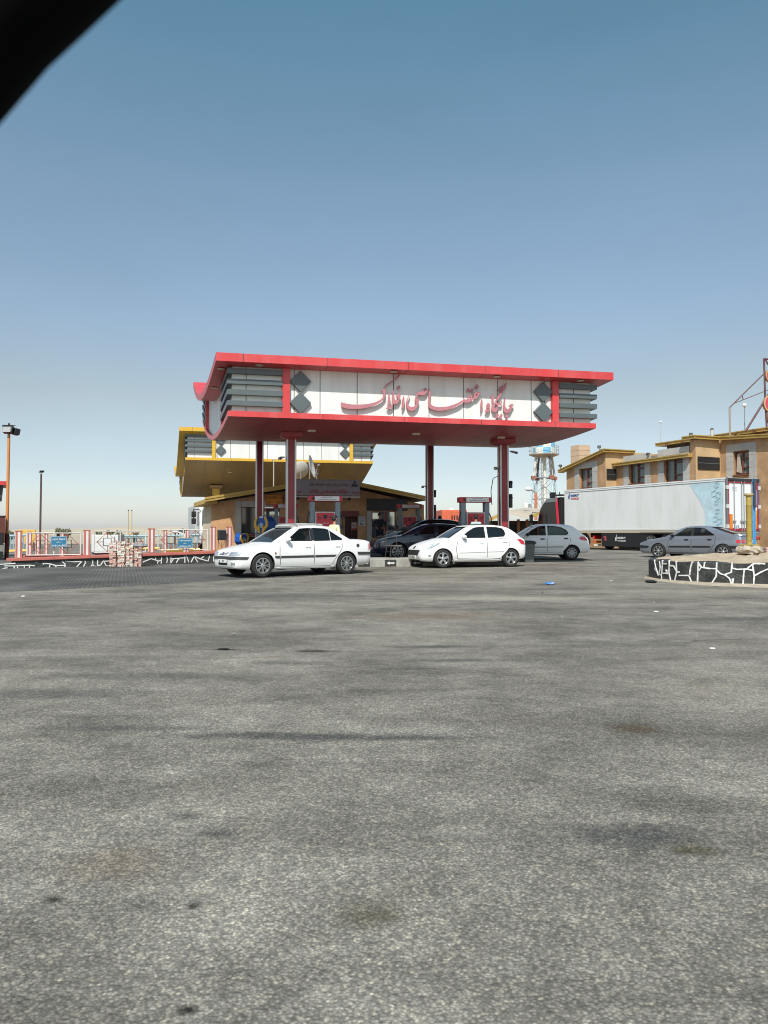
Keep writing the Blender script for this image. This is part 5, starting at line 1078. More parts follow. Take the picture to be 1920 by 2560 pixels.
    me = skin_mesh(tn, te); me.materials.clear(); me.materials.append(trousers); link('trousers', me, t, smooth=True, angle=80)
    for c in 'LR':
        a, b = B['an' + c], B['to' + c]; MB().ball((a + b) / 2 - V((0, 0, .02 * s)), 1, 12, 8, (.05 * s, .14 * s, .05 * s)).build('shoe', M_BLACK, t, smooth=True)
    h1 = B['head1']; fw = V((0, -1, 0))
    hair = MB().ball(h1 + V((0, .018, .045)) * s, 1, 16, 10, (.088 * s, .098 * s, .082 * s)); hair.ball(h1 + V((0, .045, .0)) * s, 1, 14, 8, (.082 * s, .072 * s, .085 * s)); hair.build('hair', M_HAIR, t, smooth=True)
    f = MB().ball(h1 + V((0, -.098, -.022)) * s, 1, 8, 6, (.014 * s, .02 * s, .024 * s))
    for sg in (-1, 1): f.ball(h1 + V((sg * .084, .01, -.02)) * s, 1, 8, 6, (.012 * s, .022 * s, .032 * s))
    f.build('nose_and_ears', M_SKIN, body, smooth=True)
    e = MB()
    for sg in (-1, 1): e.ball(h1 + V((sg * .032, -.083, .008)) * s, 1, 8, 6, (.013 * s, .008 * s, .008 * s)); e.box(h1 + V((sg * .032, -.086, .03)) * s, (.035 * s, .012 * s, .008 * s))
    e.box(h1 + V((0, -.084, -.062)) * s, (.045 * s, .012 * s, .009 * s)); e.build('eyes_and_mouth', M_HAIR, body)
    return t
M_DKS = mat('dark_navy_cloth', (.014, .016, .024), .85, var=.2); M_YLW = mat('pale_yellow_cloth', (.70, .66, .42), .85, var=.06, scale=6); M_CYAN = mat('pale_blue_cloth', (.36, .50, .50), .85, var=.08, scale=6); M_JEAN = mat('grey_trouser_cloth', (.06, .065, .075), .9); M_PINK = mat('pink_cloth', (.50, .16, .17), .85, var=.1)
ARM_OUT = dict(elL=(-.34, .06, 1.18), wrL=(-.17, -.12, 1.08), elR=(.34, .06, 1.18), wrR=(.17, -.12, 1.08))
p = P(836, 1335, 24.75); person('person in a pale yellow shirt standing behind the nearest white sedan', (p.x, p.y, zg(p.y)), R(140), M_YLW, M_JEAN, scale=.97)
p = P(949, 1335, 36.4); person('person in dark clothes standing with hands at the waist before the kiosk window', (p.x, p.y, zg(p.y) + .28), R(5), M_DKS, M_DKS, ARM_OUT, scale=.97)
p = P(1190, 1335, 27.35); person('person in a pale blue shirt behind the roof of the white hatchback, facing the pump', (p.x, p.y, zg(p.y) + .28), R(172), M_CYAN, M_JEAN, scale=.85)
p = P(1100, 1335, 35.6); person('person mostly hidden beyond the black crossover, only dark hair showing', (p.x, p.y, zg(p.y) + .1), R(160), M_DKS, M_DKS, scale=.98)
SIT = dict(pelvis=(0, .05, .53), waist=(0, .11, .66), chest=(0, .16, .88), neck0=(0, .18, 1.03), neck=(0, .16, 1.09), head0=(0, .135, 1.145), head1=(0, .135, 1.22), head2=(0, .145, 1.275), shL=(-.17, .17, .98), elL=(-.21, .0, .78), wrL=(-.13, -.24, .87), shR=(.17, .17, .98), elR=(.21, .0, .78), wrR=(.13, -.24, .87),
    hipL=(-.09, .02, .52), knL=(-.12, -.42, .58), anL=(-.12, -.58, .24), toL=(-.12, -.72, .22), hipR=(.09, .02, .52), knR=(.12, -.42, .58), anR=(.12, -.58, .24), toR=(.12, -.72, .22))
def occupant(C, label, y, shirt, hx=.0, dz=0.0, turn=0):
    t = C['t']; M_ = MW[t.name]; q = M_ @ V((C['xr0'] + .36 + hx, y, dz)); person(label, q, t.rotation_euler.z + R(-90) + turn, shirt, M_JEAN, SIT, scale=1.0)
occupant(C1, 'driver of the nearest white sedan in dark clothes, seen through the open front window', -.37, M_DKS)
occupant(C1, 'passenger in pink beside the driver of the nearest white sedan', .37, M_PINK, -.1)
occupant(C3, 'driver of the white hatchback parked in the canopy shade', -.37, mat('grey_cloth', (.12, .13, .14), .9), dz=.02)
occupant(C4, 'driver of the silver sedan behind the stone planter', -.37, mat('beige_cloth', (.35, .30, .2), .9), dz=-.03)
# ================================================================== ARTICULATED TRUCK
A = V((12.2, 52.0, 0)); Bp = V((17.85, 40.1, 0)); EX = (Bp - A).normalized(); LT = (Bp - A).length
rz = math.atan2(EX.y, EX.x); TK = thing('articulated_truck', 'long white box trailer with black tractor cab parked below the stone building', 'truck', (A.x, A.y, .15), rz)
TW, zb0, zt0 = 2.5, 1.17, 3.92
M_BOX = mat('trailer_grey_white', (.73, .74, .73), .4, var=.02, scale=.5, dirt=(.50, .48, .44), dirtamt=.45, dscale=1.2, dvec=(1, 1, .25))
M_DOORW = mat('trailer_door_white', (.76, .77, .78), .35, dirt=(.6, .59, .56), dirtamt=.25)
M_REDF = mat('red_frame_paint', (.36, .02, .04), .45)
M_CABB = mat('black_cab_paint', (.010, .010, .011), .3, coat=.6)
tb_ = MB().box((LT / 2 - .04, TW / 2, (zb0 + zt0) / 2), (LT - .08, TW, zt0 - zb0)).build('trailer_box', M_BOX, TK, bevel=.02)
mb = MB().box((LT / 2, TW / 2, zt0 + .0), (LT - .02, TW + .03, .07)); mb.build('top_rail', M_DOORW, TK)
MB().box((LT / 2, -.012, zt0 - .14), (LT - .1, .02, .012)).build('roof_seam', M_STEEL, TK)
MB().box((LT / 2, TW / 2, zb0 - .05), (LT - .05, TW + .03, .10)).build('bottom_rail', mat('beige_rail', (.50, .42, .31), .6), TK)
MB().box((LT / 2, -.01, zb0 + .10), (LT - .1, .012, .10)).build('lower_moulding', mat('trailer_pale_rail', (.66, .66, .64), .45), TK)
for i in range(1, 11): MB().box((LT * i / 11, -.001, (zb0 + zt0) / 2 + .05), (.012, .004, zt0 - zb0 - .45)).build('panel_joint', mat('panel_joint_grey', (.665, .675, .665), .4), TK)
# blue ice graphic at the rear end
x1 = LT - .18; n = 16; g = []
for i in range(n + 1):
    z = zb0 + .17 + (zt0 - .17 - zb0 - .17) * i / n; q = (z - 2.0) / 1.7; g.append((x1 - 1.62 + .55 * math.exp(-(q + .15)**2 * 1.2) * 1.0 - .75 * max(0, q - .2)**1.3 - .1, z))
poly = [V((a, -.008, b)) for a, b in g] + [V((x1, -.008, g[-1][1])), V((x1, -.008, g[0][1]))]
gr = MB().prism(poly, (0, .005, 0)).build('ice_graphic', mat('pale_blue_print', (.50, .655, .72), .4, var=.25, scale=.9), TK)
MB().tube([V((a, -.006, b)) for a, b in g], .010, 5).build('graphic_edge', mat('grey_blue_line', (.36, .46, .52), .5), gr)
mc = mat('ice_cube_line', (.18, .28, .35), .5); mb = MB()
for (cx, cz, s_, a) in ((x1 - .42, 3.55, .17, .5), (x1 - .62, 3.10, .19, .9), (x1 - .35, 3.0, .2, .5), (x1 - .48, 2.62, .15, .4), (x1 - .42, 2.15, .16, .6), (x1 - .55, 1.75, .18, .5), (x1 - .30, 1.62, .18, .8), (x1 - .48, 1.33, .12, .5)):
    for dx, k in ((0, 1), (.08, 1)):
        pts = [V((cx + dx + s_ * k * math.cos(a + j * math.pi / 2) * .8, -.012, cz + dx * .6 + s_ * k * math.sin(a + j * math.pi / 2))) for j in range(5)]; mb.tube(pts, .009, 4, False)
mb.build('ice_cubes', mc, gr)
M_LBLUE = mat('logo_blue', (.03, .09, .26), .5); M_LRED = mat('logo_red', (.50, .03, .06), .5)
def logo(x, z, h, m1, m2, y=-.012):
    mb = MB(); text_mb(mb, 'MAMMUT', (x + .95 * h * 2.2, y, z + h * .62), (1, 0, 0), UP, h * .62, .006, h * 3.2, False, .03); a = mb.build('logo_writing', m1, TK)
    mb = MB(); text_mb(mb, 'WORLD', (x + .95 * h * 2.2, y, z - h * .18), (1, 0, 0), UP, h * .50, .006, h * 3.2, False, .02); b = mb.build('logo_writing', m2, TK)
    # upright trunk shape beside the words
    q = [(-.5, -.45), (-.5, .25), (-.32, .62), (-.05, .78), (.12, 1.35), (.22, 1.35), (.16, .7), (.08, .35), (.10, -.45), (-.02, -.45), (-.06, .02), (-.14, .02), (-.18, -.45), (-.30, -.45), (-.32, .0), (-.40, .0), (-.42, -.45)]
    MB().prism([V((x + a * h, y, z + .2 * h + b * h)) for a, b in q], (0, .006, 0)).build('logo_mark', m1, TK)
logo(.55, 3.40, .26, M_LBLUE, M_LRED)
# skirt, wheels, running gear
MB().box((5.6, .02, .66), (3.9, .06, .88)).build('side_skirt', mat('black_skirt', (.014, .014, .016), .5), TK, bevel=.02)
logo(5.0, .62, .22, mat('skirt_white', (.6, .6, .6), .6), mat('skirt_white', (.6, .6, .6), .6), -.02)
MB().box((3.98, -.012, .82), (.22, .012, .10)).box((4.02, -.012, .66), (.16, .012, .14)).build('red_marker', mat('marker_red', (.45, .08, .1), .5), TK)
MB().box((6.6, TW - .05, .68), (11.4, .06, .90)).build('side_skirt', mat('black_skirt', (.014, .014, .016), .5), TK, bevel=.02)  # added black sheet, stands in for the shade below the trailer
MB().box((LT / 2 + .8, TW / 2, .95), (LT - 1.8, .9, .34)).build('chassis', M_DARK, TK)
def bigwheel(x, r=.51):
    for y, sg in ((.16, -1), (TW - .16, 1)):
        wheel(TK, x, y, r, .32, sg, mat('truck_rim', (.30, .30, .31), .45, metal=.6), 'cap')
for x in (7.75, 9.05, 10.35): bigwheel(x)
MB().box((9.05, .0, 1.04), (4.0, .08, .10)).build('mudguard', M_BLACK, TK)
bigwheel(1.75); bigwheel(-2.0)
MB().lathe([(.62, -.06), (.62, .12)], (1.75, .06, .51), 'Y', 24, caps=False).build('mudguard', M_BLACK, TK)
MB().box((2.85, .35, .78), (.10, .6, .22)).build('tail_lamp', M_TL, TK); MB().box((2.8, .35, .50), (.12, .62, .14)).build('tail_lamp', mat('orange_lamp', (.55, .12, .03), .3), TK); MB().box((2.86, .35, .30), (.04, .55, .10)).build('reflector_plate', M_PLATE, TK)
# rear doors
xr = LT
for y in (TW * .27, TW * .73): MB().box((xr - .035, y, (zb0 + zt0) / 2), (.07, TW * .44, zt0 - zb0 - .26)).build('rear_door', M_DOORW, TK, bevel=.01)
mb = MB().box((xr - .02, .09, (zb0 + zt0) / 2), (.10, .18, zt0 - zb0)).box((xr - .02, TW - .09, (zb0 + zt0) / 2), (.10, .18, zt0 - zb0)); 
for y in (.05, TW - .05): MB().box((xr, y, (zb0 + zt0) / 2), (.12, .10, zt0 - zb0 + .08)).build('corner_post', mat('post_grey', (.16, .16, .17), .5), TK, bevel=.01)
for y in (.15, TW - .15): MB().box((xr + .012, y, (zb0 + zt0) / 2), (.05, .08, zt0 - zb0 - .1)).build('red_edge', M_REDF, TK)
MB().box((xr + .01, TW / 2, zt0 - .20), (.05, TW - .3, .07)).build('red_edge', M_REDF, TK); MB().box((xr + .01, TW / 2, zb0 + .06), (.06, TW - .3, .10)).build('red_edge', M_REDF, TK)
MB().box((xr + .015, TW / 2, zt0 - .06), (.14, TW - .14, .15)).build('top_buffer', mat('black_buffer', (.03, .03, .032), .6, var=.3), TK, bevel=.02)
for y in (.55, 1.10, 1.28, 1.85):
    MB().tube([(xr + .05, y, zb0 - .02), (xr + .05, y, zt0 - .08)], .022, 8).build('lock_rod', M_ALLOY, TK)
    MB().box((xr + .06, y, zb0 + .50), (.05, .20, .06)).build('rod_handle', M_STEEL, TK)
for y in (.33, TW - .33):
    MB().box((xr + .02, y, zb0 + .48), (.03, .20, .78)).build('orange_board', mat('orange_board', (.66, .22, .02), .5), TK)
for y in (.06, TW - .06):
    for z in (1.4, 2.45, 3.45): MB().box((xr + .03, y, z), (.09, .16, .20)).build('hinge', mat('hinge_white', (.55, .55, .55), .5), TK)
mb = MB(); t_ = MB().box((xr + .03, .72, zb0 + .17), (.012, .36, .20)).build('tir_plate', M_LBLUE, TK)
text_mb(mb, 'TIR', (xr + .037, .72, zb0 + .17), (0, 1, 0), UP, .14, .004, .30, False, .02); mb.build('plate_letters', M_WTXT, t_)
MB().box((xr + .03, 2.02, 2.15), (.012, .5, .22)).build('yellow_plate', mat('yellow_plate', (.62, .36, .02), .5), TK)
mb = MB(); text_mb(mb, 'MAMMUT', (xr + .006, .62, 3.42), (0, 1, 0), UP, .08, .004, .40); text_mb(mb, 'WORLD', (xr + .006, .62, 3.30), (0, 1, 0), UP, .07, .004, .40); mb.build('logo_writing', mat('pale_logo_grey', (.40, .44, .5), .5), TK)
MB().box((xr - .02, TW / 2, 1.0), (.14, TW - .1, .14)).build('rear_bar', mat('post_grey', (.16, .16, .17), .5), TK)
MB().box((xr + .04, TW / 2, .78), (.10, TW - .2, .16)).build('bumper', M_DARK, TK)
for y in (.4, TW - .4): MB().box((xr + .10, y, .80), (.03, .45, .13)).build('rear_lamp', M_TL, TK)
# tractor cab: roof line sweeps up to the box
prof = [(-3.05, .45), (-3.12, 1.0), (-3.08, 1.7), (-2.95, 2.25), (-2.75, 2.75), (-2.45, 3.12), (-2.05, 3.38), (-1.6, 3.50), (-.75, 3.56), (-.70, .9), (-1.3, .55)]
cb = MB(); ys = [(.10, .0), (.03, .25), (.03, 2.25), (.10, 2.5)]
rings = []
cxm, czm = -1.8, 1.9
for sh, y in ys:
    rings.append([V((a + (cxm - a) * sh * .5, y * .98 + .02, b + (czm - b) * sh * .5)) for a, b in prof])
cb.rings(rings, True, True); cb.build('cab', M_CABB, TK, smooth=True, angle=30)
MB().prism([V((a, .012, b)) for a, b in [(-2.82, 1.75), (-2.70, 2.35), (-1.95, 2.40), (-1.95, 1.68)]], (0, -.02, 0)).build('side_window', M_GLASSD, TK)
MB().prism([V((a, .0, b)) for a, b in [(-2.2, 3.20), (-1.9, 3.44), (-.80, 3.50), (-.80, 3.20)]], (0, -.03, 0)).build('side_fairing', mat('fairing_grey', (.18, .19, .20), .45), TK)
MB().hexa([(-.68, -.02, .9), (-.52, -.02, .9), (-.52, .05, .9), (-.68, .05, .9)], [(-.98, -.02, 3.48), (-.80, -.02, 3.48), (-.80, .05, 3.48), (-.98, .05, 3.48)]).build('red_deflector_edge', mat('bright_red_edge', (.60, .03, .06), .4), TK)
mb = MB().box((-.55, .25, 2.3), (.35, .3, 2.4)); mb.build('air_stack', M_DARK, TK); MB().box((-.70, .2, 3.66), (.6, .42, .10)).build('stack_cap', M_BLACK, TK); MB().lathe([(.03, 0), (.035, .12), (.02, .2)], (-.75, .2, 3.7), 'Z', 8).build('beacon', M_BLACK, TK)
MB().box((-1.9, .5, 3.72), (.3, .3, .40)).build('roof_horn', M_BLACK, TK)
MB().tube([(-2.95, .0, 2.5), (-3.15, -.28, 2.55), (-3.28, -.36, 2.3), (-3.28, -.36, 1.6), (-3.1, -.2, 1.5)], .03, 6).build('mirror_arm', M_BLACK, TK)
for z, h in ((2.15, .45), (1.68, .22)): MB().box((-3.22, -.38, z), (.12, .26, h)).build('mirror', M_BLACK, TK, bevel=.03)
mb = MB().box((-1.9, -.0, .75), (1.2, .08, .6)); mb.build('cab_step', M_DARK, TK)
for z in (.42, .75, 1.08): MB().box((-2.45, -.05, z), (.5, .06, .04)).build('step_tread', M_ALLOY, TK)
# ================================================================== STONE BUILDING ON THE RIGHT
FE = V((.414, -.91, 0)).normalized(); FN = V((-FE.y * -1, 0, 0)); FN = V((-.91, -.414, 0)).normalized()   # along the front, and out of it
FO = V((14.6, 60.6, 0))
def fpt(u, v, off): return hit(u, v, FO - FN * off, FN)
def sof(u, off): return (fpt(u, 1300, off) - (FO - FN * off)).dot(FE)
def fw(s, off, z): return FO - FN * off + FE * s + UP * z
TB = thing('stone_building', 'two storey honey stone building with gold roof edges behind the trailer', 'building', (FO.x, FO.y, .15), math.atan2(FE.y, FE.x))
M_STONEB = mat('honey_stone_wall', (0.44, 0.27, 0.145), 0.75, var=0.30, scale=1.1, bump=0.2, bscale=9, dirt=(0.34, 0.19, 0.09), dirtamt=0.75, dscale=0.6)
M_STONEL = mat('sunlit_honey_stone', (0.53, 0.365, 0.20), 0.72, var=0.16, scale=0.9, bump=0.15, bscale=9, dirt=(0.40, 0.26, 0.13), dirtamt=0.5, dscale=0.5)  # wall stone with sunlight on the return faces put into the colour
def wallblock(name, s0, s1, o0, o1, za, zb_, cuts=(), m_=M_STONEB):
    """block along the front from s0 to s1, from offset o0 back to o1, top za at s0 and zb_ at s1"""
    mb = MB().hexa([fw(s0, o0, 0), fw(s1, o0, 0), fw(s1, o1, 0), fw(s0, o1, 0)], [fw(s0, o0, za), fw(s1, o0, zb_), fw(s1, o1, zb_), fw(s0, o1, za)])
    me = mesh_of(mb)
    if cuts: me = boolean(me, [MB().hexa([fw(a, o0 - .1, c), fw(b, o0 - .1, c), fw(b, o0 + .38, c), fw(a, o0 + .38, c)], [fw(a, o0 - .1, d), fw(b, o0 - .1, d), fw(b, o0 + .38, d), fw(a, o0 + .38, d)]) for a, b, c, d in cuts])
    me.materials.clear(); me.materials.append(m_); me.materials.append(M_STONEL)
    for p in me.polygons:
        if p.normal.dot(FE) > .9 and abs((p.center - FO).dot(FE) - s1) < .02: p.material_index = 1
    me.transform(MW[TB.name].inverted()); return link(name, me, TB)
def win(off, u0, u1, v0, v1, parent_cuts, leaf=True, curtain=False):
    s0, s1 = sof(u0, off), sof(u1, off); um = (u0 + u1) / 2; z1, z0 = fpt(um, v0, off).z, fpt(um, v1, off).z
    parent_cuts.append((s0, s1, z0, z1)); return (off, s0, s1, z0, z1, curtain)
cA, cB, cD = [], [], []
W = [(win(0, 1449, 1482, 1171, 1221, cA)), (win(1, 1573, 1613, 1154, 1209, cB)), (win(1, 1661, 1709, 1138, 1204, cB)), (win(3.2, 1835, 1875, 1127, 1186, cD, curtain=True))]
sA1 = sof(1515, 0); sC0 = sof(1727, 1); sC1 = sof(1741, 1)
zA0, zA1 = fpt(1417, 1175, 0).z, fpt(1512, 1128, 0).z; zBt = fpt(1640, 1150, 1).z; zC = fpt(1735, 1093, 1).z
wallblock('wall', sof(1417, 0), sA1, 0, 8, zA0, zA1, cA); wallblock('wall', sA1, sC0, 1, 8, zBt, zBt, cB)
wallblock('wall', sC0, sC1, 1, 8, zC, zC); sD = sC1; zD1 = zC - .55
wallblock('wall', sC1, sC1 + 9, 3.2, 9, zC, zD1, cD)
# windows with grey stone surrounds
for (off, s0, s1, z0, z1, cur) in W:
    w_ = MB().hexa([fw(s0 + .02, off + .30, z0), fw(s1 - .02, off + .30, z0), fw(s1 - .02, off + .33, z0), fw(s0 + .02, off + .33, z0)], [fw(s0 + .02, off + .30, z1), fw(s1 - .02, off + .30, z1), fw(s1 - .02, off + .33, z1), fw(s0 + .02, off + .33, z1)]).build('window', mat('window_reflect_tint', (.17, .20, .195), .10, spec=.8, var=.25, scale=1.1), TB, world=True)  # pane colour lightened, a grey-green reflection is painted into it
    mb = MB(); b = .09; L_ = s1 - s0
    def bar(a, c, d, e): mb.hexa([fw(a, off + .20, d), fw(c, off + .20, d), fw(c, off + .30, d), fw(a, off + .30, d)], [fw(a, off + .20, e), fw(c, off + .20, e), fw(c, off + .30, e), fw(a, off + .30, e)])
    bar(s0 + .02, s0 + b, z0, z1); bar(s1 - b, s1 - .02, z0, z1); bar(s0 + b, s1 - b, z0, z0 + b); bar(s0 + b, s1 - b, z1 - b, z1); bar(s0 + L_ * .42, s0 + L_ * .42 + b, z0 + b, z1 - b); bar(s0 + L_ * .42 + b, s1 - b, z0 + .42, z0 + .42 + b); bar(s0 + L_ * .42 + b, s1 - b, z1 - .52, z1 - .52 + b)
    mb.build('frame', M_BROWN, w_, world=True)
    if cur: MB().hexa([fw(s0 + .1, off + .16, z0 + .2), fw(s0 + .55, off + .16, z0 + .1), fw(s0 + .55, off + .18, z0 + .1), fw(s0 + .1, off + .18, z0 + .2)], [fw(s0 + .25, off + .10, z1 - .2), fw(s0 + .4, off + .1, z1 - .15), fw(s0 + .4, off + .12, z1 - .15), fw(s0 + .25, off + .12, z1 - .2)]).build('curtain', mat('curtain_cloth', (.5, .42, .33), .8), w_, world=True)
    for (a, c, d, e) in ((s0 - .55, s0 - .0, z0 - .4, z1 + .5), (s1 + .0, s1 + .55, z0 - .4, z1 + .5), (s0 + .005, s1 - .005, z1 + .02, z1 + .5)):
        q = MB(); n = max(1, int((e - d) / .75))
        for j in range(n): q.hexa([fw(a, off - .02, d + (e - d) * j / n + .008), fw(c, off - .02, d + (e - d) * j / n + .008), fw(c, off + .02, d + (e - d) * j / n + .008), fw(a, off + .02, d + (e - d) * j / n + .008)], [fw(a, off - .02, d + (e - d) * (j + 1) / n - .008), fw(c, off - .02, d + (e - d) * (j + 1) / n - .008), fw(c, off + .02, d + (e - d) * (j + 1) / n - .008), fw(a, off + .02, d + (e - d) * (j + 1) / n - .008)])
        q.build('stone_surround', M_GREYT, TB, world=True)
    MB().hexa([fw(s0, off - .08, z0 - .08), fw(s1, off - .08, z0 - .08), fw(s1, off + .2, z0 - .08), fw(s0, off + .2, z0 - .08)], [fw(s0, off - .08, z0), fw(s1, off - .08, z0), fw(s1, off + .2, z0), fw(s0, off + .2, z0)]).build('window_sill', M_BROWN, TB, world=True)
# black panels on the returns
def retpanel(s, o0, o1, z0, z1):
    MB().hexa([fw(s + .004, o0, z0), fw(s + .06, o0, z0), fw(s + .06, o1, z0), fw(s + .004, o1, z0)], [fw(s + .004, o0, z1), fw(s + .06, o0, z1), fw(s + .06, o1, z1), fw(s + .004, o1, z1)]).build('black_panel', mat('black_grate', (.016, .016, .017), .5), TB, world=True)
    zm = (z0 + z1) / 2; MB().hexa([fw(s + .06, o0, zm - .01), fw(s + .07, o0, zm - .01), fw(s + .07, o1, zm - .01), fw(s + .06, o1, zm - .01)], [fw(s + .06, o0, zm + .01), fw(s + .07, o0, zm + .01), fw(s + .07, o1, zm + .01), fw(s + .06, o1, zm + .01)]).build('panel_bar', M_STEEL, TB, world=True)
zp = lambda v, Y: 1.15 + (1335 - v) * Y / F
retpanel(sA1, .08, .96, zp(1199, fw(sA1, .5, 0).y), zp(1172, fw(sA1, .5, 0).y)); retpanel(sC1, 1.15, 3.1, zp(1174, fw(sC1, 2, 0).y), zp(1142, fw(sC1, 2, 0).y))
# gold roof edges
def gold(p, q, dep=.18, parent=None, back=.5):
    d = (q - p).normalized(); n = d.cross(UP).normalized(); 
    if n.dot(CAMP - p) < 0: n = -n
    o = MB().hexa([p - UP * dep * .5, q - UP * dep * .5, q + UP * .02, p + UP * .02], [p - n * back - UP * dep * .5, q - n * back - UP * dep * .5, q - n * back + UP * .02, p - n * back + UP * .02]).build('gold_roof_edge', M_GOLD, parent or TB, world=True)
    MB().hexa([p + n * .07 + UP * .02, q + n * .07 + UP * .02, q + n * .07 + UP * .09, p + n * .07 + UP * .09], [p - n * back + UP * .02, q - n * back + UP * .02, q - n * back + UP * .09, p - n * back + UP * .09]).build('gold_roof_edge', M_GOLD, parent or TB, world=True)
    MB().hexa([p + n * .04 - UP * (dep * .5 + .06), q + n * .04 - UP * (dep * .5 + .06), q + n * .04 - UP * dep * .5, p + n * .04 - UP * dep * .5], [p - n * back - UP * (dep * .5 + .06), q - n * back - UP * (dep * .5 + .06), q - n * back - UP * dep * .5, p - n * back - UP * dep * .5]).build('gold_roof_edge', M_GOLD, parent or TB, world=True)
sa = sof(1417, 0)
gold(fw(sa - .6, -.35, zA0 - .05), fw(sA1 + .25, -.35, zA1 + .06)); gold(fw(sA1 + .25, -.36, zA1 + .06), fw(sA1 + .25, 2.6, zA1 + .06))
gold(fw(sA1 + .0, .62, zBt), fw(sC0 + .2, .62, zBt + .05)); gold(fw(sC0 - .35, .65, zC), fw(sC1 + .3, .65, zC)); gold(fw(sC1 + .3, .64, zC), fw(sC1 + .35, 3.0, zC)); gold(fw(sC1 + .3, 2.85, zC), fw(sC1 + 9, 2.85, zD1))
MB().hexa([fw(sA1 - 4, 2.5, zBt), fw(sC0, 2.5, zBt), fw(sC0, 8, zBt), fw(sA1 - 4, 8, zBt)], [fw(sA1 - 4, 2.6, zBt + .75), fw(sC0, 2.6, zBt + .40), fw(sC0, 8, zBt + .40), fw(sA1 - 4, 8, zBt + .75)]).build('parapet', mat('grey_roof_membrane', (.20, .18, .16), .85, var=.25, scale=1.2), TB, world=True)
# upper storey set back, dark, with its own gold edge
su0, su1 = sof(1643, 6), sof(1643, 6) + 15; zU = fpt(1643, 1111, 6).z
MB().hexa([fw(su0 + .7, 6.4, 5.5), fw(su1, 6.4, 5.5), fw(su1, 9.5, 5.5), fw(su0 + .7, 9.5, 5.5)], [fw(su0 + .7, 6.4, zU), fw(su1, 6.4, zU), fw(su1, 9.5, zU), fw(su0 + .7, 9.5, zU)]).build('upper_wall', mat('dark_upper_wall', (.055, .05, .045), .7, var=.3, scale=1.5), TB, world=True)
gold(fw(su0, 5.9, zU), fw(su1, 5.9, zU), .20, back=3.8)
mb = MB()
for i in range(12):
    s = su0 + .9 + i * 1.1; mb.tube([fw(s, 6.36, zU - 1.1), fw(s + .55, 6.36, zU - .3), fw(s + 1.1, 6.36, zU - 1.1)], .035, 5)
mb.build('truss', M_BROWN, TB, world=True)
for i in range(8):
    s = su0 + 1.2 + i * 1.6; MB().box(fw(s, 6.1, zU - .12), (.12, .7, .12), math.atan2(FE.y, FE.x)).build('rafter_end', M_BROWN, TB, world=True)
# tile clad chimney, flue, floodlights, aerial
p = fpt(1448, 1135, 3.5); c = MB().box((p.x + .1, p.y, p.z - .15), (1.15, 1.15, 1.7), math.atan2(FE.y, FE.x)).build('chimney', mat('peach_tile', (.56, .40, .27), .6, var=.08), TB, world=True)
mb = MB()
for dz in (-.1, .35): mb.box((p.x + .1, p.y, p.z - .1 + dz), (1.16, 1.16, .02), math.atan2(FE.y, FE.x))
mb.build('tile_joint', mat('tile_joint', (.22, .14, .08), .8), c, world=True)
def flood(label, q, rz):
    t = thing('floodlight', label, 'floodlight', q, rz, 'floodlights on the stone building'); MB().box((0, 0, .12), (.04, .04, .2)).build('bracket', M_BLACK, t); h = MB().box((0, -.03, .26), (.26, .12, .2), rot=Euler((R(35), 0, 0))).build('lamp_housing', M_BLACK, t, bevel=.02); MB().box((0, -.09, .225), (.21, .01, .15), rot=Euler((R(35), 0, 0))).build('lamp_glass', mat('lamp_glass_grey', (.35, .36, .36), .15), h)
flood('small floodlight on the low left corner of the gold roof edge of the stone building', fw(sa - .5, -.2, zA0 + .1), R(-40)); flood('floodlight near the top of the sloping left gold roof edge', fw(sof(1502, 0), -.1, zA1 + .1), R(-10)); flood('floodlight in the middle of the flat gold roof edge between two bays', fw(sof(1624, 1), .9, zBt + .2), R(20)); flood('floodlight on the roof edge of the setback upper storey', fw(sof(1727, 6), 6.1, zU + .15), R(-20))
def pole(name, label, cat, u, v0, v1, Y, r, m_, grp=None):
    a, b = P(u, v0, Y), P(u, v1, Y); t = thing(name, label, cat, (b.x, b.y, b.z), 0, grp); MB().tube([(0, 0, 0), (0, 0, a.z - b.z)], r, 8).build('mast', m_, t); return t, a.z - b.z
t, h = pole('aerial', 'thin white tipped aerial standing behind the roof of the stone building', 'aerial', 1652, 1055, 1112, 62, .025, mat('pale_pole', (.45, .43, .38), .5)); MB().ball((0, 0, h), .10, 8, 6).build('tip', M_WTXT, t, smooth=True)
p = P(1780, 1086, 50.5); t = thing('flue_pipe', 'short pale flue pipe with dark cap on the stone building roof', 'flue pipe', (p.x, p.y, p.z - .1)); MB().lathe([(.1, 0), (.1, .40)], (0, 0, 0), 'Z', 14).build('pipe', mat('pale_flue', (.5, .5, .46), .5), t, smooth=True); MB().lathe([(.15, .44), (.06, .50)], (0, 0, 0), 'Z', 14).build('cap', M_DARK, t)
t, h = pole('roof_lamp', 'thin lamp pole with white globe on the stone building roof', 'lamp', 1862, 1013, 1078, 53, .03, M_STEEL); MB().ball((0, 0, h), .14, 12, 8).build('globe', mat('white_globe', (.75, .76, .74), .3), t, smooth=True)
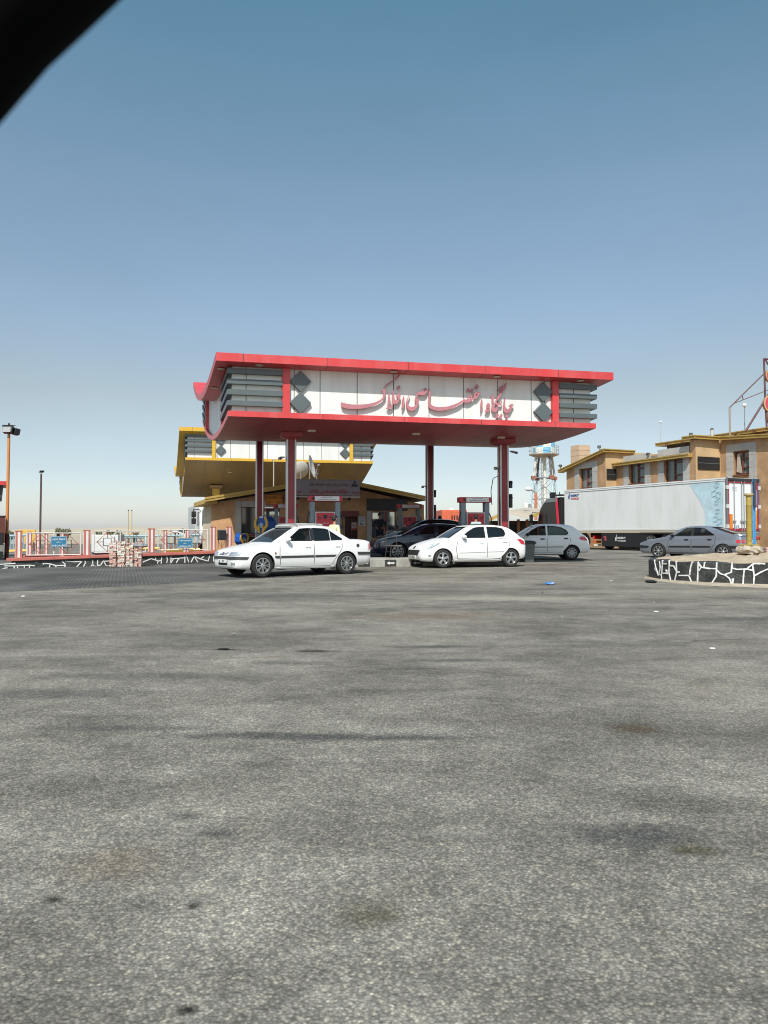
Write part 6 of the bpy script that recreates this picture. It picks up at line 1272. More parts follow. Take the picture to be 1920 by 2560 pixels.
# roof sign frame with round red letters at the picture edge
p0 = P(1825, 1089, 51); t = thing('roof_sign', 'maroon steel sign frame with round red letters on the stone building roof', 'sign', (p0.x, p0.y, p0.z)); M_MAR = mat('maroon_steel', (.10, .045, .05), .6, var=.3, scale=4)
q = lambda u, v, Y=51: P(u, v, Y) - p0
MB().tube([q(1825, 1089), q(1824, 1019)], .06, 6).build('post', mat('weathered_post', (.30, .25, .22), .6), t)
MB().tube([q(1824, 1019), q(1858, 985), q(1912, 932)], .045, 6).build('diagonal_bar', M_MAR, t); MB().tube([q(1836, 1008), q(1940, 967)], .03, 6).build('cross_bar', M_MAR, t); MB().tube([q(1864, 1078), q(1898, 1023), q(1925, 980)], .07, 6).build('strut', M_MAR, t)
MB().tube([q(1910, 896), q(1913, 1000), q(1918, 1090)], .06, 6).build('post', M_MAR, t); MB().tube([q(1910, 897), q(1990, 904)], .06, 6).build('top_bar', M_MAR, t); MB().tube([q(1914, 899), q(1920, 912)], .05, 6).build('brace', M_MAR, t)
MB().tube([q(1856, 990), q(1858, 1000)], .03, 6).build('brace', M_MAR, t)
for (u, v, r) in ((1934, 938, .50), (1936, 1008, .68), (1944, 1044, .62), (1940, 908, .3)):
    c = q(u, v, 50.8); MB().lathe([(.01, 0), (r, 0), (r, .28), (.01, .28)], c, 'Y', 28).build('letter_side', mat('tan_letter_side', (.50, .30, .16), .5), t, smooth=True); MB().lathe([(.01, -.012), (r * .88, -.012), (r * .88, -.002)], c, 'Y', 28).build('letter_face', mat('rose_letter_face', (.42, .05, .09), .4), t)

# ================================================================== WATER TOWER
pw = P(1361, 1300, 112); TWR = thing('water_tower', 'water tower with blue and white chequered tank on four braced legs', 'water tower', (pw.x, pw.y, .15)); k_ = 112 / F
zt = lambda v: 1.15 + (1335 - v) * k_ - .15
zpl = zt(1137); rt, rp = 26.5 * k_, 37 * k_
mb = MB(); n = 32; zs = [zpl + .15, zpl + 1.02, zpl + 1.9, zpl + 2.8]
for j in range(3):
    for i in range(n):
        mb.m = (i // 4 + j) % 2; a, b = 2 * math.pi * (i - 1.5) / n, 2 * math.pi * (i - .5) / n
        mb.add([(rt * math.cos(a), rt * math.sin(a), zs[j]), (rt * math.cos(b), rt * math.sin(b), zs[j]), (rt * math.cos(b), rt * math.sin(b), zs[j + 1]), (rt * math.cos(a), rt * math.sin(a), zs[j + 1])], [(0, 1, 2, 3)])
mb.m = 1; mb.lathe([(rt, zs[3]), (rt * .6, zs[3] + .35), (.01, zs[3] + .5)], (0, 0, 0), 'Z', 32, caps=False); mb.lathe([(rt, zs[0] + .01), (.01, zs[0])], (0, 0, 0), 'Z', 32, caps=False)
mb.build('tank', [mat('tank_blue', (.16, .46, .66), .5, var=.06), mat('tank_white', (.74, .74, .68), .5, var=.04)], TWR, smooth=True)
MB().lathe([(.2, zpl - .35), (rt * .9, zpl - .3), (rp, zpl - .02), (rp, zpl + .12), (.2, zpl + .12)], (0, 0, 0), 'Z', 32, caps=False).build('platform', mat('rusty_grey', (.34, .27, .22), .7, var=.35, scale=1.5), TWR, smooth=True)
mb = MB(); M_RAIL = mat('rail_grey', (.33, .36, .37), .5)
for z in (.65, 1.2): mb.tube([(rp * math.cos(2 * math.pi * i / 32), rp * math.sin(2 * math.pi * i / 32), zpl + z) for i in range(33)], .035, 5)
for i in range(16): a = 2 * math.pi * i / 16; mb.tube([(rp * math.cos(a), rp * math.sin(a), zpl + .1), (rp * math.cos(a), rp * math.sin(a), zpl + 1.2)], .035, 5)
mb.build('railing', M_RAIL, TWR)
ztop, zmid, zlow = zpl - .3, zt(1195), zt(1248); LG = []
for i in range(4):
    a = R(22 + 90 * i); f = lambda r, z: V((r * math.cos(a), r * math.sin(a), z)); pts = [f(23.5 * k_, ztop), f(31.5 * k_, zmid), f(39 * k_, zlow), f(47 * k_, 0)]; LG.append(pts)
    MB().tube(pts[:2], .17, 8).build('leg', mat('leg_rust' if i in (0, 2) else 'leg_white', (.34, .15, .10) if i in (2, ) else (.50, .46, .42) if i == 0 else (.12, .10, .09), .6, var=.4, scale=1.2), TWR); MB().tube(pts[1:], .13, 8).build('lower_leg', mat('leg_pale_blue', (.42, .55, .60), .6, var=.15), TWR)
    MB().box(pts[1], (.6, .6, .5)).build('leg_joint', mat('joint_rust', (.25, .09, .06), .7, var=.3), TWR)
mb = MB()
for i in range(4):
    A_, B_ = LG[i], LG[(i + 1) % 4]
    mb.tube([A_[1], B_[1]], .08, 5); mb.tube([A_[2], B_[2]], .06, 5)
    for j in range(3): mb.tube([A_[j], B_[j + 1]], .03, 4); mb.tube([B_[j], A_[j + 1]], .03, 4)
mb.build('bracing', M_STEEL, TWR)
MB().tube([(1.2 * k_, 0, 0), (1.2 * k_, 0, ztop)], .26, 12).build('riser_pipe', mat('pipe_white', (.70, .70, .64), .5, dirt=(.3, .2, .15), dirtamt=.4), TWR, smooth=True)
MB().tube([(-8 * k_, -.9, 0), (-8 * k_, -.9, ztop)], .17, 10).build('overflow_pipe', mat('pipe_grey_white', (.62, .63, .62), .5, var=.1), TWR, smooth=True)
mb = MB()
for i in range(26): mb.tube([(-10 * k_, -1.15, i * .45), (-6.6 * k_, -1.15, i * .45)], .03, 4)
for x in (-10, -6.6): mb.tube([(x * k_, -1.15, 0), (x * k_, -1.15, ztop)], .035, 4)
mb.build('ladder', M_STEEL, TWR)
# ================================================================== LOW BUILDING, LAMPS, CONTAINER
lo = thing('low_building', 'low brown building with shallow roof and gold edges left of the truck cab', 'building', (11.0, 62, .15), R(-6)); iv = MW[lo.name].inverted()
def lq(u, v, Y): return P(u, v, Y)
M_LOWR = mat('beige_roof', (.42, .37, .29), .8, var=.12, scale=.7); M_LOWW = mat('dark_brown_wall', (.10, .055, .035), .8, var=.3, scale=.8)
MB().hexa([lq(1216, 1302, 61), lq(1392, 1302, 61), lq(1392, 1302, 66), lq(1216, 1302, 66)], [V((p.x, p.y, 0)) for p in (lq(1216, 1302, 61), lq(1392, 1302, 61), lq(1392, 1302, 66), lq(1216, 1302, 66))]).build('wall', M_LOWW, lo, world=True)
def slope(pts, th=.14, m_=M_LOWR, name='roof'): return MB().prism([V(p) for p in pts], (0, 0, -th)).build(name, m_, lo, world=True)
slope([lq(1212, 1300, 59.5), lq(1270, 1276, 59.5), lq(1310, 1270, 66), lq(1230, 1290, 66)]); slope([lq(1270, 1276, 59.5), lq(1325, 1288, 59.5), lq(1370, 1272, 66), lq(1310, 1270, 66)]); slope([lq(1325, 1289, 59.5), lq(1378, 1268, 59.5), lq(1420, 1262, 66), lq(1370, 1272, 66)])
for a, b, m_ in (((1212, 1301), (1270, 1277), M_GOLD), ((1270, 1277), (1325, 1289), mat('cream_edge', (.55, .48, .38), .6)), ((1325, 1290), (1378, 1268), M_GOLD)):
    p, q_ = lq(*a, 59.4), lq(*b, 59.4); MB().hexa([p - UP * .22, q_ - UP * .22, q_ + UP * .03, p + UP * .03], [p - UP * .22 + V((0, .12, 0)), q_ - UP * .22 + V((0, .12, 0)), q_ + UP * .03 + V((0, .12, 0)), p + UP * .03 + V((0, .12, 0))]).build('gold_edge', m_, lo, world=True)
for u in (1226, 1262, 1296, 1318, 1350, 1384): MB().box(lq(u, 1330, 60.6), (.2, .2, 2.0)).build('post', mat('brown_post', (.22, .10, .05), .7), lo, world=True)
for u0, u1 in ((1232, 1256), (1268, 1290), (1322, 1344)): a, b = lq(u0, 1311, 60.9), lq(u1, 1345, 60.9); MB().box((a + b) / 2, (b.x - a.x, .06, a.z - b.z)).build('doorway', M_DARK, lo, world=True)
t = thing('roof_tank', 'small white tank on the low brown building roof', 'tank', lq(1315, 1269, 63)); MB().lathe([(.2, 0), (.21, .3), (.12, .38), (.01, .39)], (0, 0, 0), 'Z', 16).build('tank_body', M_WTXT, t, smooth=True); MB().box((.3, 0, .15), (.2, .2, .3)).build('side_box', M_STEEL, t)
def globe(label, u, v0, v1, Y, lean):
    a, b = P(u, v0, Y), P(u, v1, Y); t = thing('street_lamp', label, 'street lamp', (b.x, b.y, b.z), 0, 'orange street lamps with white heads'); h = a.z - b.z
    MB().tube([(0, 0, 0), (0, 0, h * .9)], .14, 10).build('post', mat('salmon_post', (.55, .17, .10), .5), t, smooth=True); MB().tube([(0, 0, h * .88), (-.25, 0, h * .95), (-.55, 0, h)], .06, 8).build('arm', M_STEEL, t)
    MB().ball((-.7, 0, h + .05), 1, 14, 8, (.36, .25, .22 if not lean else .7)).build('lamp_head', mat('white_globe', (.75, .76, .74), .3), t, smooth=True)
globe('street lamp on a salmon post before the water tower legs', 1340, 1224, 1300, 75, False)
p = P(1134, 1310, 60); t = thing('round_sign', 'white disc sign leaning on a red post right of the orange container', 'sign', (p.x, p.y, p.z - .4)); MB().tube([(0, 0, 0), (-.15, 0, 1.1), (-.25, 0, 1.6)], .05, 8).build('post', M_RED, t); MB().lathe([(.01, -.03), (.55, -.03), (.55, .03), (.01, .03)], (-.32, -.08, 1.15), 'Y', 24).xf(MX.Translation((-.32, -.08, 1.15)) @ MX.Rotation(R(25), 4, 'Y') @ MX.Scale(.45, 4, (1, 0, 0)) @ MX.Translation((.32, .08, -1.15))).build('disc', M_WTXT, t); MB().tube([(-.1, 0, .9), (.3, 0, 1.0)], .03, 6).build('arm', M_RED, t)
a, b = P(1098, 1275, 58), P(1162, 1312, 58); t = thing('freight_container', 'orange red container standing beyond the rear right red column', 'container', ((a.x + b.x) / 2, 59, .15), R(8)); w_, h = b.x - a.x, a.z - .15
MB().box((0, 0, h / 2), (w_, 2.4, h)).build('container_body', mat('orange_container', (.60, .13, .06), .55, var=.1), t, bevel=.03)
for i in range(10): MB().box((-w_ / 2 + w_ * (i + .5) / 10, -1.22, h / 2), (w_ / 22, .05, h * .9)).build('rib', mat('orange_container', (.60, .13, .06), .55, var=.1), t)
MB().box((0, -1.21, h * .80), (.5, .06, .3)).build('dark_plate', M_DARK, t)
# ================================================================== FENCE AND LEFT BACKGROUND
WA, WBp = V((-12.6, 24.8, 0)), V((-5.6, 28.7, 0)); WD = (WBp - WA).normalized(); WN = V((WD.y, -WD.x, 0)); WL = (WBp - WA).length
def wpx(u): return (hit(u, 1400, WA, WN) - WA).dot(WD)
def wz(s): return .245 + .235 * max(0, min(1, s / WL)) 
FT = thing('boundary_wall', 'low black stone wall with white joints and red coping below the fence', 'wall', (WA.x, WA.y, zg(WA.y)), math.atan2(WD.y, WD.x))
M_BSTONE = mat('black_painted_stone', (.048, .051, .050), .6, var=.55, scale=4, bump=.5, bscale=10); M_WJOINT = mat('white_joint_paint', (.72, .72, .70), .7, var=.08, scale=8)
M_COPE = mat('salmon_red_paint', (.48, .14, .11), .65, var=.15, scale=3); M_POSTW = mat('white_stripe_paint', (.70, .69, .67), .6, var=.06, scale=4)
wp = lambda s, z, o=0.0: WA + WD * s + WN * o + UP * z
s0 = wpx(30)
def block(s_a, s_b, o0, o1, za0, za1, zb0, zb1): return MB().hexa([wp(s_a, za0, o0), wp(s_b, zb0, o0), wp(s_b, zb0, -o1), wp(s_a, za0, -o1)], [wp(s_a, za1, o0), wp(s_b, zb1, o0), wp(s_b, zb1, -o1), wp(s_a, za1, -o1)])
block(s0, WL + 1.5, 0, .30, -.3, wz(s0), -.3, wz(WL)).build('stone_face', M_BSTONE, FT, world=True)
block(-4.5, s0 + .9, .12, .25, -.3, .12, -.3, .20).build('stone_face', M_BSTONE, FT, world=True)
block(s0 - .15, WL + 1.5, .07, .36, wz(s0), wz(s0) + .10, wz(WL), wz(WL) + .10).build('coping', M_COPE, FT, world=True, bevel=.012)
# white painted joints, traced as chains across the face
J5 = [[(0,740),(100,712),(60,740),(55,758)],[(0,668),(45,665),(210,655)],[(60,690),(200,690),(410,680),(480,690)],[(195,700),(200,755)],[(240,700),(252,752)],[(335,690),(335,748)],[(412,685),(400,742)],[(490,648),(560,655),(690,660),(770,685),(885,683)],[(515,740),(515,710),(540,690),(585,690),(605,655)],[(585,690),(585,740)],[(695,662),(675,735)],[(775,685),(765,732)],[(862,628),(900,665),(895,728)],[(905,625),(1000,632),(1130,628),(1045,718)],[(1172,622),(1185,640),(1145,712)],[(1283,615),(1280,670),(1245,712)],[(1280,665),(1300,690),(1340,700)],[(1350,612),(1345,705)],[(1350,680),(1390,680),(1430,620),(1470,690),(1510,690)],[(1430,625),(1510,622)]]
J6 = [[(510,545),(605,505),(700,535)],[(655,490),(660,525)],[(730,487),(725,560)],[(680,560),(690,530),(730,525)],[(790,485),(798,520),(790,555)],[(840,485),(838,555),(870,510)],[(840,508),(1000,495)],[(935,500),(905,550)],[(1005,475),(1005,550)],[(1025,475),(1050,545)],[(1080,545),(1115,475),(1155,545)],[(1115,475),(1190,510),(1270,530)],[(1190,508),(1230,480)],[(1298,470),(1280,535)],[(1345,470),(1345,535)],[(1345,478),(1400,490)]]
def trace(lst, ox, oy, sc, org, n, w_, off, parent, m_, dz=0):
    mb = MB(); d = n.cross(UP) * -1
    for c in lst:
        for (a, b) in zip(c, c[1:]):
            p, q = hit(ox + a[0] * sc, oy + a[1] * sc, org + n * off, n), hit(ox + b[0] * sc, oy + b[1] * sc, org + n * off, n)
            t = (q - p).normalized(); p -= t * w_ * .3; q += t * w_ * .3; s = n.cross(t) * w_ * rng.uniform(.42, .6); s2 = n.cross(t) * w_ * rng.uniform(.42, .6)
            mb.hexa([p - s, p + s, q + s2, q - s2], [x + n * .012 for x in (p - s, p + s, q + s2, q - s2)])
    return mb.build('white_joint', m_, parent, world=True)
lowJ = [c for c in J5 if max(x for x, y in c) < 490]; hiJ = [c for c in J5 if c not in lowJ]
trace(lowJ, 0, 1290, .1808, WA, WN, .030, .118, FT, M_WJOINT); trace(hiJ, 0, 1290, .1808, WA, WN, .032, -.003, FT, M_WJOINT); trace(J6, 250, 1290, 0.211, WA, WN, .032, -.003, FT, M_WJOINT)
def fpost(label, pos, z0, h, w_=.20, grp='red and white fence posts'):
    t = thing('fence_post', label, 'fence post', (pos.x, pos.y, z0), math.atan2(WD.y, WD.x), grp)
    MB().box((0, 0, h / 2), (w_, w_, h)).build('shaft', M_COPE, t, bevel=.008)
    MB().box((0, -w_ / 2 - .004, h / 2), (w_ * .38, .012, h - .02)).box((-w_ / 2 - .004, 0, h / 2), (.012, w_ * .38, h - .02)).build('white_stripe', M_POSTW, t); MB().box((0, 0, h + .015), (w_ * 1.1, w_ * 1.1, .03)).build('cap', M_COPE, t)
    return t
posts = []
for u, vt, lab in ((47, 1329, 'fence post at the left end of the black stone wall'), (218, 1327, 'fence post left of the paver stack'), (380, 1323, 'fence post right of the paver stack'), (535, 1318.5, 'fence post left of the black box on a stand'), (575, 1318.5, 'fence post right of the black box on a stand')):
    s = wpx(u); p = wp(s, 0, -.14); z0 = wz(s) + .10; top = P(u, vt, p.y).z; posts.append((s, z0, top)); fpost('red and white ' + lab, p, z0, top - z0, .20 if u < 500 else .17)
M_PFR = mat('panel_white_tube', (.62, .60, .56), .5, var=.1, scale=6); M_PRED = mat('rust_red_bar', (.30, .07, .05), .6, var=.2, scale=6)
def panel(label, sa, sb, z0, z1, dia=True, off=-.14, org=None, m1=M_PFR, m2=M_PRED):
    w = org or (lambda s, z, o: wp(s, z, o)); c = w((sa + sb) / 2, z0, off); t = thing('metal_railing', label, 'railing', (c.x, c.y, c.z), math.atan2(WD.y, WD.x), 'tube railings of the fence'); L_ = sb - sa; h = z1 - z0
    X = lambda x, z: (x - L_ / 2, 0, z)
    fr = MB()
    for a, b in ((X(0, 0), X(L_, 0)), (X(0, h), X(L_, h)), (X(0, 0), X(0, h)), (X(L_, 0), X(L_, h)), (X(L_ / 2, 0), X(L_ / 2, h))): fr.tube([a, b], .022, 6)
    fr.build('frame', m1, t)
    for cx in (L_ * .25, L_ * .75):
        k = min(L_ * .22, h * .46); cz = h / 2; mb = MB().tube([X(cx - k, cz), X(cx, cz + k), X(cx + k, cz), X(cx, cz - k), X(cx - k, cz)], .012, 5); mb.tube([X(cx, 0), X(cx, cz - .13)], .012, 5).tube([X(cx, cz + .13), X(cx, h)], .012, 5).tube([X(cx - k - .05, cz), X(cx - .13, cz)], .012, 5).tube([X(cx + .13, cz), X(cx + k + .05, cz)], .012, 5); mb.build('diamond_bars', m2, t)
        MB().tube([X(cx - .13, cz - .13), X(cx + .13, cz - .13), X(cx + .13, cz + .13), X(cx - .13, cz + .13), X(cx - .13, cz - .13)], .014, 5).build('centre_square', mat('dark_bar', (.06, .03, .03), .6), t)
    return t
for i, (lab) in enumerate(('fence panel with the blue sign nearest the left edge', 'fence panel behind the stack of pavers', 'fence panel with the blue sign beside the white truck')):
    (sa, za, ta), (sb, zb_, tb2) = posts[i], posts[i + 1]; panel('white tube ' + lab, sa + .24, sb - .2, (za + zb_) / 2 + .05, (za + zb_) / 2 + .78)
(sa, za, ta), (sb, zb_, tb2) = posts[3], posts[4]; 
def bsign(label, u0, u1, v0, v1, lines):
    c = hit((u0 + u1) / 2, (v0 + v1) / 2, WA - WN * .05, WN); a, b = hit(u0, v0, WA - WN * .05, WN), hit(u1, v1, WA - WN * .05, WN); w_ = (b - a).dot(WD); h = (a.z - b.z)
    t = thing('information_sign', label, 'sign', (c.x, c.y, c.z - h / 2), math.atan2(WD.y, WD.x), 'blue signs on the fence'); MB().box((0, 0, h / 2), (w_, .02, h)).build('plate', M_SIGNB, t, bevel=.004)
    mb = MB()
    for (x, z, sx, sz) in ((0, .012, w_ - .02, .008), (0, h - .012, w_ - .02, .008), (-w_ / 2 + .012, h / 2, .008, h - .03), (w_ / 2 - .012, h / 2, .008, h - .03)): mb.box((x, -.012, z), (sx, .006, sz))
    mb.build('white_border', M_POSTW, t); mb = MB()
    for txt, z, k in lines: text_mb(mb, txt, (0, -.011, h * z), (1, 0, 0), UP, h * .23 if k > .5 else h * .12, .004, w_ * k, True, .03)
    mb.build('writing', M_WTXT, t)
bsign('blue sign with white writing hung on the leftmost fence panel', 127, 167, 1341, 1368, (('سرریز بنزین', .75, .80), ('مساوی', .48, .3), ('آلودگی محیط زیست', .20, .84)))
bsign('blue sign with white writing hung on the fence panel by the white truck', 444, 480.5, 1345, 1370, (('مصرف بهینه سوخت', .75, .80), ('مساوی', .48, .2), ('حفظ سرمایه ملی', .20, .80)))
# black box on its stand
c = wp((sa + sb) / 2, 0, -.05); z0 = wz(WL) + .10; t = thing('meter_box', 'black metal box on a thin welded stand between two fence posts', 'box', (c.x, c.y, z0), math.atan2(WD.y, WD.x))
MB().box((0, 0, .52), (.27, .22, .36)).build('box_body', mat('black_box_metal', (.02, .022, .026), .5, var=.4, scale=7), t, bevel=.01); MB().box((0, 0, .715), (.29, .25, .035)).build('lid', mat('dusty_lid', (.22, .22, .21), .8, var=.3), t, bevel=.008)
mb = MB()
for x in (-.14, .14): mb.tube([(x, 0, 0), (x * .9, 0, .36)], .01, 5)
mb.tube([(-.14, 0, .34), (0, 0, .05), (.14, 0, .34)], .01, 5).tube([(-.15, 0, .35), (.15, 0, .35)], .01, 5).tube([(0, 0, .05), (0, 0, .3)], .01, 5); mb.build('stand', mat('dark_bar', (.06, .03, .03), .6), t)
# second row of posts and its red rail
def zz2(u, v, Y): return P(u, v, Y)
for u, vt, vb, Y, lab in ((74, 1331, 1393, 30.5, 'left of the blue sign, behind the front fence'), (94, 1334, 1392, 32, 'second of the rear row, by the dark pole'), (115, 1336, 1391, 33, 'third of the rear row, just left of the blue sign'), (155, 1334, 1391, 31.5, 'behind the right edge of the left blue sign'), (412, 1327, 1384, 32.5, 'behind the fence panel right of the paver stack'), (468, 1326, 1384, 33, 'behind the blue sign by the white truck')):
    p = P(u, vb, Y); h = P(u, vt, Y).z - p.z; fpost('narrow red and white post ' + lab, p, zg(Y) - .02, h + p.z - zg(Y) + .02, .15, 'rear row of fence posts')
def rail(label, u0, v0, u1, v1, Y0, Y1, m_, r=.05, name='rail_fence', legs=5, h2=.0):
    a, b = P(u0, v0, Y0), P(u1, v1, Y1); t = thing(name, label, 'fence', ((a.x + b.x) / 2, (a.y + b.y) / 2, zg(Y0))); o = V(t.location)
    MB().tube([a - o, b - o], r, 6).build('rail', m_, t)
    if h2: MB().tube([a - o + UP * h2, b - o + UP * h2], r * .6, 6).build('top_rail', mat('blue_rail', (.24, .40, .46), .6), t)
    for i in range(legs):
        p = a.lerp(b, (i + .5) / legs) - o; MB().tube([(p.x, p.y, 0), (p.x, p.y, p.z + h2)], r * .3, 5).build('upright', mat('blue_rail', (.24, .40, .46), .6) if h2 else m_, t)
rail('red rail of the rear fence behind the left fence panels', 60, 1391, 214, 1386, 30, 33.5, M_COPE, .05, legs=4); rail('red rail of the rear fence beside the white truck', 384, 1387, 510, 1379, 31, 34, M_COPE, .05, legs=4)
rail('yellow and blue playground fence at the left beyond the posts', 22, 1379, 78, 1377, 44, 44, M_YEL, .12, legs=7, h2=.9); rail('yellow and blue playground fence behind the pavers', 290, 1372, 400, 1371, 46, 46, M_YEL, .10, legs=10, h2=.75); rail('yellow and blue playground fence seen through the right fence panel', 404, 1377, 500, 1374, 42, 42, M_YEL, .10, legs=8, h2=.8)
# stack of pavers: four leaning columns of single blocks
M_PVP = mat('pink_concrete_paver', (.56, .37, .32), .9, var=.2, scale=9, bump=.3, bscale=30); M_PVW = mat('white_concrete_paver', (.66, .61, .54), .9, var=.16, scale=9, bump=.3, bscale=30)
pv = []
for m_ in (M_PVP, M_PVW):
    for k in range(3):
        mb = MB(); dz = .046; xs = [-.056 + .112 * i / 4 for i in range(5)]
        up = [V((x, -.10 + rng.uniform(-.010, .010) + (.012 if i % 2 else -.006), 0)) for i, x in enumerate(xs)]; dn = [V((x, .10, 0)) for x in xs[::-1]]
        mb.prism(up + dn, (0, 0, dz)); o = mb.build('concrete_paver', m_, bevel=.005); pv.append(o)
pb = P(275, 1415, 26.2); dirx = V((WD.x, WD.y, 0)); used = set(); cols = 4
patt = ['PPPPPPPPPPWPPWP', 'WPPWWWWWWWPWWPW', 'WWWPPWWPPWPPWPP', 'PPPPPWPPWPPPPPP']
def dup1(o, loc, rot, label, grp):
    if o.name in used: q = o.copy(); COL.objects.link(q)
    else: q = o; used.add(o.name)
    q.location = loc; q.rotation_euler = rot; q['label'] = label; q['category'] = 'paver'; q['group'] = grp; return q
for c in range(cols):
    x0 = P(283 + 20.6 * c, 1400, 26.2); z = zg(26.2); n = 15 if c != 1 else 16
    for r in range(n):
      for hb in (-1, 1):
        ch = patt[c][min(r, 14)]; ch = ch if rng.random() > .16 else 'PW'[ch == 'P']; o = pv[(0 if ch == 'P' else 3) + rng.randrange(3)]
        dup1(o, (x0.x + hb * .060 + rng.uniform(-.008, .008) + .0012 * r * (c - 1), x0.y + hb * .008 + rng.uniform(-.03, .03), z), (rng.uniform(-.02, .02), rng.uniform(-.03, .03), R(8) + rng.uniform(-.16, .16)), ('pink' if ch == 'P' else 'white') + ' concrete paver in the stack standing before the fence wall', ('pink' if ch == 'P' else 'white') + ' pavers in the stack')
      z += .0535 if c < 3 else .055
def crumple(name, label, cat, loc, sx, sy, sz, m_, seed, rz=0, flat=.5):
    r2 = random.Random(seed); mb = MB(); n, m2 = 14, 7; rings = []
    for i in range(m2 + 1):
        th = math.pi * i / m2; rings.append([V((math.sin(th) * math.cos(2 * math.pi * j / n) * sx * r2.uniform(.7, 1.1), math.sin(th) * math.sin(2 * math.pi * j / n) * sy * r2.uniform(.7, 1.1), max(0.0, sz * (.5 + .5 * -math.cos(th)) * r2.uniform(.6, 1.1)))) for j in range(n)])
    mb.rings(rings, True, True); o = mb.build(name, m_, smooth=False); o.location = loc; o.rotation_euler = (0, 0, rz); return tag(o, label, cat)
q = P(348, 1362, 26.2); crumple('plastic_sheet', 'crumpled grey plastic sheet lying on the right end of the paver stack', 'sheet', (q.x, q.y, q.z - .12), .28, .16, .22, mat('grey_plastic', (.22, .23, .24), .4, var=.2), 5)
# parked box trailer, gazebo roofs, arch, yellow board, bushes
a, b = P(226, 1337, 34), P(291, 1380, 34); t = thing('box_trailer', 'small white box trailer parked behind the fence left of the pavers', 'trailer', ((a.x + b.x) / 2, 34.6, .15), R(6)); w_, h = b.x - a.x, a.z - b.z
MB().box((0, 0, b.z - .15 + h / 2), (w_, 1.2, h)).build('box_body', mat('trailer_white', (.62, .63, .62), .5, var=.05), t, bevel=.02); MB().box((0, 0, b.z - .2), (w_ * .95, 1.0, .10)).build('chassis', M_DARK, t)
for x in (-.25, .25): MB().lathe([(.05, -.55), (.17, -.55), (.18, -.5), (.18, -.4), (.05, -.4)], (x * w_, 0, .18), 'Y', 18, caps=False).build('wheel', M_RUB, t)
MB().box((w_ * .36, -.605, b.z - .15 + h * .5), (.03, .02, h * .8)).build('door_seam', M_STEEL, t)
def gaz(label, u, vt, vb, Y, r, m_, name='gazebo', pole=M_BROWN):
    a, b = P(u, vt, Y), P(u, vb, Y); t = thing(name, label, 'gazebo', (a.x, a.y, zg(Y))); z1, z0 = a.z - zg(Y), b.z - zg(Y)
    MB().lathe([(.02, z1), (r * .45, z0 + (z1 - z0) * .42), (r, z0), (r * .97, z0 - .06), (.02, z0 + .02)], (0, 0, 0), 'Z', 8, caps=False).build('pointed_roof', m_, t)
    for i in range(4): x, y = r * .8 * math.cos(R(45 + 90 * i)), r * .8 * math.sin(R(45 + 90 * i)); MB().tube([(x, y, 0), (x, y, z0 + .1)], .06, 6).build('post', pole, t)
gaz('blue peaked gazebo roof showing above the paver stack', 300, 1344, 1355, 40, .27, mat('bright_blue_roof', (.02, .20, .55), .5)); gaz('dark pointed gazebo roof beyond the right fence panel', 457, 1321, 1331, 70, .95, mat('dark_slate_roof', (.06, .06, .07), .7)); gaz('pale low tent roof beyond the fence, right of the box trailer', 318, 1338, 1344, 60, 1.4, mat('pale_teal_roof', (.30, .40, .42), .6))
t = thing('arch_gate', 'white hoop arch standing beyond the right fence panel', 'arch', (P(438, 1380, 38).x, 38, .15)); c = P(438, 1350, 38); MB().tube([(-.45, 0, 0)] + [(-.45 * math.cos(math.pi * i / 14), 0, .85 + .25 * math.sin(math.pi * i / 14)) for i in range(15)] + [(.45, 0, 0)], .035, 6).build('hoop', M_POSTW, t, smooth=True)
a, b = P(48, 1324, 45), P(89, 1360, 45); t = thing('hoarding', 'plain yellow hoarding standing behind the left fence posts', 'hoarding', ((a.x + b.x) / 2, 45, .15)); MB().box((0, 0, (a.z - .15) * .70), (b.x - a.x, .08, (a.z - .15) * .6)).build('board', mat('dusty_yellow_board', (.58, .38, .10), .7, var=.1), t, bevel=.01)
for x in (-.35, .35): MB().box((x, .06, (a.z - .15) / 2), (.07, .07, a.z - .2)).build('post', M_BROWN, t)
def bush(label, u, vt, vb, Y, wpx_, seed, n=1500):
    r2 = random.Random(seed); a, b = P(u, vt, Y), P(u, vb, Y); h = a.z - .1; w_ = wpx_ * Y / F / 2; t = thing('desert_shrub', label, 'shrub', (a.x, a.y, zg(Y)), 0, 'shrubs beyond the fence')
    cl = [(r2.uniform(-.75, .75) * w_, r2.uniform(-.5, .5) * w_, h * r2.uniform(.45, .85), r2.uniform(.22, .42) * w_) for _ in range(11)]; mb = MB()
    for _ in range(n):
        cx, cy, cz, cr = r2.choice(cl); d = V((r2.gauss(0, 1), r2.gauss(0, 1), r2.gauss(0, .8))).normalized() * cr * r2.uniform(.5, 1.05); p = V((cx, cy, cz)) + d; s = .07 * r2.uniform(.6, 1.5); x = V((r2.gauss(0, 1), r2.gauss(0, 1), r2.gauss(0, 1))).normalized(); y = x.orthogonal().normalized(); mb.m = r2.randrange(2)
        mb.add([p - x * s - y * s * .5, p + x * s - y * s * .5, p + x * s * .7 + y * s * .7, p - x * s * .7 + y * s * .5], [(0, 1, 2, 3)])
    mb.build('foliage', [mat('dusty_leaf', (.15, .155, .095), .8), mat('pale_leaf', (.23, .22, .14), .8)], t); mb = MB()
    for cx, cy, cz, cr in cl[:6]: mb.tube([(0, 0, -.05), (cx * .4, cy * .4, cz * .5), (cx, cy, cz)], [.07, .05, .02], 5)
    mb.build('stems', mat('shrub_bark', (.10, .075, .05), .9), t)
